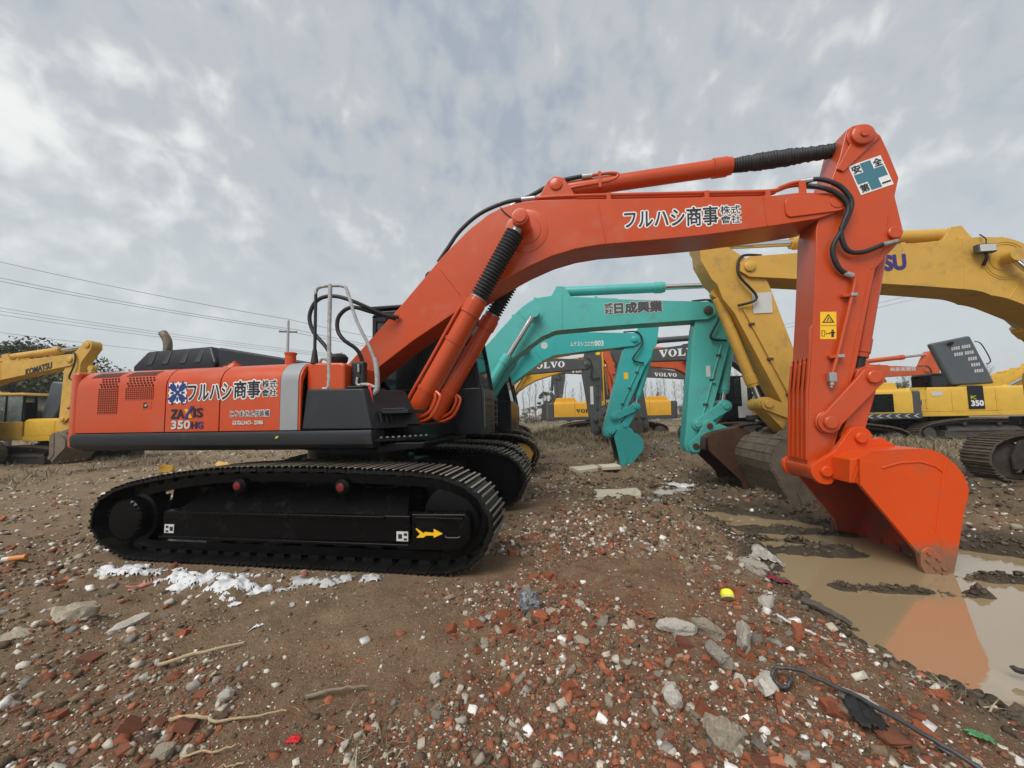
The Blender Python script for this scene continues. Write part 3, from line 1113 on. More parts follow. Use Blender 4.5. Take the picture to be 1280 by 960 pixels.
def bucket(root, pin, ang, half, m_out, m_in, scale=1.0, name='bucket', teeth=5, ear2=(.38, .38), ears=True, fine=False, plates=False, ear_m=None):
    ca, sa = math.cos(ang), math.sin(ang)

    def tr(p):
        x, z = p[0] * scale, p[1] * scale
        return (pin[0] + x * ca - z * sa, pin[1] + x * sa + z * ca)
    shell = [(.06, -.06)] + SIDE[:15]
    th = .035
    inner = []
    for i, p in enumerate(shell):
        a, b = shell[max(i - 1, 0)], shell[min(i + 1, len(shell) - 1)]
        t = norm2(a, b)
        inner.append((p[0] + t[1] * th, p[1] - t[0] * th))
    mb = MB()
    n = len(shell)
    vs = [(*tr(p), y) for y in (-half, half) for p in shell] + [(*tr(p), y) for y in (-half, half) for p in inner]
    vs = [(a, c, b) for a, b, c in vs]
    fs, mi = [], []
    for i in range(n - 1):
        fs.append((i, i + 1, n + i + 1, n + i))
        mi.append(0)
        fs.append((2 * n + i, 3 * n + i, 3 * n + i + 1, 2 * n + i + 1))
        mi.append(1)
    for i in (0, n - 1):
        fs.append((i, n + i, 3 * n + i, 2 * n + i))
        mi.append(0)
    mb.add(vs, fs)
    mb.mi = mi
    b = mb.build(name, [m_out, m_in], root)
    for s in (-1, 1):
        sp = MB()
        y0, y1 = s * (half - .03), s * (half + .004)
        poly = [tr(p) for p in SIDE]
        sp.prism(poly, y0, y1)
        k = 1 if s < 0 else 0
        so = sp.build('side_plate', [m_out, m_in], b)
        so.data.polygons[k].material_index = 1
        wp = MB()      # stiffening strip along the mouth edge
        wp.prism([tr(p) for p in ((.146, .184), (.265, .155), (.815, -.64), (.775, -.955), (.625, -.973), (.606, -.783), (.125, -.084))], s * (half + .004), s * (half + .022))
        wp.build('edge_plate', m_out, b, bevel=.006)
        if fine:
            wd = MB()
            for path in ([(.265, .155), (.815, -.64)], [(.35, .085), (.53, .14), (.71, .15), (.835, .105), (.905, .045)], [(.945, .185), (.905, .045), (.785, -.59)]):
                wd.tube([(tr(p)[0], s * (half + .006), tr(p)[1]) for p in path], .010, n=6, smooth=False)
            wd.build('weld_bead', m_out, b)
            cu = MB()
            cu.prism([tr(p) for p in ((.605, -.745), (.665, -.70), (.73, -.715), (.815, -.83), (.83, -.955), (.80, -.99), (.635, -.99), (.59, -.88))], s * (half + .02), s * (half + .05))
            co = cu.build('side_cutter', m_out, b, bevel=.01)
            for q in ((.665, -.755), (.65, -.83), (.74, -.81), (.71, -.895), (.78, -.90), (.775, -.95)):
                bo = MB()
                x, z = tr(q)
                bo.cyl((x, s * (half + .048), z), (x, s * (half + .072), z), .02, n=6)
                bo.build('bolt', m_out, co)
    if ears:
        for s in (-1, 1):
            er = MB()
            y0 = .27 if half > .6 else .2
            pts = arc(0, 0, .15, 150, 290, 7) + [(.22, .06), (.74, .27)] + [(.70, .31), (.60, .38)] + arc(ear2[0], ear2[1], .13, -5, 130, 6) + [(.10, .22)]
            er.prism([tr(p) for p in pts], s * y0, s * (y0 + .07))
            er.build('ear', ear_m or m_out, b, bevel=.008)
        for q in ((0, 0), ear2):
            x, z = tr(q)
            pn = MB()
            e = .36 if half > .6 else .29
            pn.lathe((x, -e - .02, z), (0, 1, 0), [(0, .05), (.012, .062), (2 * e + .028, .062), (2 * e + .04, .05)], 20)
            pn.build('pin', m_out, b)
        tq = MB()
        tq.prism([tr(p) for p in ((.05, -.08), (.075, .175), (.15, .192), (.28, .25), (.28, .17), (.14, -.08))], -half + .01, half - .01) if fine else None
        if fine:
            tq.build('top_beam', m_out, b, bevel=.015)
    for k in range(teeth):
        y = -half + .09 + (2 * half - .18) * k / max(teeth - 1, 1)
        t = MB()
        pts = [(.86, -.89), (.95, -.91), (.89, -1.05), (.845, -1.15), (.83, -1.05)]
        t.prism([tr(p) for p in pts], y - .055, y + .055)
        t.build('tooth', m_in, b, bevel=.01)
    if plates:
        # worn liner plates bolted in courses round the back of the bucket
        path = [Vector((p[0], p[1])) for p in SIDE[2:15]]
        L = [0]
        for i in range(1, len(path)):
            L.append(L[-1] + (path[i] - path[i - 1]).length)
        rows = 11

        def at(s):
            s = min(max(s, 0), L[-1] - 1e-6)
            i = max(j for j in range(len(L)) if L[j] <= s)
            t = (s - L[i]) / (L[i + 1] - L[i])
            p = path[i].lerp(path[i + 1], t)
            d = (path[i + 1] - path[i]).normalized()
            return p, Vector((-d.y, d.x))
        rr = random.Random(3)
        for r in range(rows):
            s0, s1 = L[-1] * (r + .04) / rows, L[-1] * (r + .96) / rows
            y = -half
            while y < half - .02:
                w = min(rr.uniform(.28, .5), half - y)
                (pa, na), (pb, nb) = at(s0), at(s1)
                h = rr.uniform(.018, .03)
                mbp = MB()
                q = [pa, pb, pb + nb * h, pa + na * h]
                mbp.prism([tr(p) for p in q], y + .007, y + w - .007)
                mbp.build('wear_plate', m_out, b)
                y += w
    return b


def links(root, hpin, lpin, bpin, m, half=.24):
    """idler links from the arm to the rod end, and the bucket link"""
    for s in (-1, 1):
        mb = MB()
        d = norm2(hpin, lpin)
        n = (-d[1], d[0])
        a1 = math.degrees(math.atan2(d[1], d[0]))
        pts = arc(hpin[0], hpin[1], .125, a1 + 60, a1 + 300, 8) + arc(lpin[0], lpin[1], .125, a1 - 110, a1 + 110, 8)
        mb.prism(pts, s * half, s * (half + .055))
        lk = mb.build('side_link', m, root, bevel=.008)
        for q, r in ((hpin, .075), (lpin, .075)):
            c = MB()
            c.lathe((q[0], s * (half + .05), q[1]), (0, s, 0), [(0, r), (.035, r), (.045, r * .85)], 20)
            c.build('pin', m, lk)
    mb = MB()
    d = norm2(lpin, bpin)
    a1 = math.degrees(math.atan2(d[1], d[0]))
    mb.prism(arc(lpin[0], lpin[1], .14, a1 + 50, a1 + 310, 8) + arc(bpin[0], bpin[1], .12, a1 - 115, a1 + 115, 8), -half + .01, half - .01)
    mb.build('bucket_link', m, root, bevel=.01)


# ------------------------------------------------------------------ machines standing around
def rail(root, pts, r, m, name='handrail', n=8, parent=None):
    mb = MB()
    mb.tube(pts, r, n=n, sub=4)
    return mb.build(name, M[m], parent or root)


def cab(root, x0, x1, y0, y1, z0, z1, m, gl='glass', trim='cabblack'):
    """operator's cab: pillars, roof, panes, door; y0 is the outer side (left, +y)"""
    w = .07
    fx = .22           # windscreen rake
    b = MB()
    b.prism([(x0, z0), (x1, z0), (x1, z0 + .75), (x0, z0 + .75)], y0, y1)
    body = b.build('cab_base', M[m], root, bevel=.03)
    zt = z1 - .12
    for ya in (y0 + .02, y1 - .02 - w):
        p = MB()
        p.box(x0 + .01, x0 + .01 + w, ya, ya + w, z0 + .7, zt)
        p.build('cab_pillar', M[trim], root, bevel=.01)
        p = MB()
        p.add([(x1 - w, ya, z0 + .7), (x1, ya, z0 + .7), (x1, ya + w, z0 + .7), (x1 - w, ya + w, z0 + .7), (x1 - w - fx, ya, zt), (x1 - fx, ya, zt), (x1 - fx, ya + w, zt), (x1 - w - fx, ya + w, zt)],
              [(0, 3, 2, 1), (4, 5, 6, 7), (0, 1, 5, 4), (1, 2, 6, 5), (2, 3, 7, 6), (3, 0, 4, 7)])
        p.build('cab_pillar', M[trim], root, bevel=.01)
        xm = x0 + (x1 - x0) * .42
        p = MB()
        p.box(xm, xm + w, ya, ya + w, z0 + .7, zt)
        p.build('cab_pillar', M[trim], root, bevel=.01)
    r = MB()
    r.prism([(x0 - .02, zt), (x1 - fx + .06, zt), (x1 - fx - .05, z1), (x0 + .08, z1)], y0, y1)
    r.build('cab_roof', M[m], root, bevel=.04)
    xm = x0 + (x1 - x0) * .42
    for ya in (y0 + .045, y1 - .05):
        for a, bb, rk in ((x0 + .08, xm, 0), (xm + w, x1 - w, fx)):
            g = MB()
            g.prism([(a, z0 + .75), (bb, z0 + .75), (bb - rk, zt), (a, zt)], ya, ya + .01)
            g.build('window_pane', M[gl], root)
    g = MB()
    ya, yb = y0 + .09, y1 - .09
    g.add([(x1 - .04, ya, z0 + .75), (x1 - .04, yb, z0 + .75), (x1 - fx - .04, yb, zt), (x1 - fx - .04, ya, zt), (x1 - .05, ya, z0 + .75), (x1 - .05, yb, z0 + .75), (x1 - fx - .05, yb, zt), (x1 - fx - .05, ya, zt)],
          [(0, 1, 2, 3), (7, 6, 5, 4), (0, 4, 5, 1), (2, 6, 7, 3)])
    g.build('windscreen', M[gl], root)
    s = MB()
    s.box(x0 + .45, x0 + .95, y0 + .25, y1 - .25, z0 + .72, z0 + .95)
    s.box(x0 + .38, x0 + .52, y0 + .27, y1 - .27, z0 + .9, z0 + 1.55)
    s.build('seat', M['cabblack'], root, bevel=.04)


def house(root, m, mc, skirt, x_rear=-3.2, top=2.3, hood='charcoal', hood_open=False, doors=3, side_text=None, cabm='cabblack', cw_top=None, cab_win='glass', with_cab=True, x_front=1.2):
    cw = MB()
    pl = [(x_rear + .45, -1.42), (x_rear + .12, -1.36), (x_rear, -1.1), (x_rear - .06, -.5), (x_rear - .06, .5), (x_rear, 1.1), (x_rear + .12, 1.36), (x_rear + .45, 1.42)]
    cw.prism(pl, 1.15, cw_top or top - .04, axis='z')
    cw.build('counterweight', M[mc], root, bevel=.07, seg=3)
    d = MB()
    d.box(x_rear + .5, .9, -1.2, 1.2, 1.2, top - .08)
    d.build('engine_bay', M['black'], root)
    for s in (-1, 1):
        x0, x1 = x_rear + .46, (x_front if s < 0 else -.15)
        n = doors if s < 0 else 2
        for k in range(n):
            a, b = x0 + (x1 - x0) * k / n + .006, x0 + (x1 - x0) * (k + 1) / n - .006
            p = MB()
            prof = [(s * 1.20, 1.36), (s * 1.44, 1.36), (s * 1.45, top - .16), (s * 1.42, top - .06), (s * 1.33, top), (s * 1.0, top + .02), (s * 1.0, top - .05)]
            p.prism(prof, a, b, axis='x')
            p.build('side_door', M[m], root, bevel=.012)
        sk = MB()
        sk.box(x_rear + .3, x_front + .3 if s < 0 else -.1, min(s * 1.25, s * 1.47), max(s * 1.25, s * 1.47), 1.16, 1.35)
        sk.build('side_skirt', M[skirt], root, bevel=.02)
    f = MB()
    f.box(-.2, 1.3, -.9, .38, 1.14, 1.5)
    f.box(.3, 1.1, -1.2, -.5, 1.3, 1.9)
    f.build('front_deck', M['black'], root, bevel=.02)
    if not hood_open:
        h = MB()
        h.prism([(x_rear + .5, top - .03), (x_rear + .62, top + .28), (x_rear + 1.75, top + .30), (x_rear + 1.95, top + .02), (x_rear + 1.95, top - .03)], -1.0, 1.0)
        h.build('engine_hood', M[hood], root, bevel=.05)
    ex = MB()
    ex.tube([(x_rear + 1.0, .3, top + .1), (x_rear + 1.0, .3, top + .42), (x_rear + .9, .3, top + .56)], .055, n=10)
    ex.build('exhaust_pipe', M['pipe_rust'], root)
    if with_cab:
        cab(root, -.05, 1.72, .42, 1.45, 1.2, 3.12, cabm, cab_win)


def machine(name, label, frame, m, F, K, T, C, B, bang, colors, half=.26, mb_=None, group='excavators parked in the yard', z=0.0, single=False, shoes=('shoe_mud', 'shoe_mud'),
            bucket_m=None, bscale=1.0, wk=.95, cat='excavator', tscale=1.0, bell=False, house_kw=None, arm_m=None, pin_m=None, roller=None, detail=1, bcyl=(1.0, 1.75), teeth=5, bhalf=.7, plates=False, pin=None, ear_m=None, bulge=.62):
    root = empty(name, (frame[0], frame[1], z), frame[2], label, cat, group)
    h = dict(m=colors['body'], mc=colors['cw'], skirt=colors['skirt'])
    h.update(house_kw or {})
    house(root, **h)
    centre_frame(root, scale=tscale)
    for yc, s in ((-1.3, -1), (1.3, 1)):
        track(root, yc, s, tscale, single=single, mats=shoes, frame=colors.get('frame', 'darkmud'), hub=colors.get('hub', 'darkmud'), detail=detail, roller=roller)
    bo = MB()
    bpoly, upper = boom_poly(F, K, T, wk=wk)
    bo.prism(bpoly, -half, half)
    boom = bo.build('boom', M[m], root, bevel=.012)
    am = arm_m or m
    ar = MB()
    ar.prism(arm_poly(C, T, B, bulge), -half * .8, half * .8)
    arm = ar.build('arm', M[am], root, bevel=.012)
    pm = M[pin_m or am]
    for s in (-1, 1):
        ring_pin(T, s * half, s, .10, .04, pm, boom)
        ring_pin(C, s * half * .8, s, .10, .04, pm, arm)
        kp = pin or (K[0] - .05, K[1] + .12)
        ring_pin(kp, s * half, s, .19, .012, M[m], boom, 'boss')
        cylinder(root, bcyl, kp, s * (half + .17), .12, .56, m, bell=bell)
    ux = norm2(K, T)
    ub = min(upper, key=lambda q: abs(q.x - K[0] - .45))
    base = (ub.x, ub.y + .20)
    cylinder(root, base, C, 0, .12, .62, m, bell=bell)
    lug = MB()
    lug.prism([(base[0] - .28, base[1] - .24), (base[0] + .3, base[1] - .24), (base[0] + .1, base[1] + .08), (base[0] - .08, base[1] + .10)], -.16, .16)
    lug.build('cylinder_lug', M[m], boom, bevel=.01)
    a = norm2(T, B)
    n = (-a[1], a[0]) if -a[1] > 0 else (a[1], -a[0])
    L = math.hypot(B[0] - T[0], B[1] - T[1])
    hp = (B[0] - a[0] * .48 + n[0] * .02, B[1] - a[1] * .48 + n[1] * .02)
    ca, sa = math.cos(bang), math.sin(bang)
    e2 = (B[0] + (.38 * ca - .38 * sa) * bscale, B[1] + (.38 * sa + .38 * ca) * bscale)
    lp = (hp[0] + n[0] * .55 - a[0] * .48, hp[1] + n[1] * .55 - a[1] * .48)
    links(root, hp, lp, e2, M[am], half * .8 + .01)
    cylinder(root, (T[0] + n[0] * .62 + a[0] * .25, T[1] + n[1] * .62 + a[1] * .25), lp, 0, .10, .84, am)
    bm = M[bucket_m or am]
    bucket(root, B, bang, bhalf, bm, M['darkmud'] if bucket_m is None else bm, scale=bscale, teeth=teeth, plates=plates, ear_m=M[ear_m] if ear_m else None)
    for y in (-.14, .14):
        hz = MB()
        m0, m1 = int(len(upper) * .15), int(len(upper) * .93)
        hz.tube([(q.x, y, q.y + .035) for q in upper[m0:m1:3]], .022, n=8)
        hz.build('hydraulic_pipe', M[m], boom)
    nu = len(upper)
    for q in (.3, .5, .68, .86):
        u = upper[int(nu * q)]
        cl_ = MB()
        cl_.box(u.x - .035, u.x + .035, -.20, .20, u.y - .03, u.y + .075)
        cl_.build('pipe_clamp', M[m], boom, bevel=.01)
    for q in (.36, .70):
        i = int(nu * q)
        u, l_ = upper[i], bpoly[nu + 2 + (nu - 1 - i)]
        for sy in (-1, 1):
            wd = MB()
            wd.tube([(u.x, sy * (half + .001), u.y - .02), (l_[0], sy * (half + .001), l_[1] + .02)], .009, n=6, smooth=False)
            wd.build('weld_seam', M[m], boom)
    for sy in (-1, 1):
        wd = MB()
        p0 = (T[0] + a[0] * .75 + n[0] * .36, T[1] + a[1] * .75 + n[1] * .36)
        p1 = (B[0] - a[0] * .7 + n[0] * .12, B[1] - a[1] * .7 + n[1] * .12)
        wd.tube([(p0[0], sy * (half * .8 + .02), p0[1]), (p1[0], sy * (half * .8 + .02), p1[1])], .02, n=8, smooth=False)
        wd.build('hydraulic_pipe', M[am], arm)
        for t in (.15, .5, .85):
            cl_ = MB()
            x, z = p0[0] + (p1[0] - p0[0]) * t, p0[1] + (p1[1] - p0[1]) * t
            cl_.box(x - .05, x + .05, min(sy * half * .8, sy * (half * .8 + .05)), max(sy * half * .8, sy * (half * .8 + .05)), z - .025, z + .025)
            cl_.build('pipe_clamp', M['darkmud'], arm, bevel=.008)
    ho = MB()
    s = -1 if frame[2] > -1 and frame[2] < 1 else 1
    yy = s * (half + .03)
    ho.tube([(T[0] - .3, s * .12, T[1] + .27), (T[0] + .12, yy * .8, T[1] + .22), (T[0] + .22, yy, T[1] - .15), (T[0] + n[0] * .1 + a[0] * .62, yy, T[1] + a[1] * .62 + n[1] * .1), (T[0] + n[0] * .45 + a[0] * .65, yy * .9, T[1] + n[1] * .45 + a[1] * .65)], .025, n=8)
    ho.build('hose', M['rubber'], arm)
    return root, boom, arm


# ------------------------------------------------------------------ the orange excavator in front
def orange_excavator():
    R = empty('excavator', (-2.28, 5.817, 0.0), -0.163, 'large glossy orange excavator with black tracks, its bucket resting in the brown puddle', 'excavator', 'excavators parked in the yard')
    OR, BK, CH = M['orange'], M['black'], M['charcoal']
    centre_frame(R)
    for yc, s in ((-1.3, -1), (1.3, 1)):
        track(R, yc, s, 1.0, single=True, frame='black', hub='black', detail=2)
    # stickers on the near track frame
    yo = -1.3 - .27
    for x, flip in ((-1.47, 1), (1.345, -1)):
        a = MB()
        a.box(x, x + .125, yo - .006, yo - .002, .33, .425)
        a.cur = 1
        xx = x + (.02 if flip > 0 else .08)
        a.box(xx, xx + .035, yo - .009, yo - .007, .34, .36)
        a.box(xx, xx + .035, yo - .009, yo - .007, .385, .41)
        xx = x + (.075 if flip > 0 else .02)
        a.box(xx, xx + .04, yo - .009, yo - .007, .355, .40)
        a.build('lubrication_sticker', [M['offwhite'], M['ink']], R)
    ar = MB()
    ya = yo - .012
    ar.prism([(1.56, .37), (1.60, .41), (1.555, .455), (1.56, .465), (1.64, .415), (1.65, .43), (1.745, .425), (1.745, .462), (1.84, .418), (1.745, .375), (1.745, .398), (1.665, .395), (1.64, .375)], ya, ya + .005)
    ar.build('arrow_sticker', M['sticker'], R)
    lot = MB()
    lot.tube([(1.87, yo - .012, .40), (1.885, yo - .02, .385), (2.0, yo - .02, .388), (2.015, yo - .012, .40)], .006, n=6)
    lot.build('grab_loop', M['dgrey'], R)

    # --- upper structure
    def profile(x0, x1, y=-1.45, top=2.255, z0=1.462, grow=0.0):
        p = [(y + .02, z0), (y - grow, z0), (y - grow, top - .24)]
        p += [(y + .24 - (.24 + grow) * math.cos(math.radians(a)), top - .24 + (.24 + grow) * math.sin(math.radians(a))) for a in (15, 30, 45, 60, 75, 90)]
        p += [(-.95, top + .02 + grow), (-.95, top - .03), (y + .24, top - .03), (y + .10, top - .10), (y + .04, top - .24)]
        mb = MB()
        mb.prism(p, x0, x1, axis='x')
        return mb
    core = MB()
    core.box(-2.98, .1, -1.40, 1.40, 1.24, 2.0)
    core.box(-2.9, -.2, -1.1, 1.1, 2.0, 2.2)
    core.build('engine_bay', BK, R)
    deck = MB()
    deck.box(-.6, 1.35, -.95, .42, 1.2, 1.5)
    deck.prism([(-.3, 1.45), (1.15, 1.45), (.95, 1.62), (.35, 1.95), (.15, 2.22), (-.15, 2.25), (-.3, 2.1)], -.38, -.30)
    deck.prism([(-.3, 1.45), (1.15, 1.45), (.95, 1.62), (.35, 1.95), (.15, 2.22), (-.15, 2.25), (-.3, 2.1)], .30, .38)
    deck.build('boom_bracket', BK, R, bevel=.02)
    cw = MB()
    pl = [(-3.07, -1.43)] + [(-3.12 - .18 * math.sin(math.radians(a)), -1.26 - .17 * math.cos(math.radians(a))) for a in (0, 20, 40, 60, 80)] + [(-3.36, -.8), (-3.42, 0), (-3.36, .8)]
    pl += [(-3.12 - .18 * math.sin(math.radians(a)), 1.26 + .17 * math.cos(math.radians(a))) for a in (80, 60, 40, 20, 0)] + [(-3.07, 1.43)]
    cw.prism(pl, 1.27, 2.245, axis='z')
    cwo = cw.build('counterweight', OR, R, bevel=.11, seg=4)
    d1 = profile(-3.045, -1.706).build('side_door', OR, R, bevel=.006)
    d2 = profile(-1.692, -.947).build('side_door', OR, R, bevel=.006)
    d3 = profile(-.933, -.142).build('side_door', OR, R, bevel=.006)
    profile(-.138, .09, grow=.004).build('grey_stripe_panel', M['grey'], R, bevel=.006)
    profile(.096, .12).build('trim_panel', OR, R, bevel=.004)
    tank = MB()
    tank.prism([(.12, 1.46), (.60, 1.46), (.60, 2.20), (.55, 2.225), (.12, 2.24)], -1.36, -.55)
    tank.build('fuel_tank', OR, R, bevel=.03, seg=3)
    # far side doors
    for x0, x1 in ((-3.04, -1.7), (-1.68, -.4)):
        mb = MB()
        mb.prism([(1.2, 1.46), (1.45, 1.46), (1.45, 2.08), (1.40, 2.2), (1.28, 2.255), (.95, 2.27), (.95, 2.2)], x0, x1, axis='x')
        mb.build('side_door', OR, R, bevel=.006)
    # vents on the rear door: bars; dark marks stand in for shade in openings
    def vent(x0, x1, z0, z1, nx, nz, hz0, hz1, hn):
        v = MB()
        y = -1.45
        v.box(x0, x1, y - .003, y + .002, z0, z1)
        vo = v.build('vent_shade', M['hole_shade'], d1)
        for k in range(nx + 1):
            b = MB()
            x = x0 + (x1 - x0) * k / nx
            b.box(x - .004, x + .004, y - .0065, y - .0035, z0, z1)
            b.build('vent_bar', OR, d1)
        for k in range(nz + 1):
            b = MB()
            z = z0 + (z1 - z0) * k / nz
            b.box(x0, x1, y - .0062, y - .0038, z - .004, z + .004)
            b.build('vent_bar', OR, d1)
        hs = MB()
        for r in range(4):
            z = hz1 - (hz1 - hz0) * r / 3
            for k in range(hn):
                x = x0 + (x1 - x0) * (k + .15 + (.5 if r % 2 else 0)) / hn + .008
                yy = y + .24 - math.sqrt(max(.0, .24 ** 2 - max(0, z - 2.015) ** 2)) - .002
                hs.cyl((x, yy - .002, z), (x, yy + .02, z), .0135, n=10)
        tag(hs.build('punched_hole_shade', M['hole_shade'], d1), kind='stuff')
    vent(-2.70, -2.415, 1.70, 2.015, 9, 11, 2.035, 2.13, 6)
    vent(-2.29, -1.885, 1.868, 2.015, 13, 6, 2.035, 2.13, 8)
    for x0, x1, n in ((-2.90, -2.47, 13), (-2.36, -1.91, 13)):
        for k in range(n):
            s = MB()
            x = x0 + (x1 - x0) * k / n
            ring = []
            for i in range(5):
                an = math.radians(36 + 6 * i)
                ring += [(x + .012 * i, -1.21 - .2425 * math.cos(an), 2.015 + .2425 * math.sin(an)), (x + .017 + .012 * i, -1.21 - .2425 * math.cos(an), 2.015 + .2425 * math.sin(an))]
            s.add(ring, [(2 * i, 2 * i + 1, 2 * i + 3, 2 * i + 2) for i in range(4)])
            s.build('louvre_slot_shade', M['hole_shade'], d1)
    lt = MB()
    lt.box(-2.03, -1.895, -1.4535, -1.45, 1.745, 1.84)
    lto = lt.build('latch_plate', OR, d1, bevel=.004)
    l2 = MB()
    l2.box(-2.012, -1.965, -1.4555, -1.4535, 1.758, 1.826)
    l2.build('latch_recess_shade', M['hole_shade'], lto)  # raised dark plate, painted as the shade of a recess
    l3 = MB()
    l3.cyl((-1.965, -1.452, 1.79), (-1.965, -1.468, 1.79), .016, n=12)
    l3.build('lock', M['chrome'], lto)
    # side beam and lower lip
    for s in (-1, 1):
        sk = MB()
        y = s * 1.47
        xr = 1.0 if s < 0 else -.3
        sk.add([(-3.05, y, 1.455), (xr, y, 1.455), (xr, y + s * .015, 1.405), (-3.07, y + s * .015, 1.405), (-3.07, y + s * .005, 1.30), (xr + .02, y + s * .005, 1.30), (xr, y - s * .05, 1.255), (-3.03, y - s * .05, 1.255),
                (-3.05, y - s * .3, 1.455), (xr, y - s * .3, 1.455), (xr, y - s * .3, 1.255), (-3.03, y - s * .3, 1.255)],
               [(0, 3, 2, 1), (3, 4, 5, 2), (4, 7, 6, 5), (0, 1, 9, 8), (7, 11, 10, 6), (1, 2, 5, 6, 10, 9), (0, 8, 11, 7, 4, 3), (8, 9, 10, 11)] if s < 0 else
               [(1, 2, 3, 0), (2, 5, 4, 3), (5, 6, 7, 4), (8, 9, 1, 0), (6, 10, 11, 7), (9, 10, 6, 5, 2, 1), (3, 4, 7, 11, 8, 0), (11, 10, 9, 8)])
        sk.build('side_beam', CH, R, bevel=.012)
    st = MB()
    st.prism([(-.16, 1.375), (-.145, 1.40), (-.11, 1.402), (-.125, 1.377)], -1.492, -1.4875)
    st.build('yellow_tag', M['lime'], R)
    # tool box with slanting front, steps
    tb = MB()
    tb.add([(.14, -1.45, 1.465), (.985, -1.45, 1.46), (.86, -1.40, 1.915), (.15, -1.40, 1.93), (.14, -.72, 1.465), (1.28, -.72, 1.46), (1.05, -.72, 1.915), (.15, -.72, 1.93)],
           [(0, 1, 2, 3), (7, 6, 5, 4), (1, 5, 6, 2), (3, 2, 6, 7), (0, 3, 7, 4), (0, 4, 5, 1)])
    tbo = tb.build('tool_box', CH, R, bevel=.02)
    lid = MB()
    lid.box(.27, .80, -1.33, -.78, 1.925, 1.955)
    lid.build('box_lid', CH, tbo, bevel=.01)
    for k in range(3):
        sl = MB()
        m = Matrix.Translation((1.02 + k * .028, -1.30 + k * .07, 1.60)) @ Matrix.Rotation(-.26, 4, 'Y')
        sl.box(-.004, .006, -.018, .018, -.075, .065, m)
        sl.build('grille_slot', M['rubber'], tbo)
    stp = MB()
    stp.box(1.0, 1.33, -1.28, -.78, 1.63, 1.675)
    stp.box(1.03, 1.30, -1.285, -1.25, 1.67, 1.69)
    stp.build('step', CH, R, bevel=.006)
    stp = MB()
    stp.prism([(.90, -1.44), (1.05, -1.40), (1.45, -.95), (1.45, -.70), (.9, -.7)], 1.32, 1.36, axis='z')
    stp.build('step', BK, R, bevel=.006)
    for k in range(9):
        tr_ = MB()
        t = k / 8
        x, y = 1.06 + .36 * t, -1.36 + .40 * t
        tr_.box(x - .012, x + .012, y - .012, y + .012, 1.36, 1.375)
        tr_.build('tread_stud', M['steel'], R)
    lower = MB()
    lower.prism([(.95, 1.18), (1.5, 1.24), (1.52, 1.30), (.95, 1.30)], -1.25, .42)
    lower.build('belly_plate', BK, R, bevel=.01)
    # black engine hood with ribs
    hd = MB()
    ya, yb = -.88, .85
    hd.add([(-3.02, ya + .02, 2.27), (-1.66, ya + .02, 2.27), (-1.66, yb, 2.27), (-3.02, yb, 2.27), (-3.0, ya, 2.37), (-1.63, ya, 2.385), (-1.63, yb, 2.385), (-3.0, yb, 2.37),
            (-2.86, ya + .08, 2.60), (-1.80, ya + .08, 2.625), (-1.80, yb - .08, 2.625), (-2.86, yb - .08, 2.60)],
           [(0, 1, 5, 4), (1, 2, 6, 5), (2, 3, 7, 6), (3, 0, 4, 7), (4, 5, 9, 8), (5, 6, 10, 9), (6, 7, 11, 10), (7, 4, 8, 11), (8, 9, 10, 11)])
    hdo = hd.build('engine_hood', CH, R, bevel=.035, seg=3)
    for x in (-2.72, -2.46, -2.17, -1.93):
        rb = MB()
        rb.add([(x - .045, ya - .012, 2.385), (x + .045, ya - .012, 2.385), (x + .035, ya + .062, 2.585), (x - .02, ya + .062, 2.585), (x - .055, ya + .02, 2.385), (x + .055, ya + .02, 2.385), (x + .05, ya + .1, 2.60), (x - .035, ya + .1, 2.60)],
               [(0, 1, 2, 3), (1, 5, 6, 2), (0, 3, 7, 4), (3, 2, 6, 7), (0, 4, 5, 1)])
        rb.build('hood_rib', CH, hdo, bevel=.008)
    h2 = MB()
    h2.add([(-1.66, ya + .05, 2.25), (-.28, ya + .05, 2.25), (-.28, yb, 2.25), (-1.66, yb, 2.25), (-1.66, ya + .05, 2.60), (-.28, ya + .1, 2.34), (-.28, yb, 2.34), (-1.66, yb, 2.60)],
           [(0, 1, 5, 4), (1, 2, 6, 5), (2, 3, 7, 6), (3, 0, 4, 7), (4, 5, 6, 7), (0, 3, 2, 1)])
    h2.build('rear_cover', CH, R, bevel=.03, seg=3)
    ex = MB()
    ex.tube([(-2.62, -.72, 2.5), (-2.62, -.72, 2.70), (-2.65, -.72, 2.79), (-2.72, -.72, 2.88)], .055, n=14)
    ex.build('exhaust_pipe', M['pipe_rust'], R)
    cp = MB()
    cp.lathe((-.265, -1.15, 2.24), (0, 0, 1), [(0, .062), (.14, .062), (.145, .072), (.165, .072), (.17, .05)], 20)
    cp.build('filler_neck', OR, R)
    cp = MB()
    cp.lathe((-1.08, -1.12, 2.245), (0, 0, 1), [(0, .13), (.025, .12), (.03, .075), (.06, .065), (.065, .03), (.09, .028)], 20)
    cp.build('tank_cap', OR, R)
    # handrail wrapped in film, black post, mirror, lamp, ribbon
    hr = MB()
    hr.tube([(.19, -1.33, 3.05), (.21, -1.33, 3.12), (.28, -1.33, 3.145), (.42, -1.33, 3.145), (.54, -1.33, 3.13), (.60, -1.33, 3.07), (.72, -1.33, 2.72), (.86, -1.30, 2.42), (.93, -1.28, 2.24)], .019, n=12)
    hro = hr.build('handrail', M['wrap'], R)
    k = MB()
    k.tube([(.93, -1.28, 2.27), (.955, -1.28, 2.1), (.955, -1.27, 1.93), (.93, -1.27, 1.88)], .029, n=12)
    k.tube([(.39, -1.34, 3.16), (.385, -1.34, 2.6), (.40, -1.35, 2.2), (.395, -1.35, 1.95), (.33, -1.36, 1.925)], .023, n=12)
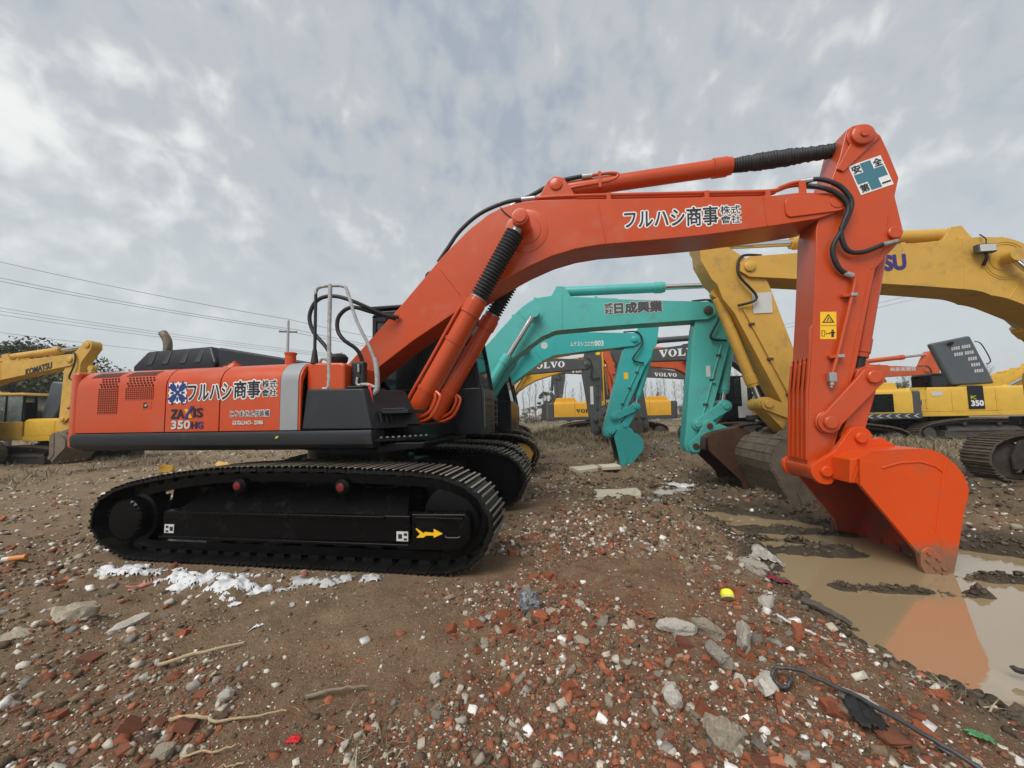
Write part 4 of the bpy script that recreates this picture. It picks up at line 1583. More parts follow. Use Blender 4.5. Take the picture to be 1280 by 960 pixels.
    k.tube([(.94, -1.27, 1.90), (.86, -1.27, 1.80), (.80, -1.28, 1.76)], .024, n=10)
    k.tube([(.93, -1.27, 1.93), (.82, -1.25, 1.97), (.70, -1.22, 1.97)], .02, n=10)
    k.build('wrapped_post', M['wrap'], hro)
    k = MB()
    k.tube([(.195, -1.33, 3.06), (.197, -1.33, 2.35)], .018, n=10)
    k.cyl((.197, -1.33, 2.40), (.197, -1.33, 2.23), .022, .045, n=12)
    k.build('black_post', M['rubber'], hro)
    mi = MB()
    mi.box(.60, .77, -1.24, -1.15, 1.955, 2.25)
    mi.build('mirror', M['rubber'], R, bevel=.03, seg=3)
    mh = MB()
    mh.tube([(.71, -1.26, 2.21), (.715, -1.262, 2.12)], .012, n=8)
    mh.tube([(.70, -1.26, 2.06), (.695, -1.262, 1.98), (.74, -1.26, 1.965)], .014, n=8)
    mh.build('mirror_bracket', M['wrap'], R)
    rb = MB()
    rb.add([(.865, -1.31, 1.96), (.895, -1.31, 1.965), (.93, -1.315, 1.80), (.945, -1.31, 1.64), (.905, -1.31, 1.64), (.895, -1.315, 1.8)], [(0, 1, 2, 5), (5, 2, 3, 4)])
    rbo = rb.build('red_ribbon', M['red'], R)
    so = rbo.modifiers.new('thick', 'SOLIDIFY')
    so.thickness = .006
    lp = MB()
    lp.lathe((.36, -1.10, 2.235), (0, 0, 1), [(0, .07), (.05, .10), (.09, .105), (.13, .07), (.14, .03)], 18)
    lp.build('work_lamp', M['charcoal'], R)
    l2 = MB()
    l2.tube([(.12, -1.15, 2.24), (.16, -1.15, 2.31), (.22, -1.15, 2.30), (.27, -1.13, 2.24)], .018, n=8)
    l2.build('wrapped_cable', M['wrap'], R)
    # cab on the far side of the boom
    cab(R, -.12, 1.75, .48, 1.46, 1.28, 3.36, 'cabblack')
    cg = MB()
    cg.box(-.15, 1.45, .46, 1.48, 3.37, 3.43)
    cg.build('roof_guard', M['cabblack'], R, bevel=.02)
    cs = MB()
    cs.box(-.05, .15, .50, .98, 3.16, 3.33)
    cs.build('cab_visor', M['cabblack'], R, bevel=.02)
    for x in (.82, 1.0):
        w = MB()
        w.box(x, x + .15, .474, .478, 1.36, 1.45)
        w.build('notice_sticker', M['offwhite'], R)
    g = MB()
    for k in range(5):
        g.box(1.79, 1.81, .52, 1.42, 1.45 + k * .1, 1.465 + k * .1)
    g.box(1.78, 1.80, .5, .53, 1.4, 1.95)
    g.box(1.78, 1.80, 1.41, 1.44, 1.4, 1.95)
    g.build('front_guard', M['dgrey'], R)

    # --- boom
    bo = MB()
    outline = [(-.07, 2.359), (.745, 3.171), (1.35, 3.82), (1.47, 3.935), (1.767, 4.205), (2.06, 4.41), (2.25, 4.485), (2.427, 4.52), (2.61, 4.538), (2.796, 4.535), (3.55, 4.462), (4.905, 4.333), (5.717, 4.26), (6.016, 4.266), (6.278, 4.225),
               (6.39, 4.20), (6.46, 4.13), (6.475, 4.05), (6.43, 3.98), (6.36, 3.95), (6.184, 3.905), (5.727, 3.868), (4.877, 3.825), (4.489, 3.82), (3.578, 3.82), (3.262, 3.794), (2.938, 3.723), (2.608, 3.600), (2.37, 3.49), (2.123, 3.365),
               (1.9, 3.235), (1.661, 3.085), (.928, 2.65), (.394, 2.28), (.16, 2.085), (.02, 1.95), (-.16, 1.94), (-.24, 2.08)]
    bo.prism(outline, -.26, .26)
    boom = bo.build('boom', OR, R, bevel=.014)
    Y = -.26
    # raised end plate, weld seams, bosses
    pd = MB()
    pd.prism(arc(6.40, 4.075, .105, -80, 95, 8) + [(5.99, 4.205)] + arc(5.90, 4.13, .07, 95, 180, 4) + arc(5.90, 4.02, .07, 180, 265, 4), Y - .022, Y)
    pd.build('end_plate', OR, boom, bevel=.008)
    wd = MB()
    wd.tube([(3.57, Y - .001, 4.44), (3.653, Y - .001, 3.85)], .007, n=6, smooth=False)
    wd.tube([(1.349, Y - .001, 3.665), (1.64, Y - .001, 3.28)], .007, n=6, smooth=False)
    wd.tube([(5.60, Y - .001, 4.26), (5.62, Y - .001, 3.88)], .007, n=6, smooth=False)
    wd.build('weld_seam', OR, boom)
    bs = MB()
    bs.lathe((2.60, Y, 4.11), (0, -1, 0), [(0, .30), (.006, .30), (.009, .285), (.009, .20), (.02, .19), (.02, .16)], 36)
    bs.build('boss', OR, boom)
    bs = MB()
    bs.lathe((2.556, Y - .0, 4.15), (0, -1, 0), [(0, .11), (.33, .11), (.335, .085), (.36, .085), (.362, .05)], 24)
    bs.build('pin', OR, boom)
    ring_pin((6.40, 4.085), Y - .02, -1, .075, .012, OR, boom)
    ft = MB()
    ft.cyl((0.0, -.42, 2.12), (0.0, .42, 2.12), .10, n=24)
    ft.build('foot_pin', BK, boom)
    # hard pipes along the top with clamps
    for k, (y, pr) in enumerate(((-.20, .024), (-.11, .022))):
        p = MB()
        o = .012 * k
        p.tube([(2.70, y, 4.60 + o), (3.069, y, 4.585 + o), (3.715, y, 4.53 + o), (4.905, y, 4.42 + o), (5.687, y, 4.35 + o), (5.83, y, 4.38 + o), (5.966, y, 4.42 + o), (6.10, y, 4.425 + o)], pr, n=10)
        p.build('hydraulic_pipe', OR, boom)
    for x, z in ((3.72, 4.50), (4.95, 4.385), (5.67, 4.31)):
        c = MB()
        c.box(x - .03, x + .03, -.24, -.07, z - .07, z + .045)
        co = c.build('pipe_clamp', OR, boom, bevel=.008)
        b2 = MB()
        b2.cyl((x, -.155, z + .045), (x, -.155, z + .075), .014, n=8)
        b2.build('bolt', M['galv'], co)
    br = MB()
    br.box(6.02, 6.10, -.245, -.225, 4.20, 4.42)
    br.build('pipe_bracket', OR, boom, bevel=.004)
    for pts, r in (([(1.30, -.2, 3.80), (1.45, -.2, 4.0), (1.631, -.2, 4.235), (1.929, -.2, 4.46), (2.30, -.2, 4.585), (2.55, -.2, 4.60)], .028),
                   ([(2.379, -.1, 4.585), (2.671, -.1, 4.708), (3.0, -.1, 4.85), (3.3, -.1, 4.895), (3.464, -.1, 4.896)], .03)):
        h = MB()
        h.tube(pts, r, n=10)
        h.build('hose', M['rubber'], boom)
    for pts, r in (([(2.53, -.2, 4.602), (2.72, -.2, 4.602)], .031), ([(2.36, -.1, 4.575), (2.44, -.1, 4.61)], .034), ([(3.38, -.1, 4.894), (3.52, -.1, 4.894)], .036)):
        fit = MB()
        fit.tube(pts, r, n=10)
        fit.build('hose_fitting', M['galv'], boom)
    p = MB()
    p.tube([(3.50, -.1, 4.894), (3.75, -.1, 4.90), (3.87, -.1, 4.87), (3.80, -.1, 4.80), (3.569, -.1, 4.775), (3.2, -.1, 4.745), (3.12, -.05, 4.72)], .022, n=10)
    p.box(3.60, 3.64, -.13, -.07, 4.70, 4.93)
    p.build('cylinder_feed_pipe', OR, boom)
    grn = MB()
    grn.tube([(2.24, Y - .012, 4.48), (2.30, Y - .014, 4.40), (2.42, Y - .016, 4.29), (2.50, Y - .03, 4.22)], .007, n=6)
    grn.build('grease_line', M['rubber'], boom)
    lug = MB()
    lug.prism([(2.70, 4.5), (3.35, 4.44), (3.22, 4.70), (3.13, 4.86), (3.0, 4.90), (2.90, 4.84), (2.80, 4.66)], -.19, .19)
    lug.build('cylinder_lug', OR, boom, bevel=.012)
    ring_pin((3.02, 4.775), -.19, -1, .085, .025, OR, boom)
    # writing on the boom
    u = (1, 0, -.052)
    v = (.03, 0, 1)
    lettering('フルハシ商事', (3.90, Y - .001, 4.005), u, v, 1.155, .25, M['ink'], boom, bold=.018, outline=M['white'], out_w=.10)
    lettering('株式', (5.085, Y - .001, 4.075), u, v, .235, .115, M['ink'], boom, bold=.010, outline=M['white'], out_w=.11)
    lettering('會社', (5.085, Y - .001, 3.955), u, v, .235, .105, M['ink'], boom, bold=.010, outline=M['white'], out_w=.11)
    # boom cylinders with bellows and feed pipes
    for s in (-1, 1):
        c = cylinder(R, (.933, 1.45), (2.556, 4.15), s * .45, .122, .625, 'orange', bell=True, name='boom_cylinder', rod='steel')
        a, b = Vector((.933, s * .45, 1.45)), Vector((2.556, s * .45, 4.15))
        d = (b - a).normalized()
        q = MB()
        off = Vector((-d.z, 0, d.x)) * .15 + Vector((0, -.05, 0))
        q.tube([a + d * 1.78 + off * .8, a + d * 1.70 + off, a + d * .9 + off, a + d * .35 + off, a + d * .2 + off * .7], .022, n=8)
        off2 = Vector((d.z, 0, -d.x)) * .15 + Vector((0, -.05, 0))
        q.tube([a + d * .18 + off2 * .6, a + d * .34 + off2 * 1.3, a + d * .52 + off2 * 1.25, a + d * .60 + off2 * .9], .024, n=8)
        q.tube([a + d * .12 + off2 * .8, a + d * .32 + off2 * 1.75, a + d * .58 + off2 * 1.6, a + d * .62 + off2 * .9], .024, n=8)
        q.build('feed_pipe', OR, c)
        for t in (.55, 1.3):
            q = MB()
            q.lathe(a + d * t, d, [(0, .12), (.002, .134), (.045, .134), (.047, .12)], 22)
            q.build('clamp_band', OR, c)
        g = MB()
        g.lathe(a + d * 1.97, d, [(0, .118), (.004, .126), (.02, .126), (.024, .118)], 22)
        g.build('bellows_clip', M['galv'], c)
        g = MB()
        n1, n2 = Vector((-d.z, 0, d.x)), Vector((0, 1, 0))
        g.box(-.2, .2, -.11, .11, -.18, .02, Matrix.Translation(a))
        g.build('cylinder_bracket', OR if s < 0 else BK, R, bevel=.02)
    # hoses from the house to the boom
    for pts in ([(.702, -.3, 2.98), (.55, -.42, 3.03), (.206, -.6, 3.191), (-.097, -.6, 3.28), (-.33, -.6, 3.228), (-.436, -.6, 3.019), (-.369, -.6, 2.788), (-.169, -.6, 2.56), (-.02, -.6, 2.3), (.0, -.6, 2.1)],
                [(.75, -.3, 3.0), (.445, -.45, 3.05), (.207, -.6, 3.101), (.017, -.6, 2.99), (-.004, -.6, 2.802), (.094, -.6, 2.652), (.25, -.5, 2.5), (.3, -.4, 2.2)]):
        h = MB()
        h.tube(pts, .027, n=10)
        h.build('hose', M['rubber'], R)
    h = MB()
    h.tube([(1.05, .1, 3.45), (1.0, .1, 3.72), (1.1, .1, 3.78), (1.2, .1, 3.66)], .022, n=8)
    h.build('hose', M['rubber'], R)
    # --- arm cylinder
    c = cylinder(R, (3.02, 4.775), (6.756, 4.915), 0, .112, .625, 'orange', bell=False, name='arm_cylinder', rod='steel')
    a, b = Vector((3.02, 0, 4.775)), Vector((6.756, 0, 4.915))
    d = (b - a).normalized()
    L = (b - a).length
    prof = []
    t = L * .63
    rr = random.Random(5)
    while t < L - .17:
        r0 = .098 + rr.uniform(-.006, .006) + .012 * math.sin(t * 5)
        prof += [(t, r0 - .012), (t + .012, r0), (t + .022, r0)]
        t += .034
    bb = MB()
    bb.lathe(a, d, prof, 24)
    bb.build('bellows', M['bellows'], c, angle=75)
    # --- arm
    am = MB()
    out = [(6.59, 4.942), (6.62, 5.03), (6.69, 5.075), (6.769, 5.085), (6.85, 5.045), (6.981, 4.908), (7.047, 4.682), (7.128, 4.346), (7.067, 4.122), (7.12, 3.667), (7.04, 3.52), (6.94, 3.42), (6.79, 3.25), (6.763, 3.15), (6.634, 2.658), (6.485, 2.059), (6.381, 1.77),
           (6.217, 1.214), (6.16, .95), (6.08, .80), (5.98, .765), (5.90, .82), (5.885, .95), (5.896, 1.05), (5.961, 1.789), (6.017, 2.204), (6.084, 2.762), (6.138, 3.257), (6.19, 3.80), (6.26, 4.05), (6.40, 4.40), (6.52, 4.70)]
    am.prism(out, -.21, .21)
    arm = am.build('arm', OR, R, bevel=.014)
    Y = -.21
    lp = MB()
    lp.prism(arc(6.756, 4.912, .155, 40, 215, 10) + [(6.46, 4.53), (6.53, 4.485), (6.96, 4.875)], Y - .025, Y)
    lp.build('lug_plate', OR, arm, bevel=.008)
    for p, r, dep in (((6.756, 4.912), .125, .055), ((6.756, 4.912), .05, .075), ((7.01, 3.66), .075, .04), ((6.01, .866), .09, .05)):
        ring_pin(p, Y - (.02 if p[1] > 4 else 0), -1, r, dep, OR, arm)
    wd = MB()
    wd.tube([(6.72, Y - .001, 3.2), (6.43, Y - .001, 2.07), (6.15, Y - .001, 1.05)], .008, n=6, smooth=False)
    wd.tube([(6.98, Y - .001, 3.9), (6.90, Y - .001, 3.50), (6.74, Y - .001, 3.25)], .007, n=6)
    wd.build('weld_seam', OR, arm)
    # corner wear bars at the lower end, inner face
    for y in (-.195, -.105, -.01, .09, .185):
        wb = MB()
        z1 = 2.62 if y < -.15 else 2.25
        wb.prism([(5.90, .98), (5.90, 1.05), (5.958, 1.789), (6.014, 2.204), (6.07, z1), (6.03, z1 - .06), (5.985, 2.15), (5.93, 1.76), (5.872, 1.05), (5.87, .98)], y - .018, y + .018)
        wb.build('wear_bar', OR, arm, bevel=.006)
    sv = MB()
    sv.cyl((5.995, -.30, .866), (5.995, .30, .866), .125, n=22)
    sv.build('hinge_sleeve', OR, arm, bevel=.01)
    hb = MB()
    hb.lathe((6.123, Y, 1.423), (0, -1, 0), [(0, .135), (.03, .135), (.04, .12)], 24)
    hb.build('link_boss', OR, arm)
    p = MB()
    p.tube([(6.50, Y - .045, 3.17), (6.528, Y - .045, 3.10), (6.462, Y - .045, 2.85), (6.345, Y - .045, 2.446), (6.245, Y - .045, 2.12), (6.205, Y - .045, 2.0)], .021, n=10)
    p.build('hydraulic_pipe', OR, arm)
    for x, z in ((6.455, 2.93), (6.262, 2.20)):
        c = MB()
        c.box(x - .075, x + .005, Y - .06, Y, z - .02, z + .02)
        c.cur = 1
        c.box(x + .005, x + .075, Y - .075, Y - .005, z - .018, z + .022)
        c.build('pipe_clamp', [OR, M['galv']], arm, bevel=.006)
    vl = MB()
    vl.box(6.155, 6.235, Y - .075, Y - .015, 1.90, 2.01)
    vl.cyl((6.19, Y - .045, 1.90), (6.185, Y - .045, 1.86), .028, n=8)
    vl.cyl((6.185, Y - .045, 1.86), (6.18, Y - .045, 1.83), .017, n=8)
    vl.build('stop_valve', M['galv'], arm, bevel=.006)
    for pts in ([(6.10, -.2, 4.425), (6.22, -.25, 4.415), (6.352, -.29, 4.335), (6.47, -.30, 4.22), (6.54, -.30, 4.03), (6.43, -.30, 3.76), (6.306, -.28, 3.506), (6.36, -.27, 3.27), (6.47, -.255, 3.18)],
                [(6.10, -.11, 4.43), (6.20, -.28, 4.30), (6.383, -.31, 4.179), (6.495, -.31, 3.985), (6.40, -.30, 3.71), (6.457, -.28, 3.48), (6.622, -.27, 3.438), (6.836, -.27, 3.506), (6.98, -.26, 3.535)]):
        h = MB()
        h.tube(pts, .027, n=10)
        h.build('hose', M['rubber'], arm)
    for pts in ([(6.06, -.2, 4.43), (6.18, -.235, 4.42)], [(6.12, -.15, 4.40), (6.19, -.25, 4.32)], [(6.42, -.255, 3.205), (6.51, -.255, 3.165)]):
        f = MB()
        f.tube(pts, .032, n=10)
        f.build('hose_fitting', M['galv'], arm)
    f = MB()
    f.tube([(6.84, -.27, 3.508), (7.0, -.26, 3.54)], .031, n=10)
    f.build('hose_fitting', M['steel'], arm)
    c = cylinder(R, (7.0, 3.60), (6.609, 1.94), 0, .082, .84, 'orange', bell=False, name='bucket_cylinder', rod='rubber', rod_r=.06)
    links(R, (6.123, 1.423), (6.609, 1.94), (6.38, 1.246), OR, .225)
    # safety notice on the arm head
    O, U, V = Vector((6.706, Y - .003, 4.174)), Vector((.357, 0, .098)), Vector((-.109, 0, .381))
    def q(mb, a0, a1, b0, b1, lf):
        mb.add([O + U * a + V * b + Vector((0, -lf, 0)) for a, b in ((a0, b0), (a1, b0), (a1, b1), (a0, b1))], [(0, 1, 2, 3)])
        return mb
    sg = q(MB(), 0, 1, 0, 1, 0).build('safety_notice', M['white'], arm)
    cr = MB()
    for z in ((.34, .66, .04, .96), (.04, .34, .34, .66), (.66, .96, .34, .66)):
        q(cr, *z, .002)
    cr.build('notice_cross', M['safeblue'], arm)
    for ch, a, b in (('安', .05, .70), ('全', .70, .70), ('第', .05, .05), ('一', .70, .12)):
        lettering(ch, O + U * a + V * b + Vector((0, -.001, 0)), U, V, U.length * .26, V.length * (.25 if ch != '一' else .035), M['ink'], arm, bold=.02)
    O, U, V = Vector((6.129, Y - .003, 2.424)), Vector((.175, 0, -.008)), Vector((.025, 0, .333))
    q(MB(), 0, 1, 0, 1, 0).build('warning_sticker', M['sticker'], arm)
    tr_ = MB()
    def tri(pts, lf):
        tr_.add([O + U * a + V * b + Vector((0, -lf, 0)) for a, b in pts], [tuple(range(len(pts)))])
    for i in range(3):
        P = [(.12, .60), (.88, .60), (.5, .93)]
        Q = [(.24, .635), (.76, .635), (.5, .865)]
        j = (i + 1) % 3
        tri([P[i], P[j], Q[j], Q[i]], .002)
    tri([(.38, .66), (.46, .66), (.56, .78), (.5, .80)], .002)
    tri([(.58, .66), (.66, .66), (.6, .74)], .002)
    for a, b, c_, d_ in ((.08, .12, .1, .32), (.26, .30, .1, .32), (.08, .30, .1, .12), (.08, .30, .30, .32), (.40, .58, .195, .215), (.68, .84, .07, .28), (.70, .82, .29, .35), (.62, .92, .22, .26), (.04, .96, .485, .50)):
        tri([(a, c_), (b, c_), (b, d_), (a, d_)], .002)
    tri([(.34, .205), (.42, .165), (.42, .245)], .002)
    tri([(.64, .205), (.56, .245), (.56, .165)], .002)
    tr_.build('warning_symbol', M['ink'], arm)
    # --- writing on the doors
    y = -1.4515
    u, v = (1, 0, 0), (0, 0, 1)
    lettering('フルハシ', (-1.38, y, 1.835), u, v, .60, .19, M['ink'], d2, bold=.020, outline=M['white'], out_w=.11, lift=.006)
    lettering('商事', (-.745, y, 1.845), u, v, .345, .20, M['ink'], d3, bold=.018, outline=M['white'], out_w=.11, lift=.006)
    lettering('株式', (-.375, y, 1.955), u, v, .19, .09, M['ink'], d3, bold=.010, outline=M['white'], out_w=.11, lift=.006)
    lettering('會社', (-.375, y, 1.855), u, v, .19, .085, M['ink'], d3, bold=.010, outline=M['white'], out_w=.11, lift=.006)
    lettering('とりません仔装備', (-.79, y, 1.625), u, v, .52, .075, M['ink'], d3, bold=.006, outline=M['white'], out_w=.10, lift=.006)
    lettering('はねLNO- 2086', (-.745, y, 1.535), u, v, .40, .052, M['offwhite'], d3, bold=.03, lift=.006)
    lettering('ZA', (-1.605, y, 1.625), u, v, .18, .105, M['ink'], d2, bold=.035, lift=.006)
    lettering('IS', (-1.29, y, 1.635), u, v, .125, .105, M['ink'], d2, bold=.035, lift=.006)
    for pts, m in (([(-1.425, 1.618), (-1.375, 1.618), (-1.285, 1.77), (-1.325, 1.77)], 'purple'), ([(-1.42, 1.735), (-1.365, 1.735), (-1.30, 1.625), (-1.35, 1.625)], 'amber')):
        s = MB()
        s.add([(a, y - (.008 if m == 'purple' else .006), b) for a, b in pts], [(0, 1, 2, 3)])
        s.build('lettering', M[m], d2)
    lettering('350', (-1.59, y, 1.50), u, v, .26, .095, M['silver'], d2, bold=.035, lift=.006)
    lettering('H', (-1.31, y, 1.502), u, v, .07, .078, M['ink'], d2, bold=.035, lift=.006)
    lettering('G', (-1.23, y, 1.502), u, v, .075, .078, M['purple'], d2, bold=.035, lift=.006)
    # round four-fold crest: white ground, navy petals
    cx, cz, rad = -1.525, 1.93, .125
    wq, nv = MB(), MB()
    def petal(mb, ang, r0, r1, w, lf):
        pts = []
        for k in range(7):
            t = k / 6
            pts.append((r0 + (r1 - r0) * t, w * math.sin(PI * t) ** .7))
        pts += [(a, -b) for a, b in pts[-2:0:-1]]
        ca, sa = math.cos(ang), math.sin(ang)
        mb.add([(cx + a * ca - b * sa, y - lf, cz + a * sa + b * ca) for a, b in pts], [tuple(range(len(pts)))])
    for k in range(4):
        petal(wq, k * PI / 2, .0, .135, .062, .003 + .0002 * k)
        petal(wq, PI / 4 + k * PI / 2, .0, .175, .060, .0041 + .0002 * k)
        petal(nv, PI / 4 + k * PI / 2, .02, .155, .040, .0060 + .0002 * k)
        petal(nv, k * PI / 2, .045, .108, .014, .0070)
        for s in (-1, 1):
            petal(nv, PI / 4 + k * PI / 2 + s * .26, .105, .165, .013, .0072)
    nv.lathe((cx, y - .006, cz), (0, -1, 0), [(0, .03), (.002, .03)], 16)
    wq.build('crest_ground', M['white'], d2)
    nv.build('crest', M['navy'], d2)
    # --- bucket
    bucket(R, (6.0, .866), 0.0, .655, M['orange_b'], M['orange_in'], fine=True, teeth=5)
    return R


orange_excavator()


# ------------------------------------------------------------------ the other machines
YARD = 'excavators parked in the yard'
NS = -1           # near side of a machine that faces right
UR, UL, VU = (1, 0, 0), (-1, 0, 0), (0, 0, 1)


def tint_sticker(parent, x, y, z, w, h, m='offwhite', s=-1):
    mb = MB()
    mb.box(x, x + w, min(y, y + s * .004), max(y, y + s * .004), z, z + h)
    return mb.build('sticker', M[m], parent)


# teal machine next to the orange one
TEAL = dict(body='teal', cw='teal', skirt='charcoal', frame='black', hub='black')
A, bA, aA = machine('excavator', 'teal excavator with grey boxed characters on its boom and a rusty brown bucket', (-1.8, 9.8, -.15), 'teal', (.25, 2.0), (2.62, 3.93), (6.385, 3.855), (7.05, 4.50), (5.93, .822), .16, TEAL,
                    single=True, shoes=('shoe', 'grouser'), bucket_m='rustbucket', wk=.92, pin_m='darkmud', roller='yellow', detail=1, bhalf=.72, ear_m='teal', pin=(2.46, 3.98))
lettering('日成興業', (4.33, -.262, 3.90), (1, 0, -.01), VU, 1.06, .25, M['dgrey'], bA, bold=.05, outline=M['offwhite'], out_w=.10)
lettering('式', (4.10, -.262, 4.035), UR, VU, .19, .12, M['dgrey'], bA, bold=.03, outline=M['offwhite'], out_w=.09)
lettering('社', (4.10, -.262, 3.895), UR, VU, .19, .12, M['dgrey'], bA, bold=.03, outline=M['offwhite'], out_w=.09)
tint_sticker(aA, 6.28, -.21, 2.35, .09, .25)
for z in (3.2, 2.2, 1.45):
    q = MB()
    q.box(6.55 - (3.3 - z) * .14, 6.60 - (3.3 - z) * .14, -.27, -.2, z, z + .06)
    q.build('pipe_clip', M['teal'], aA, bevel=.006)
# second, smaller teal machine
B, bB, aB = machine('excavator', 'smaller bright teal excavator with white katakana on its boom and a teal bucket', (-1.65, 12.8, -.12), 'teal2', (.45, 1.95), (2.75, 3.78), (5.562, 3.85), (6.22, 4.50), (4.70, 1.0), -.42,
                    dict(body='teal2', cw='teal2', skirt='charcoal', frame='black', hub='black'), shoes=('shoe_mud', 'grouser'), wk=.88, bscale=.92, roller='yellow', bhalf=.6, pin=(2.15, 3.68), bcyl=(.65, 1.7))
lettering('ムテスシコエ竹', (3.58, -.262, 3.70), (1, 0, -.03), VU, .74, .17, M['white'], bB, bold=.012)
lettering('003', (4.34, -.262, 3.69), (1, 0, -.03), VU, .27, .17, M['white'], bB, bold=.03)
cr = MB()
cr.lathe((2.76, -.26, 3.77), (0, -1, 0), [(0, .11), (.003, .11)], 20)
cr.build('round_badge', M['offwhite'], bB)
tint_sticker(aB, 5.2, -.21, 2.62, .13, .20, 'sticker')
# grey boom machine behind the teal ones
GREYS = dict(body='yellow3', cw='dgrey', skirt='dgrey', frame='darkmud', hub='darkmud')
C_, bC, aC = machine('excavator', 'dark grey boom and upright arm with yellow bars, behind the small teal bucket', (-2.0, 17.0, -.12), 'dgrey', (.2, 2.0), (2.1, 3.62), (5.214, 3.648), (5.42, 4.50), (5.55, .85), .35, GREYS,
                     bucket_m='darkmud', wk=.85, bhalf=.62)
slab_word('VOLVO', (2.78, -.266, 3.50), (1, 0, .03), VU, 1.55, .26, M['white'], bC)
q = MB()
q.box(5.86, 5.91, -.23, -.19, 1.7, 4.2)
q.build('yellow_bar', M['yellow3'], aC)
tint_sticker(aC, 5.33, -.21, 1.95, .13, .75, 'offwhite')
tint_sticker(aC, 5.62, -.21, 4.02, .17, .38, 'sticker')
# yellow machine one row further back
D_, bD, aD = machine('excavator', 'yellow boom with a bright steel ram showing under the dark grey boom', (-1.5, 20.0, -.12), 'yellow3', (.30, 1.95), (2.35, 3.60), (5.5, 4.25), (5.62, 4.85), (5.75, 1.1), .2,
                     dict(body='yellow3', cw='yellow3', skirt='dgrey'), wk=.95, bhalf=.6)
# machines facing the other way
E_, bE, aE = machine('excavator', 'yellow excavator facing left with black boom, open engine bay and chevrons along its skirt', (11.5, 15.3, 3.05), 'dgrey', (.45, 1.9), (2.62, 3.97), (6.579, 3.85), (7.25, 4.45), (6.20, .95), .1,
                     dict(body='yellow2', cw='dgrey', skirt='dgrey', frame='darkmud', hub='darkmud'), bucket_m='darkmud', wk=.88, bhalf=.62, house_kw=dict(hood='yellow2', doors=2, top=2.2))
slab_word('VOLVO', (5.50, .266, 3.78), (-1, 0, .045), VU, 1.78, .30, M['white'], bE)
for k in range(15):
    ch = MB()
    x = 2.0 - k * .30 - .55
    ch.add([(x, 1.475, 1.27), (x - .14, 1.475, 1.335), (x - .08, 1.475, 1.335), (x + .06, 1.475, 1.27), (x - .08, 1.475, 1.205), (x - .14, 1.475, 1.205)], [(0, 1, 2, 3), (0, 3, 4, 5)])
    ch.build('chevron', M['offwhite'], E_)
sk = MB()
sk.box(-3.0, 1.75, 1.25, 1.47, 1.17, 1.37)
sk.build('long_skirt', M['dgrey'], E_, bevel=.03)
ob = MB()
ob.box(-2.1, -1.0, 1.452, 1.46, 1.42, 2.05)
ob.build('bay_shade_sheet', M['black'], E_)  # black sheet over the closed door, painted as shade of an open bay
for k in range(10):
    s = MB()
    x = -1.0 - k * .12
    s.box(x, x + .05, 1.0, 1.02, 2.22, 2.47)
    s.build('grille_slat', M['yellow2'], E_)
eg = MB()
eg.box(-1.3, -.5, 1.0, 1.3, 1.3, 1.75)
eg.build('pump_block', M['yellow3'], E_, bevel=.04)
O_, bO, aO = machine('excavator', 'orange boomed excavator facing left with a black and white cab', (10.75, 18.5, 3.02), 'orange_far', (.3, 2.0), (2.45, 3.95), (5.406, 4.168), (6.2, 4.95), (5.10, 1.1), .1,
                     dict(body='dgrey', cw='dgrey', skirt='black'), wk=.85, bhalf=.6, house_kw=dict(cabm='cabblack'), bucket_m='darkmud')
w = MB()
w.box(.18, .42, 1.452, 1.47, 1.25, 3.05)
w.box(-.05, .6, 1.452, 1.468, 1.25, 1.75)
w.build('white_door_panel', M['offwhite'], O_, bevel=.02)
tint_sticker(aO, 5.6, .21, 2.6, .16, .3, s=1)
H_, bH, aH = machine('excavator', 'yellow and grey excavator facing right, its counterweight behind the grey upright arm', (5.5, 25.5, -.12), 'dgrey', (.2, 2.0), (2.5, 4.20), (5.919, 3.83), (6.7, 4.5), (6.0, 1.0), .2, GREYS, bucket_m='darkmud', wk=.8, bhalf=.6,
                     house_kw=dict(hood='yellow3'))
slab_word('VOLVO', (3.75, -.266, 3.87), (1, 0, -.06), VU, 1.4, .23, M['white'], bH)
slab_word('VOLVO', (-1.35, -1.456, 1.62), UR, VU, 1.4, .22, M['ink'], H_)
F_, bF, aF = machine('excavator', 'yellow and grey excavator facing left with vents in its hood near the bare trees', (7.4, 26.0, 3.02), 'dgrey', (.2, 2.0), (1.5, 4.45), (3.935, 4.55), (4.35, 5.2), (4.3, 1.9), .3, GREYS, bucket_m='darkmud', wk=.75, bhalf=.55,
                     house_kw=dict(hood='yellow3'))
slab_word('VOLVO', (3.35, .266, 4.33), (-1, 0, .02), VU, 1.5, .24, M['white'], bF)
slab_word('VOLVO', (.2, 1.456, 1.62), UL, VU, 1.2, .22, M['ink'], F_)
# big ochre machine reaching in from the right
J, bJ, aJ = machine('excavator', 'ochre yellow excavator reaching in from the right, its bucket lined with worn plates', (11.693, 6.5, 3.0), 'yellow', (.2, 2.1), (3.05, 4.02), (7.12, 4.33), (7.87, 4.90), (6.15, .92), -.16,
                    dict(body='yellow', cw='yellow', skirt='charcoal', frame='darkmud', hub='darkmud'), half=.30, single=True, shoes=('shoe_mud', 'shoe_mud'), bucket_m='mudbucket', wk=1.08, bhalf=.8, plates=True, pin_m='yellow')
lettering('KOMATSU', (5.93, .304, 4.06), (-1, 0, .02), VU, 1.43, .27, M['purple'], bJ, bold=.05)
for r in (.34, .30):
    rg = MB()
    pts = [(2.95 + r * math.cos(k * PI / 16), .302, 4.12 + r * math.sin(k * PI / 16)) for k in range(33)]
    rg.tube(pts, .008, n=6, smooth=False)
    rg.build('weld_ring', M['yellow'], bJ)
lm = MB()
lm.box(3.2, 3.48, .36, .46, 4.24, 4.40)
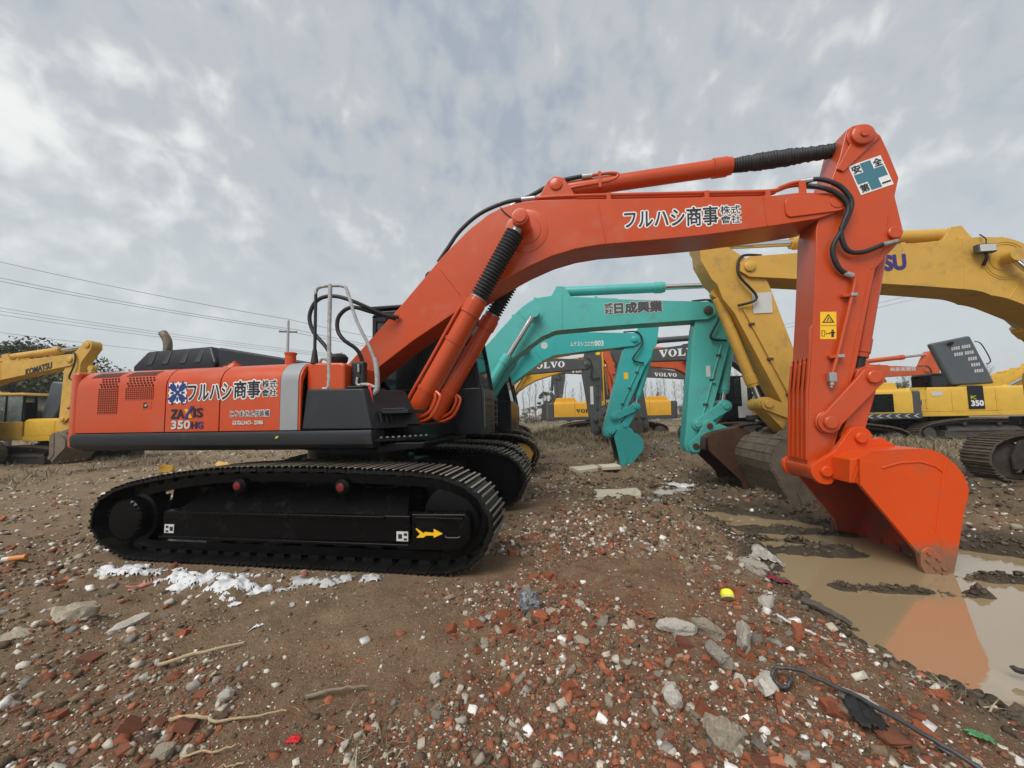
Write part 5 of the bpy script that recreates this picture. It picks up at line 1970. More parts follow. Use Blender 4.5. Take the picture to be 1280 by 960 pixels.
lm.build('work_lamp', M['dgrey'], bJ, bevel=.015)
lm = MB()
lm.box(3.22, 3.46, .462, .468, 4.26, 4.38)
lm.build('lamp_lens', M['lampglass'], bJ)
lm = MB()
lm.tube([(3.32, .33, 4.05), (3.32, .40, 4.16), (3.33, .41, 4.25)], .025, n=8)
lm.build('lamp_bracket', M['rubber'], bJ)
lm = MB()
lm.tube([(3.3, .31, 4.62), (3.3, .40, 4.50), (3.32, .41, 4.39)], .01, n=6)
lm.build('lamp_cable', M['rubber'], bJ)
tint_sticker(aJ, 6.75, .25, 3.42, .34, .40, s=1)
# striped-door machine with its hood thrown open
K, bK, aK = machine('excavator', 'yellow excavator with a slate hood raised open and a black striped side door', (19.5, 17.5, -.1), 'yellow2', (.15, 2.0), (3.1, 2.75), (6.8, 2.5), (7.6, 2.95), (7.2, -.3 + .9), .5,
                    dict(body='yellow2', cw='yellow2', skirt='yellow2', frame='darkmud', hub='darkmud'), wk=.8, house_kw=dict(hood_open=True, top=2.38, x_rear=-3.1, x_front=2.3), bucket_m='mudbucket')
hd = MB()
mm = Matrix.Translation((-.55, -1.35, 2.42)) @ Matrix.Rotation(math.radians(-62), 4, 'X') @ Matrix.Rotation(0, 4, 'Y')
hd.add([(x + .55, y, z) for x, y, z in ((.62, -1.0, 2.50), (-1.02, -1.0, 2.47), (-1.75, -1.02, 4.30), (-.15, -1.02, 4.60), (.62, -.72, 2.50), (-1.02, -.72, 2.47), (-1.75, -.78, 4.30), (-.15, -.78, 4.60))],
       [(0, 3, 2, 1), (4, 5, 6, 7), (0, 1, 5, 4), (1, 2, 6, 5), (2, 3, 7, 6), (3, 0, 4, 7)])
hdo = hd.build('raised_hood', M['hoodblue'], K, bevel=.09, seg=3)
for r_ in range(5):
    for c_ in range(2):
        if r_ >= 2 and c_ == 0:
            continue
        for k in range(4):
            t = .80 - r_ * .13
            s = .42 + c_ * .26 + k * .055
            p0 = Vector((-1.02, -1.0, 2.47)).lerp(Vector((-1.75, -1.02, 4.30)), t)
            p1 = Vector((.62, -1.0, 2.50)).lerp(Vector((-.15, -1.02, 4.60)), t)
            c = p0.lerp(p1, s) + Vector((.55, 0, 0))
            b = MB()
            b.box(c.x - .030, c.x + .030, c.y - .012, c.y - .004, c.z - .07, c.z + .07)
            b.build('hood_slot', M['silver'], hdo)
st = MB()
st.tube([(-.5, -1.02, 4.25), (-.5, -1.14, 4.25), (-.5, -1.16, 4.34)], .07, n=12)
st.build('rain_cap', M['rubber'], hdo)
hr = MB()
hr.tube([(.60, -.95, 4.35), (.85, -.95, 4.2), (1.12, -.95, 3.5), (.95, -.95, 3.35)], .02, n=8)
hr.build('grab_rail', M['rubber'], hdo)
dp = MB()
dp.box(-.40, .20, -1.466, -1.455, 1.44, 2.40)
dpo = dp.build('black_door_panel', M['cabblack'], K, bevel=.004)
lettering('PC', (-.30, -1.468, 1.84), UR, VU, .20, .15, M['lime'], dpo, bold=.03)
lettering('350', (-.30, -1.468, 1.57), UR, VU, .45, .22, M['white'], dpo, bold=.045)
lettering('U', (-2.30, -1.458, 1.62), UR, VU, .13, .22, M['purple'], K, bold=.05)
tint_sticker(K, -1.75, -1.455, 2.02, .42, .18)
dr = MB()
for z in (1.42, 1.86, 2.30):
    dr.box(-3.02, -2.45, -2.05, -2.0, z, z + .05)
for x in (-3.02, -2.50):
    dr.box(x, x + .05, -2.05, -2.0, 1.42, 2.35)
dr.box(-2.95, -2.5, -2.04, -2.02, 1.9, 2.3)
dr.box(-2.5, -2.42, -2.05, -1.40, 2.25, 2.35)
dr.box(-2.5, -2.42, -2.05, -1.40, 1.42, 1.5)
dr.build('open_door_frame', M['yellow2'], K, bevel=.006)
# distant orange machine beyond it
L_, bL, aL = machine('excavator', 'faded orange excavator with white characters on its low boom beyond the open slate hood', (16.0, 21.0, -.1), 'orange_far', (.2, 1.9), (2.5, 3.45), (5.795, 3.45), (6.25, 4.35), (5.4, 1.0), 0.0,
                     dict(body='orange_far', cw='orange_far', skirt='charcoal'), wk=.8, bhalf=.6, bucket_m='darkmud', house_kw=dict(top=2.1, with_cab=False))
lettering('㈱泉南開発', (4.06, -.266, 3.46), UR, VU, 1.25, .22, M['offwhite'], bL, bold=.02)
tint_sticker(aL, 5.72, -.21, 2.75, .18, .35)
# left edge: ochre boom, and behind it the one with the raised hood
Mx, bM, aM = machine('excavator', 'ochre yellow excavator whose folded arm comes down behind the orange counterweight', (-21.99, 13.65, -.1), 'yellow', (.9, 2.0), (4.3, 3.32), (7.36, 3.70), (7.92, 4.18), (7.22, 1.25), -.55,
                     dict(body='yellow', cw='yellow', skirt='charcoal'), wk=.66, bucket_m='mudbucket', bhalf=.5, half=.2, bscale=.66, bulge=.34)
lettering('KOMATSU', (5.72, -.205, 3.23), (1, 0, .22), (-.1, 0, 1), 1.0, .20, M['ink'], bM, bold=.05)
N_, bN, aN = machine('excavator', 'yellow excavator with a pale glass cab and raised slate hood beside the dark tree', (-19.7, 17.0, 3.1), 'yellow', (.2, 1.9), (3.0, 2.75), (6.6, 2.3), (7.4, 2.8), (7.0, .8), .4,
                     dict(body='yellow2', cw='yellow2', skirt='yellow2'), house_kw=dict(hood_open=True, top=2.05, cabm='yellow', cab_win='glass_lt'), bucket_m='mudbucket', tscale=.85, z=-.25)
hd = MB()
hd.add([(-.08, .9, 2.0), (-.6, .9, 2.0), (-1.35, .9, 3.45), (-.45, .9, 3.62), (-.08, -.5, 2.0), (-.6, -.5, 2.0), (-1.35, -.5, 3.45), (-.45, -.5, 3.62)],
       [(0, 1, 2, 3), (7, 6, 5, 4), (4, 5, 1, 0), (5, 6, 2, 1), (6, 7, 3, 2), (7, 4, 0, 3)])
hd.build('raised_hood', M['hoodblue'], N_, bevel=.06)


# ------------------------------------------------------------------ rubble
def hull_mesh(pts):
    bm = bmesh.new()
    for p in pts:
        bm.verts.new(p)
    r = bmesh.ops.convex_hull(bm, input=bm.verts)
    dele = [g for g in r['geom_interior'] + r['geom_unused'] if isinstance(g, bmesh.types.BMVert)]
    bmesh.ops.delete(bm, geom=list(set(dele)), context='VERTS')
    bmesh.ops.triangulate(bm, faces=bm.faces)
    bm.verts.index_update()
    v = np.array([tuple(a.co) for a in bm.verts])
    f = np.array([[b.index for b in a.verts] for a in bm.faces])
    bm.free()
    return v, f


def rock_variant(rg, n, sq):
    p = rg.normal(size=(n, 3))
    p /= np.linalg.norm(p, axis=1)[:, None]
    p = np.sign(p) * np.abs(p) ** sq
    p *= np.array([1, rg.uniform(.65, .95), rg.uniform(.45, .75)])
    return hull_mesh([tuple(a) for a in p * .5])


def brick_variant(rg):
    sx, sy, sz = 1.0, rg.uniform(.5, .9), rg.uniform(.35, .55)
    pts = []
    for a in (-1, 1):
        for b in (-1, 1):
            for c in (-1, 1):
                k = rg.uniform(.12, .35, 3) if rg.random() < .6 else rg.uniform(.02, .08, 3)
                for d in range(3):
                    q = np.array([a, b, c], float)
                    q[d] *= 1 - k[d]
                    pts.append(tuple(q * .5 * np.array([sx, sy, sz])))
    # one end broken off at a slant
    cut = rg.uniform(.1, .45)
    pts = [(min(p[0], cut + rg.uniform(-.1, .1)), p[1], p[2]) for p in pts]
    return hull_mesh(pts)


RV = [rock_variant(RNG, 9 + i % 5, .8) for i in range(10)]
RB = [rock_variant(RNG, 22, .75) for i in range(8)]
BV = [brick_variant(RNG) for i in range(9)]


def scatter_ok(x, y):
    th = -.163
    lx = (x + 2.28) * math.cos(th) + (y - 5.817) * math.sin(th)
    ly = -(x + 2.28) * math.sin(th) + (y - 5.817) * math.cos(th)
    under = (np.abs(lx) < 2.55) & (np.abs(np.abs(ly) - 1.3) < .33)
    return ~under & (poly_sd(x, y, POND) > -.02) & ((x - 0) ** 2 + y ** 2 > .5)


def density(x, y, lo=.10):
    a = .35 + .9 * red_zone(x, y)
    a = a + .6 * np.exp(-(((x + 2.6) / 1.5) ** 2 + ((y - 2.3) / .6) ** 2)) + .5 * np.exp(-(((x + 4.0) / 1.2) ** 2 + ((y - 3.2) / .5) ** 2))
    a = a * (lo + 1.45 * sstep(-.30, .42, fbm(x * 1.0, y * 1.0, 201, 4)))
    return a


def sample_points(n, rmin, rmax, power, lo=.10):
    """points in the view wedge and beyond its sides; denser close by"""
    out = []
    while sum(len(o) for o in out) < n:
        k = n * 3
        r = rmin * (rmax / rmin) ** (RNG.random(k) ** power)
        a = np.radians(RNG.uniform(-74, 74, k))
        x, y = np.sin(a) * r, np.cos(a) * r
        keep = scatter_ok(x, y) & (RNG.random(k) < density(x, y, lo) / 1.6)
        out.append(np.stack([x[keep], y[keep]], -1))
    return np.concatenate(out)[:n]


def rand_rot(n, tilt):
    yaw, a, b = RNG.uniform(0, 2 * PI, n), RNG.normal(0, tilt, n), RNG.normal(0, tilt, n)
    cy, sy, ca, sa, cb, sb = np.cos(yaw), np.sin(yaw), np.cos(a), np.sin(a), np.cos(b), np.sin(b)
    Rz = np.zeros((n, 3, 3)); Rz[:, 0, 0] = cy; Rz[:, 0, 1] = -sy; Rz[:, 1, 0] = sy; Rz[:, 1, 1] = cy; Rz[:, 2, 2] = 1
    Rx = np.zeros((n, 3, 3)); Rx[:, 0, 0] = 1; Rx[:, 1, 1] = ca; Rx[:, 1, 2] = -sa; Rx[:, 2, 1] = sa; Rx[:, 2, 2] = ca
    Ry = np.zeros((n, 3, 3)); Ry[:, 1, 1] = 1; Ry[:, 0, 0] = cb; Ry[:, 0, 2] = sb; Ry[:, 2, 0] = -sb; Ry[:, 2, 2] = cb
    return Rz @ Rx @ Ry


def stone_colors(n, red, pale=.5):
    base = np.array([(.40, .35, .275), (.50, .455, .38), (.25, .23, .205), (.68, .665, .63), (.31, .265, .205)])
    c = base[RNG.choice(5, n, p=[.29, .25, .17, .16, .13])]
    br = np.array([(.27, .088, .042), (.33, .12, .06), (.20, .07, .038), (.25, .11, .062)])[RNG.integers(0, 4, n)]
    so = np.array([(.13, .09, .055), (.17, .12, .075), (.10, .07, .044)])[RNG.integers(0, 3, n)]
    isred = RNG.random(n) < red
    issoil = (~isred) & (RNG.random(n) < 1 - pale)
    c = np.where(isred[:, None], br, c)
    c = np.where(issoil[:, None], so, c)
    return c * RNG.uniform(.72, 1.2, (n, 1))


def joined(name, variants, P, S, R, Cc, m, label, cat):
    Vs, Fs, Cs, off = [], [], [], 0
    which = RNG.integers(0, len(variants), len(P))
    for k, (v, f) in enumerate(variants):
        idx = np.where(which == k)[0]
        if not len(idx):
            continue
        vv = np.einsum('nij,vj->nvi', R[idx], v) * S[idx][:, None, None] + P[idx][:, None, :]
        ff = f[None] + (np.arange(len(idx)) * len(v))[:, None, None] + off
        Vs.append(vv.reshape(-1, 3))
        Fs.append(ff.reshape(-1, 3))
        Cs.append(np.repeat(Cc[idx], len(v), 0))
        off += len(idx) * len(v)
    V, F, Cv = np.concatenate(Vs), np.concatenate(Fs), np.concatenate(Cs)
    me = bpy.data.meshes.new(name)
    me.vertices.add(len(V))
    me.vertices.foreach_set('co', V.ravel())
    me.loops.add(F.size)
    me.loops.foreach_set('vertex_index', F.ravel())
    me.polygons.add(len(F))
    me.polygons.foreach_set('loop_start', np.arange(len(F)) * 3)
    me.update(calc_edges=True)
    at = me.attributes.new('tone', 'FLOAT_COLOR', 'POINT')
    at.data.foreach_set('color', np.concatenate([Cv, np.ones((len(Cv), 1))], 1).astype(np.float32).ravel())
    me.materials.append(m)
    o = bpy.data.objects.new(name, me)
    COL.objects.link(o)
    return tag(o, label, cat, kind='stuff')


PEBBLE = mat('crushed_stone', (1, 1, 1), .85, var=.22, vscale=60, attr='tone', bump=.3, bscale=160, spec=.3)
for name, n, rmin, rmax, pw, smin, smax, vs, pale, lab in (
        ('pebbles', 76000, .9, 7.5, .95, .0045, .017, RV, .5, 'crushed brick, grit and small stones covering the earth'),
        ('clods', 16000, 1.2, 12.0, .95, .014, .040, RV, .34, 'lumps of earth and small stones over the yard'),
        ('far_rubble', 15000, 4.5, 26.0, .85, .02, .075, RV + BV, .55, 'pale chips and lumps strewn over the middle of the yard'),
        ('coarse_rubble', 5000, 1.4, 24.0, .9, .025, .07, RV + BV, .5, 'scattered lumps of stone and brick across the yard')):
    xy = sample_points(n, rmin, rmax, pw, .55 if name in ('pebbles', 'far_rubble') else .12)
    s = smin * (smax / smin) ** (RNG.random(n) ** 1.7)
    s = s * (1 + .05 * np.hypot(xy[:, 0], xy[:, 1]))
    z = ground_z(xy[:, 0], xy[:, 1])
    rz = red_zone(xy[:, 0], xy[:, 1])
    joined(name, vs, np.stack([xy[:, 0], xy[:, 1], z + s * .02], -1), s, rand_rot(n, .4), stone_colors(n, .10 + .40 * rz, pale), PEBBLE, lab, 'rubble')

# clods of dark mud thrown up round the puddles
n = 7000
xy = np.stack([RNG.uniform(-.3, 9.5, n * 4), RNG.uniform(4.2, 14.5, n * 4)], -1)
keep = scatter_ok(xy[:, 0], xy[:, 1]) & (RNG.random(len(xy)) < np.clip(fbm(xy[:, 0] * .9, xy[:, 1] * 1.4, 401, 3) * 1.5 + .35, .03, 1))
xy = xy[keep][:n]
bars = []
for (ax, ay), (bx, by), w, h in MUDBARS:
    t = RNG.random(130)
    bars.append(np.stack([ax + (bx - ax) * t + RNG.normal(0, w * .5, 130), ay + (by - ay) * t + RNG.normal(0, w * .5, 130)], -1))
# crumbled mud along the water line
for i in range(len(POND)):
    a_, b_ = POND[i], POND[(i + 1) % len(POND)]
    t = RNG.random(90)[:, None]
    bars.append(a_ + (b_ - a_) * t + RNG.normal(0, .12, (90, 2)))
xy = np.concatenate([xy] + bars)
n = len(xy)
s = .015 * (.10 / .015) ** (RNG.random(n) ** 1.8)
joined('mud_clods', RV, np.stack([xy[:, 0], xy[:, 1], ground_z(xy[:, 0], xy[:, 1]) + s * .08], -1), s, rand_rot(n, .4), np.array([(.085, .066, .045)]) * RNG.uniform(.6, 1.5, (n, 1)), PEBBLE, 'dark clods of churned mud around the puddles', 'mud')

# single stones and brick pieces: the ones that can be picked out
STONE_M = [mat('pale_stone', (.52, .45, .345), .85, var=.3, vscale=26, bump=.9, bscale=60, rand=.28, spec=.3, dirt=(.15, .115, .085), dirt_amt=.4, dirt_scale=11),
           mat('grey_stone', (.41, .37, .31), .85, var=.4, vscale=26, bump=.9, bscale=60, rand=.3, spec=.3, dirt=(.13, .10, .075), dirt_amt=.35, dirt_scale=12),
           mat('whitish_stone', (.66, .61, .53), .85, var=.25, vscale=26, bump=.8, bscale=70, rand=.15, spec=.3, dirt=(.25, .2, .15), dirt_amt=.3, dirt_scale=12)]
BRICK_M = [mat('red_brick', (.29, .092, .043), .9, var=.28, vscale=20, bump=.5, bscale=70, rand=.25, spec=.25, dirt=(.13, .085, .06), dirt_amt=.35, dirt_scale=12),
           mat('dark_brick', (.21, .078, .044), .9, var=.28, vscale=20, bump=.5, bscale=70, rand=.25, spec=.25, dirt=(.11, .08, .06), dirt_amt=.4, dirt_scale=12)]


def simple_mesh(name, v, f, m, disp=.0, seed=0):
    me = bpy.data.meshes.new(name)
    me.from_pydata([tuple(a) for a in v], [], [tuple(int(i) for i in a) for a in f])
    me.materials.append(m)
    me.update()
    return me


def rough_rock(seed, stretch, m, sub=2, cut=8, name='stone'):
    """larger rock: hull cut by planes, subdivided and roughened"""
    rg = np.random.default_rng(seed)
    v, f = rock_variant(rg, cut, .7)
    bm = bmesh.new()
    vs = [bm.verts.new(tuple(a)) for a in v]
    for a in f:
        bm.faces.new([vs[i] for i in a])
    bmesh.ops.subdivide_edges(bm, edges=list(bm.edges), cuts=1, use_grid_fill=True)
    bmesh.ops.smooth_vert(bm, verts=list(bm.verts), factor=.2, use_axis_x=True, use_axis_y=True, use_axis_z=True)
    bmesh.ops.triangulate(bm, faces=bm.faces)
    bmesh.ops.subdivide_edges(bm, edges=list(bm.edges), cuts=1, use_grid_fill=True)
    bm.normal_update()
    for q in bm.verts:
        c = q.co
        d = float(fbm(np.array([c.x * 5 + seed]), np.array([c.y * 5 + c.z * 7]), seed, 3)[0])
        q.co = c + q.normal * d * .13
    me = bpy.data.meshes.new(name)
    bm.to_mesh(me)
    bm.free()
    me.transform(Matrix.Diagonal((*stretch, 1)))
    me.materials.append(m)
    me.polygons.foreach_set('use_smooth', [True] * len(me.polygons))
    me.set_sharp_from_angle(angle=math.radians(32))
    return me


SM = [simple_mesh('stone', *RB[i % 8], STONE_M[(0, 1, 0, 2, 0, 1)[i % 6]]) for i in range(12)]
BM_ = [simple_mesh('brick_fragment', *BV[i % 9], BRICK_M[i % 2]) for i in range(10)]


def place(me, name, x, y, s, label, cat, group, sink=.36, yaw=None, tilt=.3, z=None):
    o = bpy.data.objects.new(name, me)
    COL.objects.link(o)
    gz = float(ground_z(np.array([x]), np.array([y]))[0]) if z is None else z
    zs = max(v.co.z for v in me.vertices) - min(v.co.z for v in me.vertices)
    sc3 = s if isinstance(s, tuple) else (s, s, s)
    o.location = (x, y, gz + zs * sc3[2] * (.5 - sink))
    o.rotation_euler = (random.gauss(0, tilt), random.gauss(0, tilt), random.uniform(0, 2 * PI) if yaw is None else yaw)
    o.scale = sc3
    return tag(o, label, cat, group)


def where(x, y):
    if x > 1.0 and y < 3.4:
        return 'in the brick bank beside the puddle'
    if math.hypot(x - .15, y - 3.0) < .55:
        return 'in the small heap round the grey bag'
    if x < -1.2 and y < 3.6:
        return 'on the stony slope around the dry stalks'
    if y < 3.2:
        return 'on the open soil below the grey bag'
    if x > .2 and y < 7.8:
        return 'between the near track and the puddle'
    if x < -2.8:
        return 'left of the near track and the snow'
    return 'on the trodden ground by the near track'


TONE = {0: 'buff', 1: 'grey', 2: 'whitish'}
n_st, n_br = 240, 180
pst = sample_points((n_st + n_br) * 4, 1.3, 7.5, .9)
RNG.shuffle(pst)
extra = [(random.gauss(.15, .22), random.gauss(2.97, .12)) for _ in range(46)] + [(random.gauss(1.35, .30), random.gauss(2.55, .24)) for _ in range(46)]
kst = kbr = 0
for x, y in extra + [tuple(p) for p in pst]:
    if not scatter_ok(np.array([x]), np.array([y]))[0]:
        continue
    rz = float(red_zone(np.array([x]), np.array([y]))[0])
    r = math.hypot(x, y)
    if random.random() < .15 + .6 * rz:
        if kbr >= n_br:
            continue
        kbr += 1
        s = random.choice((.03, .035, .045, .05, .06, .075, .10)) * (.8 + .08 * r) * random.uniform(.8, 1.15)
        k = random.randrange(len(BM_))
        lab = ('%s %s of broken brick %s' % ('small' if s < .06 else 'sizeable', ('bright red piece', 'dull dark red piece')[k % 2], where(x, y)))
        place(BM_[k], 'brick_fragment', x, y, s, lab, 'brick', 'broken brick pieces ' + where(x, y))
    else:
        if kst >= n_st:
            continue
        kst += 1
        s = random.choice((.03, .035, .045, .055, .08)) * (.8 + .08 * r) * random.uniform(.8, 1.2)
        k = random.randrange(len(SM))
        lab = '%s %s angular stone %s' % ('small' if s < .055 else 'sizeable', TONE[(0, 1, 0, 2, 0, 1)[k % 6]], where(x, y))
        place(SM[k], 'stone', x, y, (s * random.uniform(.9, 1.6), s, s * random.uniform(.8, 1.1)), lab, 'stone', 'loose stones ' + where(x, y))

# rocks that stand out
for k, (x, y, s, st, mi, lab) in enumerate((
        (1.23, 2.49, .21, (1, .85, 1.1), 1, 'blackened grey concrete lump standing upright among red brick pieces'),
        (1.31, 2.79, .22, (1.2, .8, .8), 0, 'buff concrete lump leaning on its grey neighbours beside the brick heap'),
        (1.48, 2.64, .22, (1.5, .6, .7), 1, 'long grey concrete wedge lying beside the blackened lump'),
        (1.42, 2.34, .20, (1.4, .9, .6), 2, 'flat whitish slab of stone beside the hooked black hose'),
        (.82, 2.19, .16, (1, 1, .8), 2, 'rounded pale stone alone left of the brick heap'),
        (.97, 1.96, .17, (1.1, .8, 1.2), 0, 'pale pointed boulder standing at the foot of the brick heap'),
        (1.13, 2.85, .23, (1.3, .7, .7), 2, 'whitish stone with dark specks behind the buff lump'),
        (-3.45, 3.14, .24, (1.3, .9, .8), 0, 'tan angular boulder alone on the bare slope left of the dry sticks'),
        (-3.62, 2.93, .20, (1.2, .9, .7), 0, 'pale boulder at the edge of the stony slope'),
        (-.49, 2.42, .085, (1, 1, .9), 2, 'small white stone alone on bare brown soil'),
        (-3.0, 3.12, .19, (1.5, .7, .5), 2, 'long whitish stone on the slope below the snow'),
        (1.75, 2.12, .13, (1.4, .7, .8), 2, 'white stone wedge beside the black netting'),
        (2.35, 3.95, .22, (1.4, .9, .7), 1, 'mud-caked rock at the lip of the puddle'),
        (2.02, 3.25, .16, (1.3, .8, .8), 2, 'cluster stone, white and chalky, near the puddle edge'),
        (.28, 3.02, .13, (1.0, .8, .8), 0, 'pale stone next to the crumpled plastic'),
        (.62, 2.92, .13, (1.1, .8, .8), 0, 'buff stone on bare soil right of the crumpled plastic'))):
    me = rough_rock(300 + k, st, STONE_M[mi], cut=20 + k % 7)
    place(me, 'boulder', x, y, (s * .92, s * .92, s * 1.3), lab, 'boulder', None, sink=.25, tilt=.15)
for k, (x, y, s, lab) in enumerate(((1.87, 2.71, .20, 'large whole-ended red brick lump on the bank above the puddle'), (1.02, 2.02, .17, 'half brick leaning against the pale pointed boulder'), (.18, 2.95, .17, 'brown brick lump beside the crumpled plastic'),
                                    (.98, 3.05, .17, 'rough brown brick at the head of the brick heap'), (2.3, 2.3, .20, 'red brick lying at the water edge'), (1.75, 1.9, .2, 'red brick beside the black netting'))):
    me = rough_rock(400 + k, (1.25, .8, .7), BRICK_M[k % 2], cut=9)
    place(me, 'brick_lump', x, y, s * .8, lab, 'brick', None, sink=.15, tilt=.2)

# ------------------------------------------------------------------ litter
def gz(x, y):
    return float(ground_z(np.array([x]), np.array([y]))[0])


def sheet(name, x, y, w, d, hgt, m, label, cat, seed, yaw=0.0, n=12, lift=.012):
    """crumpled film or cloth lying on the ground"""
    rg = np.random.default_rng(seed)
    u, v = np.meshgrid(np.linspace(-.5, .5, n), np.linspace(-.5, .5, n))
    rad = 1 + .35 * fbm(u * 4 + seed, v * 4, seed, 2)
    ca, sa = math.cos(yaw), math.sin(yaw)
    px, py = u * w * rad, v * d * rad
    X, Y = x + px * ca - py * sa, y + px * sa + py * ca
    Z = ground_z(X, Y) + lift + hgt * np.abs(fbm(u * 5 + 3, v * 5 + seed, seed + 7, 3)) * np.clip(1.2 - 2 * np.hypot(u, v), 0, 1)
    vs = np.stack([X, Y, Z], -1).reshape(-1, 3)
    fs = [(i * n + j, i * n + j + 1, (i + 1) * n + j + 1, (i + 1) * n + j) for i in range(n - 1) for j in range(n - 1) if np.hypot(u[i, j] + .5 / n, v[i, j] + .5 / n) < .5 + .06 * math.sin(i * 2.1 + j * 3.3)]
    mb = MB()
    mb.add([tuple(a) for a in vs], fs)
    o = mb.build(name, m, angle=25)
    sol = o.modifiers.new('thick', 'SOLIDIFY')
    sol.thickness = .004
    return tag(o, label, cat)


SNOW = mat('melting_snow', (.62, .63, .64), .6, var=.06, vscale=9, bump=.5, bscale=45, dirt=(.35, .32, .28), dirt_amt=.15, dirt_scale=14)
SNOWG = mat('dirty_snow', (.46, .46, .46), .6, var=.2, vscale=12, bump=.6, bscale=45, dirt=(.2, .17, .14), dirt_amt=.5, dirt_scale=14)


def lumps(name, x, y, w, d, n, m, label, cat, seed):
    """ragged, melting patch: a thin crust wherever the noise mask is high"""
    u, v = np.meshgrid(np.arange(-w * .85, w * .85, .013), np.arange(-d * 1.1, d * 1.1, .013))
    X, Y = x + u, y + v - .12 * u
    mask = fbm(X * 11, Y * 13, 500 + seed, 4) + .25 * fbm(X * 30, Y * 30, 540 + seed, 2) + .24 - .75 * ((u / w / .8) ** 2 + (v / d / .9) ** 2)
    hgt = np.clip(mask, 0, .5) * .07 + .018 * np.clip(fbm(X * 22, Y * 22, 560 + seed, 3), 0, 1) * (mask > 0)
    Z = ground_z(X, Y) + np.where(mask > 0, .004 + hgt, -.01)
    nn, mm_ = X.shape
    ok = (mask[:-1, :-1] > -.05) & (mask[1:, 1:] > -.05)
    ii, jj = np.where(ok)
    q = ii * mm_ + jj
    mb = MB()
    mb.add(np.stack([X, Y, Z], -1).reshape(-1, 3).tolist(), np.stack([q, q + 1, q + mm_ + 1, q + mm_], -1).tolist())
    return tag(mb.build(name, m, angle=80), label, cat, kind='stuff')


lumps('snow', -4.0, 4.22, .7, .18, 36, SNOW, 'strip of white snow below the drive sprocket of the near track', 'snow', 1)
lumps('snow', -3.25, 3.98, .75, .30, 68, SNOW, 'widest broken patch of white snow in front of the near track', 'snow', 2)
lumps('snow', -2.62, 3.88, .50, .34, 52, SNOW, 'bright snow patch under the middle of the near track', 'snow', 3)
lumps('snow', -2.02, 3.80, .50, .24, 32, SNOWG, 'greyish melting snow heap under the right half of the near track', 'snow', 4)
lumps('snow', -1.55, 3.86, .4, .16, 12, SNOWG, 'last thin scrap of grey snow along the near track', 'snow', 5)

PLASTIC = mat('thin_white_plastic', (.62, .63, .64), .3, var=.15, vscale=12)
PLASTIC_G = mat('smoky_plastic', (.10, .105, .115), .22, var=.5, vscale=22, dirt=(.5, .5, .5), dirt_amt=.45, dirt_scale=7)
CLOTHB = mat('black_netting', (.012, .012, .013), .75, var=.3, vscale=30)
GREENP = mat('green_plastic', (.06, .22, .08), .4, var=.5, vscale=20)
REDC = mat('wine_red_rag', (.19, .012, .03), .7, var=.3, vscale=20)
STRAW = mat('dry_pale_stalk', (.38, .29, .17), .75, var=.25, vscale=14, bump=.3, bscale=90)
TAN = mat('faded_pink_rubber', (.42, .185, .13), .6, var=.15, vscale=25)
SLAB = mat('cream_board', (.56, .51, .385), .8, var=.14, vscale=7, bump=.3, bscale=30, dirt=(.24, .2, .14), dirt_amt=.3, dirt_scale=5)
HOSE = mat('weathered_black_hose', (.045, .045, .047), .5, var=.4, vscale=25)

# crumpled grey bag on the little brick heap
mb = MB()
v, f = rock_variant(np.random.default_rng(77), 40, .9)
o = bpy.data.objects.new('crumpled_bag', rough_rock(77, (1, .9, 1.25), PLASTIC_G, cut=24, name='crumpled_bag'))
COL.objects.link(o)
o.location = (.10, 3.12, gz(.10, 3.12) + .075)
o.scale = (.17, .16, .19)
tag(o, 'crumpled smoky grey plastic bag on a small heap of brick pieces', 'plastic bag')
# yellow cap
mb = MB()
mb.lathe((0, 0, 0), (0, 0, 1), [(0, .046), (.004, .05), (.03, .05), (.05, .042), (.058, .02)], 20)
mb.cur = 1
mb.lathe((0, 0, -.012), (0, 0, 1), [(0, .046), (.012, .05)], 20)
o = mb.build('bottle_cap', [mat('bright_yellow_plastic', (.80, .78, .03), .35, var=.04), mat('pale_yellow_rim', (.62, .58, .22), .45, var=.05)])
o.location = (1.71, 3.25, gz(1.71, 3.25) + .04)
o.rotation_euler = (-.75, .25, 0)
tag(o, 'bright yellow plastic cap lying among brick pieces', 'cap')
# pink clog
mb = MB()
L_ = [(0, .030), (.03, .045), (.10, .052), (.17, .040), (.22, .042), (.265, .030), (.28, .010)]
rings = []
for t, w in L_:
    rings.append([(t, w * math.cos(a), .032 + (.045 if t > .12 else .018) * max(0, math.sin(a)) + .02 * min(0, math.sin(a)) * 1.2) for a in [2 * PI * k / 12 for k in range(12)]])
vs = [p for r in rings for p in r]
fs = [(i * 12 + k, i * 12 + (k + 1) % 12, (i + 1) * 12 + (k + 1) % 12, (i + 1) * 12 + k) for i in range(len(rings) - 1) for k in range(12)] + [tuple(range(11, -1, -1)), tuple(range(len(vs) - 12, len(vs)))]
mb.add(vs, fs)
clog = mb.build('clog', TAN, angle=60)
clog.scale = (.75, .75, .75)
clog.location = (-3.68, 3.80, gz(-3.68, 3.80) + .0)
clog.rotation_euler = (.1, -.1, .75)
tag(clog, 'faded pink rubber clog lying beside the snow', 'shoe')
mb = MB()
for i in range(3):
    for k in range(-1, 2):
        mb.cyl((.17 + i * .03, k * .02, .07), (.17 + i * .03, k * .02, .085), .006, n=8)
tag(mb.build('vent_hole_shade', M['hole_shade'], clog), kind='stuff')  # small dark pegs, coloured as the shade in the holes
mb = MB()
mb.tube([(.10, .05, .05), (.05, .045, .075), (-.01, 0, .085), (.05, -.045, .075), (.10, -.05, .05)], .009, n=6)
mb.build('heel_strap', TAN, clog)
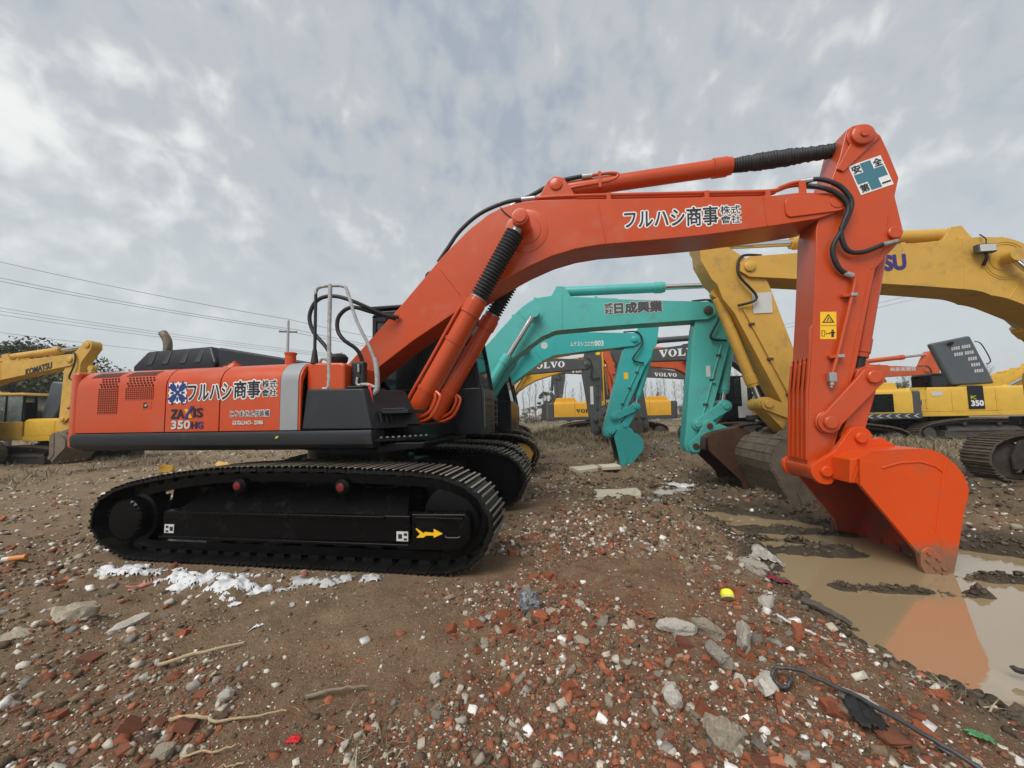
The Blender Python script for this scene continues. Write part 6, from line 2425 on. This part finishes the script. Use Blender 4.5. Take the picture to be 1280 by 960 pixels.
# orange stub with a white end
mb = MB()
mb.cyl((0, 0, 0), (.15, .03, .01), .03, .028, n=14)
mb.cur = 1
mb.cyl((-.06, -.012, -.003), (0, 0, 0), .028, .028, n=14)
o = mb.build('tube_stub', [mat('orange_card', (.62, .24, .06), .6, var=.15), M['offwhite']])
o.location = (-5.72, 4.50, gz(-5.72, 4.5) + .028)
tag(o, 'short orange and white cardboard tube on the bare earth', 'tube')


def stick(name, pts, r, m, label, cat, n=7):
    mb = MB()
    pp = catmull([Vector((x, y, gz(x, y) + z)) for x, y, z in pts], 5)
    jr = random.Random(len(label))
    mb.tube([p + Vector((jr.gauss(0, .004), jr.gauss(0, .004), jr.gauss(0, .003))) for p in pp], r, n=n, smooth=False)
    return tag(mb.build(name, m), label, cat)


stick('dry_stalk', [(-1.84, 2.17, .02), (-1.70, 2.155, .03), (-1.58, 2.15, .025), (-1.42, 2.18, .03), (-1.26, 2.225, .03)], [.010, .004], STRAW, 'long split straw-coloured stalk lying in front of the stony slope', 'stick')
stick('dry_stalk', [(-1.62, 1.975, .02), (-1.5, 1.985, .022), (-1.38, 2.005, .02)], [.006, .004], STRAW, 'short straight straw-coloured stalk below the long split one', 'stick')
stick('dry_stalk', [(-1.40, 1.885, .015), (-1.31, 1.88, .018), (-1.25, 1.885, .015)], .0035, STRAW, 'smallest bit of pale stalk at the bottom of the slope', 'stick')
stick('dry_stalk', [(-2.28, 2.58, .03), (-2.05, 2.66, .04), (-1.85, 2.74, .03)], [.012, .007], STRAW, 'pale weathered stick lying across white pebbles', 'stick')
stick('twig', [(-1.2, 2.32, .02), (-1.02, 2.36, .05), (-.88, 2.38, .03)], [.012, .005], mat('grey_twig', (.2, .16, .12), .8, var=.3, vscale=20), 'dark bare twig with grass on bare soil', 'stick')
stick('twig', [(3.05, 2.52, .11), (3.14, 2.46, .10), (3.24, 2.40, .09)], [.02, .006], mat('wet_twig', (.02, .018, .016), .5, var=.3, vscale=20), 'short black twig floating near the puddle edge', 'stick')
stick('stake', [(2.36, 3.32, .03), (2.45, 3.2, .05), (2.56, 3.08, .05)], [.035, .02], mat('grey_driftwood', (.075, .062, .05), .8, var=.35, vscale=16, bump=.5), 'grey weathered log lying along the water edge', 'stick')
stick('rope', [(1.93, 3.02, .02), (1.90, 2.92, .05), (1.97, 2.86, .03), (1.93, 2.78, .04), (2.02, 2.74, .03)], .009, M['offwhite'], 'frayed white cord curling over the brick bank', 'rope')
stick('hose', [(1.53, 2.29, .05), (1.50, 2.265, .035), (1.46, 2.28, .04), (1.455, 2.33, .06), (1.50, 2.345, .075), (1.60, 2.28, .07), (1.72, 2.05, .08), (1.80, 1.84, .08), (1.88, 1.70, .06), (1.98, 1.5, .04)], .011, HOSE, 'black hose ending in a hook on the brick rubble', 'hose', n=10)
sheet('netting', 1.70, 2.02, .13, .20, .05, CLOTHB, 'torn black netting under the hooked hose', 'netting', 5, yaw=-.4, lift=.05)
sheet('plastic_scrap', 2.15, 1.93, .10, .05, .03, GREENP, 'crumpled green plastic scrap near the water', 'plastic', 6, yaw=-.3, lift=.03)
sheet('plastic_sheet', 2.80, 4.42, .32, .30, .12, mat('dirty_film', (.33, .31, .27), .35, var=.3, vscale=15), 'muddy translucent film at the edge of the puddle', 'plastic', 7, yaw=.5, lift=.02)
sheet('rag', 2.50, 3.80, .20, .10, .05, REDC, 'wine red rag at the puddle edge', 'rag', 8, lift=.03)
sheet('plastic_sheet', 3.72, 8.72, .75, .22, .05, PLASTIC, 'white plastic strip beside the dark shallow puddle', 'plastic', 9, yaw=-.4, lift=.06)
sheet('plastic_sheet', 3.28, 7.75, .22, .12, .04, PLASTIC, 'small white plastic scrap on the mud', 'plastic', 10, lift=.03)
sheet('paper_scrap', -1.95, 3.02, .10, .05, .012, PLASTIC, 'scrap of white paper flat on the bare soil', 'paper', 11)
sheet('paper_scrap', -2.45, 3.50, .10, .06, .02, PLASTIC, 'crumpled bluish white paper scrap below the snow', 'paper', 12)
sheet('film_scrap', -1.10, 2.02, .07, .05, .02, M['red'], 'bright red film scrap among pebbles', 'plastic', 13)
sheet('plastic_scrap', 2.35, 6.55, .16, .10, .03, mat('blue_film', (.10, .25, .34), .4, var=.3), 'blue plastic scrap in the mud', 'plastic', 15)
for x, y, w, d, h, yaw, lab in ((1.92, 7.36, .80, .52, .07, -.12, 'largest cream board slab lying flat on the rubble'), (1.95, 10.6, .75, .5, .10, .3, 'broken cream slab leaning in the dirt near the small teal bucket'), (2.5, 10.2, .5, .4, .08, .1, 'smaller cream slab beside the broken one')):
    mb = MB()
    rg = random.Random(int(x * 100))
    pl = []
    for a, b in ((-.5, -.5), (0, -.52), (.5, -.5), (.53, 0), (.5, .5), (.1, .47), (-.5, .5), (-.47, .1)):
        pl.append(((a + rg.uniform(-.04, .04)) * w, (b + rg.uniform(-.05, .05)) * d))
    mb.prism(pl, 0, h, axis='z')
    o = mb.build('board_slab', SLAB, bevel=.008)
    o.location = (x, y, gz(x, y) + .0)
    o.rotation_euler = (.05, -.04, yaw)
    tag(o, lab, 'slab')
for x, y, lab in ((-10.6, 12.0, 'upright yellow stone block seen beneath the house of the orange machine'), (-9.6, 12.9, 'low yellow stone block behind the near track')):
    o = bpy.data.objects.new('yellow_block', rough_rock(int(500 + x), (1.2, .8, 1.0), M['yellow'], cut=9, name='yellow_block'))
    COL.objects.link(o)
    o.location = (x, y, gz(x, y) + .12)
    o.scale = (.45, .4, .5)
    tag(o, lab, 'block')

# ------------------------------------------------------------------ dry grass and weeds
def grass_patch(name, pts, hgt, m, label, blades=7, lean_k=1.0):
    n = len(pts)
    x = np.repeat(pts[:, 0], blades) + RNG.normal(0, .06, n * blades)
    y = np.repeat(pts[:, 1], blades) + RNG.normal(0, .06, n * blades)
    z = ground_z(x, y) - .01
    h = hgt * RNG.uniform(.35, 1.15, len(x))
    a = RNG.uniform(0, 2 * PI, len(x))
    lean = RNG.uniform(.2, 1.3, len(x)) * h * lean_k
    w = RNG.uniform(.002, .006, len(x)) * (1 + np.hypot(x, y) / 10)
    dx, dy = np.cos(a), np.sin(a)
    b = RNG.uniform(0, 2 * PI, len(x))
    sx, sy = np.cos(b), np.sin(b)
    V = np.stack([np.stack([x - sx * w, y - sy * w, z], -1), np.stack([x + sx * w, y + sy * w, z], -1),
                  np.stack([x + dx * lean * .35 + sx * w * .7, y + dy * lean * .35 + sy * w * .7, z + h * .6], -1), np.stack([x + dx * lean * .35 - sx * w * .7, y + dy * lean * .35 - sy * w * .7, z + h * .6], -1),
                  np.stack([x + dx * lean, y + dy * lean, z + h], -1)], 1)
    k = np.arange(len(x))[:, None] * 5
    F1 = (k + np.array([[0, 1, 2]])); F2 = (k + np.array([[0, 2, 3]])); F3 = (k + np.array([[3, 2, 4]]))
    F = np.concatenate([F1, F2, F3])
    me = bpy.data.meshes.new(name)
    V = V.reshape(-1, 3)
    me.vertices.add(len(V))
    me.vertices.foreach_set('co', V.ravel())
    me.loops.add(F.size)
    me.loops.foreach_set('vertex_index', F.ravel())
    me.polygons.add(len(F))
    me.polygons.foreach_set('loop_start', np.arange(len(F)) * 3)
    me.update(calc_edges=True)
    tone = np.array([(.27, .22, .14), (.36, .30, .20), (.20, .165, .105), (.30, .255, .175)])[RNG.integers(0, 4, len(x))] * RNG.uniform(.7, 1.15, (len(x), 1))
    tone = np.repeat(tone, 5, 0)
    at = me.attributes.new('tone', 'FLOAT_COLOR', 'POINT')
    at.data.foreach_set('color', np.concatenate([tone, np.ones((len(tone), 1))], 1).astype(np.float32).ravel())
    me.materials.append(m)
    o = bpy.data.objects.new(name, me)
    COL.objects.link(o)
    return tag(o, label, 'grass', kind='stuff')


GRASS = mat('dead_grass', (1, 1, 1), .85, var=.15, vscale=2, attr='tone', spec=.2)
k = 90000
r = 12 * (70 / 12) ** RNG.random(k)
a = np.radians(RNG.uniform(-68, 68, k))
gx, gy = np.sin(a) * r, np.cos(a) * r
dens = np.clip(fbm(gx * .35, gy * .35, 301, 4) * 2.2 + .05, 0, 1) * sstep(12, 20, r) * (.12 + .88 * sstep(-2, 2, gx))
keep = RNG.random(k) < dens
grass_patch('dry_grass', np.stack([gx, gy], -1)[keep][:9500], .24, GRASS, 'pale dead grass over the far part of the yard')
P = []
for cx, cy, sx, sy, n in ((3.5, 21.5, 4, 1.6, 900), (12, 13.2, 4.5, 1.0, 700), (10.5, 11.4, 2.5, .9, 300), (4.2, 15.6, 1.3, .8, 160), (-.5, 24, 4, 2, 500), (8.5, 23, 2.5, 1.5, 400)):
    P.append(np.stack([RNG.normal(cx, sx * .55, n), RNG.normal(cy, sy * .55, n)], -1))
grass_patch('dry_grass_tufts', np.concatenate(P), .34, GRASS, 'taller tufts of dead grass on the mounds')
P = []
for cx, cy, s, n in ((2.7, 6.9, .8, 160), (4.4, 7.3, .9, 160), (3.4, 7.9, 1.2, 220), (2.6, 5.4, .35, 70), (2.2, 4.6, .4, 50), (-.95, 2.3, .10, 10), (-.75, 1.95, .05, 12), (2.5, 2.3, .2, 20)):
    P.append(np.stack([RNG.normal(cx, s, n), RNG.normal(cy, s * .6, n)], -1))
P = np.concatenate(P)
P = P[poly_sd(P[:, 0], P[:, 1], POND) > .05]
grass_patch('straw_litter', P, .045, GRASS, 'trampled straw and roots in the mud', blades=5, lean_k=2.6)


# ------------------------------------------------------------------ trees, bushes, pole line
BARK = mat('grey_bark', (.17, .15, .135), .9, var=.3, vscale=9, bump=.4, bscale=30)
TWIG = mat('bare_twigs', (.20, .185, .17), .9, var=.2, vscale=5)
LEAFD = mat('dark_leaves', (.052, .068, .034), .7, var=.5, vscale=4)
LEAFO = mat('olive_leaves', (.085, .092, .045), .7, var=.5, vscale=4)


def bare_tree(seed, h, spread, upright=True, n1=26, n2=5):
    rg = random.Random(seed)
    tr = MB()
    pts = [(0, 0, -.2)]
    for k in range(1, 7):
        t = k / 6
        pts.append((rg.gauss(0, .02 * h * t), rg.gauss(0, .02 * h * t), h * t * .96))
    r0 = .011 * h + .02
    tr.tube(pts, [r0, r0 * .15], n=7, sub=2)
    cr = MB()
    for i in range(n1):
        t = rg.uniform(.18, .95)
        z = h * t
        k = min(int(t * 6), 5)
        bx, by = pts[k][0], pts[k][1]
        a = rg.uniform(0, 2 * PI)
        L = spread * (1.05 - t * .75) * rg.uniform(.6, 1.15)
        rise = (1.6 if upright else .55) * L * rg.uniform(.7, 1.2)
        p1 = (bx + math.cos(a) * L * .5, by + math.sin(a) * L * .5, z + rise * .4)
        p2 = (bx + math.cos(a) * L, by + math.sin(a) * L, z + rise)
        cr.tube([(bx, by, z), p1, p2], [r0 * .32, r0 * .06], n=4, sub=2)
        for j in range(n2):
            s = rg.uniform(.3, 1)
            q = [p1[d] + (p2[d] - p1[d]) * (s - .3) / .7 for d in range(3)]
            b = rg.uniform(0, 2 * PI)
            l2 = L * rg.uniform(.2, .45)
            cr.tube([q, (q[0] + math.cos(b) * l2, q[1] + math.sin(b) * l2, q[2] + l2 * (1.3 if upright else .5))], [r0 * .10, r0 * .035], n=3, smooth=False)
    return tr.mesh('trunk', BARK), cr.mesh('crown', TWIG)


def put_tree(name, meshes, x, y, label, group=None, s=1.0, cat='tree', names=('trunk', 'crown')):
    e = empty(name, (x, y, gz(x, y) - .05), random.uniform(0, 6.28), label, cat, group)
    e.scale = (s, s, s * random.uniform(.9, 1.1))
    for nm, me in zip(names, meshes):
        o = bpy.data.objects.new(nm, me)
        COL.objects.link(o)
        o.parent = e
    return e


POP = [bare_tree(600 + i, 13, 1.9) for i in range(5)]
random.seed(31)
for k in range(64):
    x = -38 + k * 2.15 + random.uniform(-.6, .6)
    y = 112 + random.uniform(-2.5, 6) + abs(x) * .05
    if -75 < x < 110:
        put_tree('poplar', POP[k % 5], x, y, 'leafless upright poplar in the far row along the horizon', 'far row of bare poplars', random.uniform(.75, 1.1))
for k in range(26):
    x = 34 + k * 3.2 + random.uniform(-1, 1)
    y = 95 + random.uniform(-4, 8)
    put_tree('poplar', POP[k % 5], x, y, 'leafless upright poplar in the far row along the horizon', 'far row of bare poplars', random.uniform(.6, .95))
WIDE = [bare_tree(700 + i, 7, 2.4, upright=False, n1=34, n2=6) for i in range(2)]
put_tree('bare_tree', WIDE[0], 29.5, 38, 'thin leafless tree rising over the yellow machine with the raised hood', s=.95)
put_tree('bare_tree', WIDE[1], 24.5, 33, 'wide leafless tree behind the faded orange boom', s=1.0)
put_tree('bare_tree', WIDE[0], 22.0, 48, 'leafless tree over the black and white cab', s=1.05)


def leafy(seed, h, rx, rz, n, leaf, m, trunk_h=None, clumps=26, flat=.6):
    rg = np.random.default_rng(seed)
    tr = MB()
    th = trunk_h if trunk_h is not None else h * .45
    tr.tube([(0, 0, -.2), (.05, 0, th * .5), (.0, .08, th), (.1, .0, h * .8)], [.03 * h, .008 * h], n=8)
    cs = []
    for k in range(clumps):
        a, q = rg.uniform(0, 2 * PI), rg.random() ** .5
        z = th + (h - th) * rg.uniform(.05, 1)
        rr = rx * math.sqrt(max(.05, 1 - ((z - (th + h) / 2) / ((h - th) * .55)) ** 2)) * q
        c = (rr * math.cos(a), rr * math.sin(a), z)
        cs.append((c, rg.uniform(.35, .75) * rx * .42))
        tr.tube([(0, 0, th * .8), (c[0] * .5, c[1] * .5, (th + c[2]) * .52), c], [.009 * h, .003 * h], n=5, sub=3)
    vs, fs = [], []
    for i in range(n):
        c, r = cs[rg.integers(0, clumps)]
        d = rg.normal(size=3)
        d /= np.linalg.norm(d)
        p = np.array(c) + d * r * rg.random() ** .4 * np.array([1, 1, flat])
        u = rg.normal(size=3)
        u /= np.linalg.norm(u)
        w = np.cross(u, rg.normal(size=3))
        w /= np.linalg.norm(w)
        s = leaf * rg.uniform(.6, 1.3)
        o = len(vs)
        vs += [tuple(p - u * s), tuple(p + w * s * .5), tuple(p + u * s), tuple(p - w * s * .5)]
        fs.append((o, o + 1, o + 2, o + 3))
    cr = MB()
    cr.add(vs, fs)
    return tr.mesh('trunk', BARK), cr.mesh('crown', m)


put_tree('leafy_tree', leafy(801, 7.4, 4.6, 4, 11000, .12, LEAFD, clumps=52, flat=.5), -33.2, 25.5, 'dark evergreen tree with layered foliage behind the ochre boom')
put_tree('leafy_tree', leafy(802, 4.6, 3.0, 2, 5000, .12, LEAFO, trunk_h=.8, clumps=26), -27.0, 24.5, 'dense olive bush right of the raised slate hood', cat='bush')
put_tree('leafy_tree', leafy(803, 6.0, 2.2, 2, 3000, .14, LEAFD, clumps=20), 7.0, 78, 'small dark round tree between the grey booms in the distance')
put_tree('leafy_tree', leafy(804, 5.4, 2.0, 2, 3000, .14, LEAFD, clumps=20), 22.5, 70, 'small dark tree with an ochre top beside the far grey boom')
put_tree('leafy_tree', leafy(805, 3.6, 3.6, 2, 4500, .11, LEAFO, trunk_h=.5, clumps=30), 24.2, 27.5, 'low olive bush below the faded orange boom', cat='bush')
# scrub belt at the back of the yard
SCR = [leafy(820 + i, 2.6, 2.2, 1.5, 1800, .10, mat('winter_scrub_%d' % i, c, .85, var=.4, vscale=3), trunk_h=.3, clumps=16) for i, c in enumerate(((.14, .12, .075), (.10, .095, .06), (.17, .145, .10)))]
for k in range(34):
    x = -30 + k * 2.9 + random.uniform(-.8, .8)
    y = 62 + random.uniform(-6, 8)
    put_tree('scrub_bush', SCR[k % 3], x, y, 'straggly brown winter bush in the scrub belt behind the yard', 'scrub belt behind the yard', random.uniform(.7, 1.2), cat='bush')

# utility pole and its wires
CONC = mat('concrete_pole', (.36, .355, .345), .8, var=.12, vscale=6)
WIRE = mat('wire', (.10, .10, .105), .5, var=.1)
px, py = -24.6, 42.0
ph = 12.4
e = empty('utility_pole', (px, py, gz(px, py)), .25, 'slim concrete utility pole with a cross arm behind the orange machine', 'utility pole')
mb = MB()
mb.tube([(0, 0, -.3), (0, 0, ph)], [.19, .12], n=12, smooth=False)
mb.build('pole', CONC, e)
mb = MB()
mb.box(-.9, .9, -.06, .06, ph - 1.3, ph - 1.15)
arm_ = mb.build('cross_arm', M['dgrey'], e)
for x in (-.8, .8):
    mb = MB()
    mb.lathe((x, 0, ph - 1.15), (0, 0, 1), [(0, .04), (.05, .07), (.1, .04), (.15, .06), (.22, .03)], 10)
    mb.build('insulator', M['offwhite'], arm_)
mb = MB()
mb.lathe((0, 0, ph), (0, 0, 1), [(0, .05), (.08, .07), (.2, .03)], 10)
mb.build('insulator', M['offwhite'], e)
POLE2 = (-58, 24)


def wire(a, b, sag, label, r=.022):
    mb = MB()
    pts = []
    for k in range(25):
        t = k / 24
        pts.append((a[0] + (b[0] - a[0]) * t, a[1] + (b[1] - a[1]) * t, a[2] + (b[2] - a[2]) * t - sag * 4 * t * (1 - t)))
    mb.tube(pts, r, n=5, smooth=False)
    tag(mb.build('wire', WIRE), label, 'wire', 'overhead wires on the utility pole')


ca, sa = math.cos(.25), math.sin(.25)
top = gz(px, py) + ph
W_L = 'thin overhead wire strung from the concrete utility pole'
ends = []
for off, zz, dz in ((0.0, top + .2, 11.6), (-.8, top - .95, 10.4), (.8, top - .95, 10.5)):
    a = (px + off * ca, py + off * sa, zz)
    wire(a, (-75 + off, 30 + off, zz + dz), 1.0, W_L)
    wire(a, (8 + off, 62 + off, zz - 1.5), 1.2, W_L)
for k, (zz, zl) in enumerate(((8.6, 17.3), (8.9, 17.9), (9.2, 18.4), (7.2, 14.8))):
    wire((-28.0, 62 + k * .6, zz + 2.8), (-82, 36 + k * .6, zl + 1.0), .9, 'lower overhead wire of the farther line left of the pole')
px2, py2 = -28.0, 63.0
e = empty('utility_pole', (px2, py2, gz(px2, py2)), .25, 'plain concrete pole without cross arm, farther off behind the orange machine', 'utility pole')
mb = MB()
mb.tube([(0, 0, -.3), (0, 0, 12.4)], [.19, .12], n=12, smooth=False)
mb.build('pole', CONC, e)
for lo, hi in (((36, 60, 13.5), (95, 52, 27)), ((36, 60, 13.0), (95, 52, 26))):
    wire(lo, hi, .8, 'overhead wire beyond the raised slate hood on the right')


# ------------------------------------------------------------------ damp winter air
hm = bpy.data.materials.new('thin_haze')
hm.use_nodes = True
hn = hm.node_tree.nodes
hn.clear()
ho_ = hn.new('ShaderNodeOutputMaterial')
hv = hn.new('ShaderNodeVolumePrincipled')
hv.inputs['Color'].default_value = (.93, .95, .97, 1)
hv.inputs['Density'].default_value = .0008
hm.node_tree.links.new(hv.outputs[0], ho_.inputs['Volume'])
mb = MB()
mb.box(-960, 960, -960, 960, -4.0, 34)
tag(mb.build('haze', hm), 'thin winter haze over the yard', 'haze', kind='stuff')
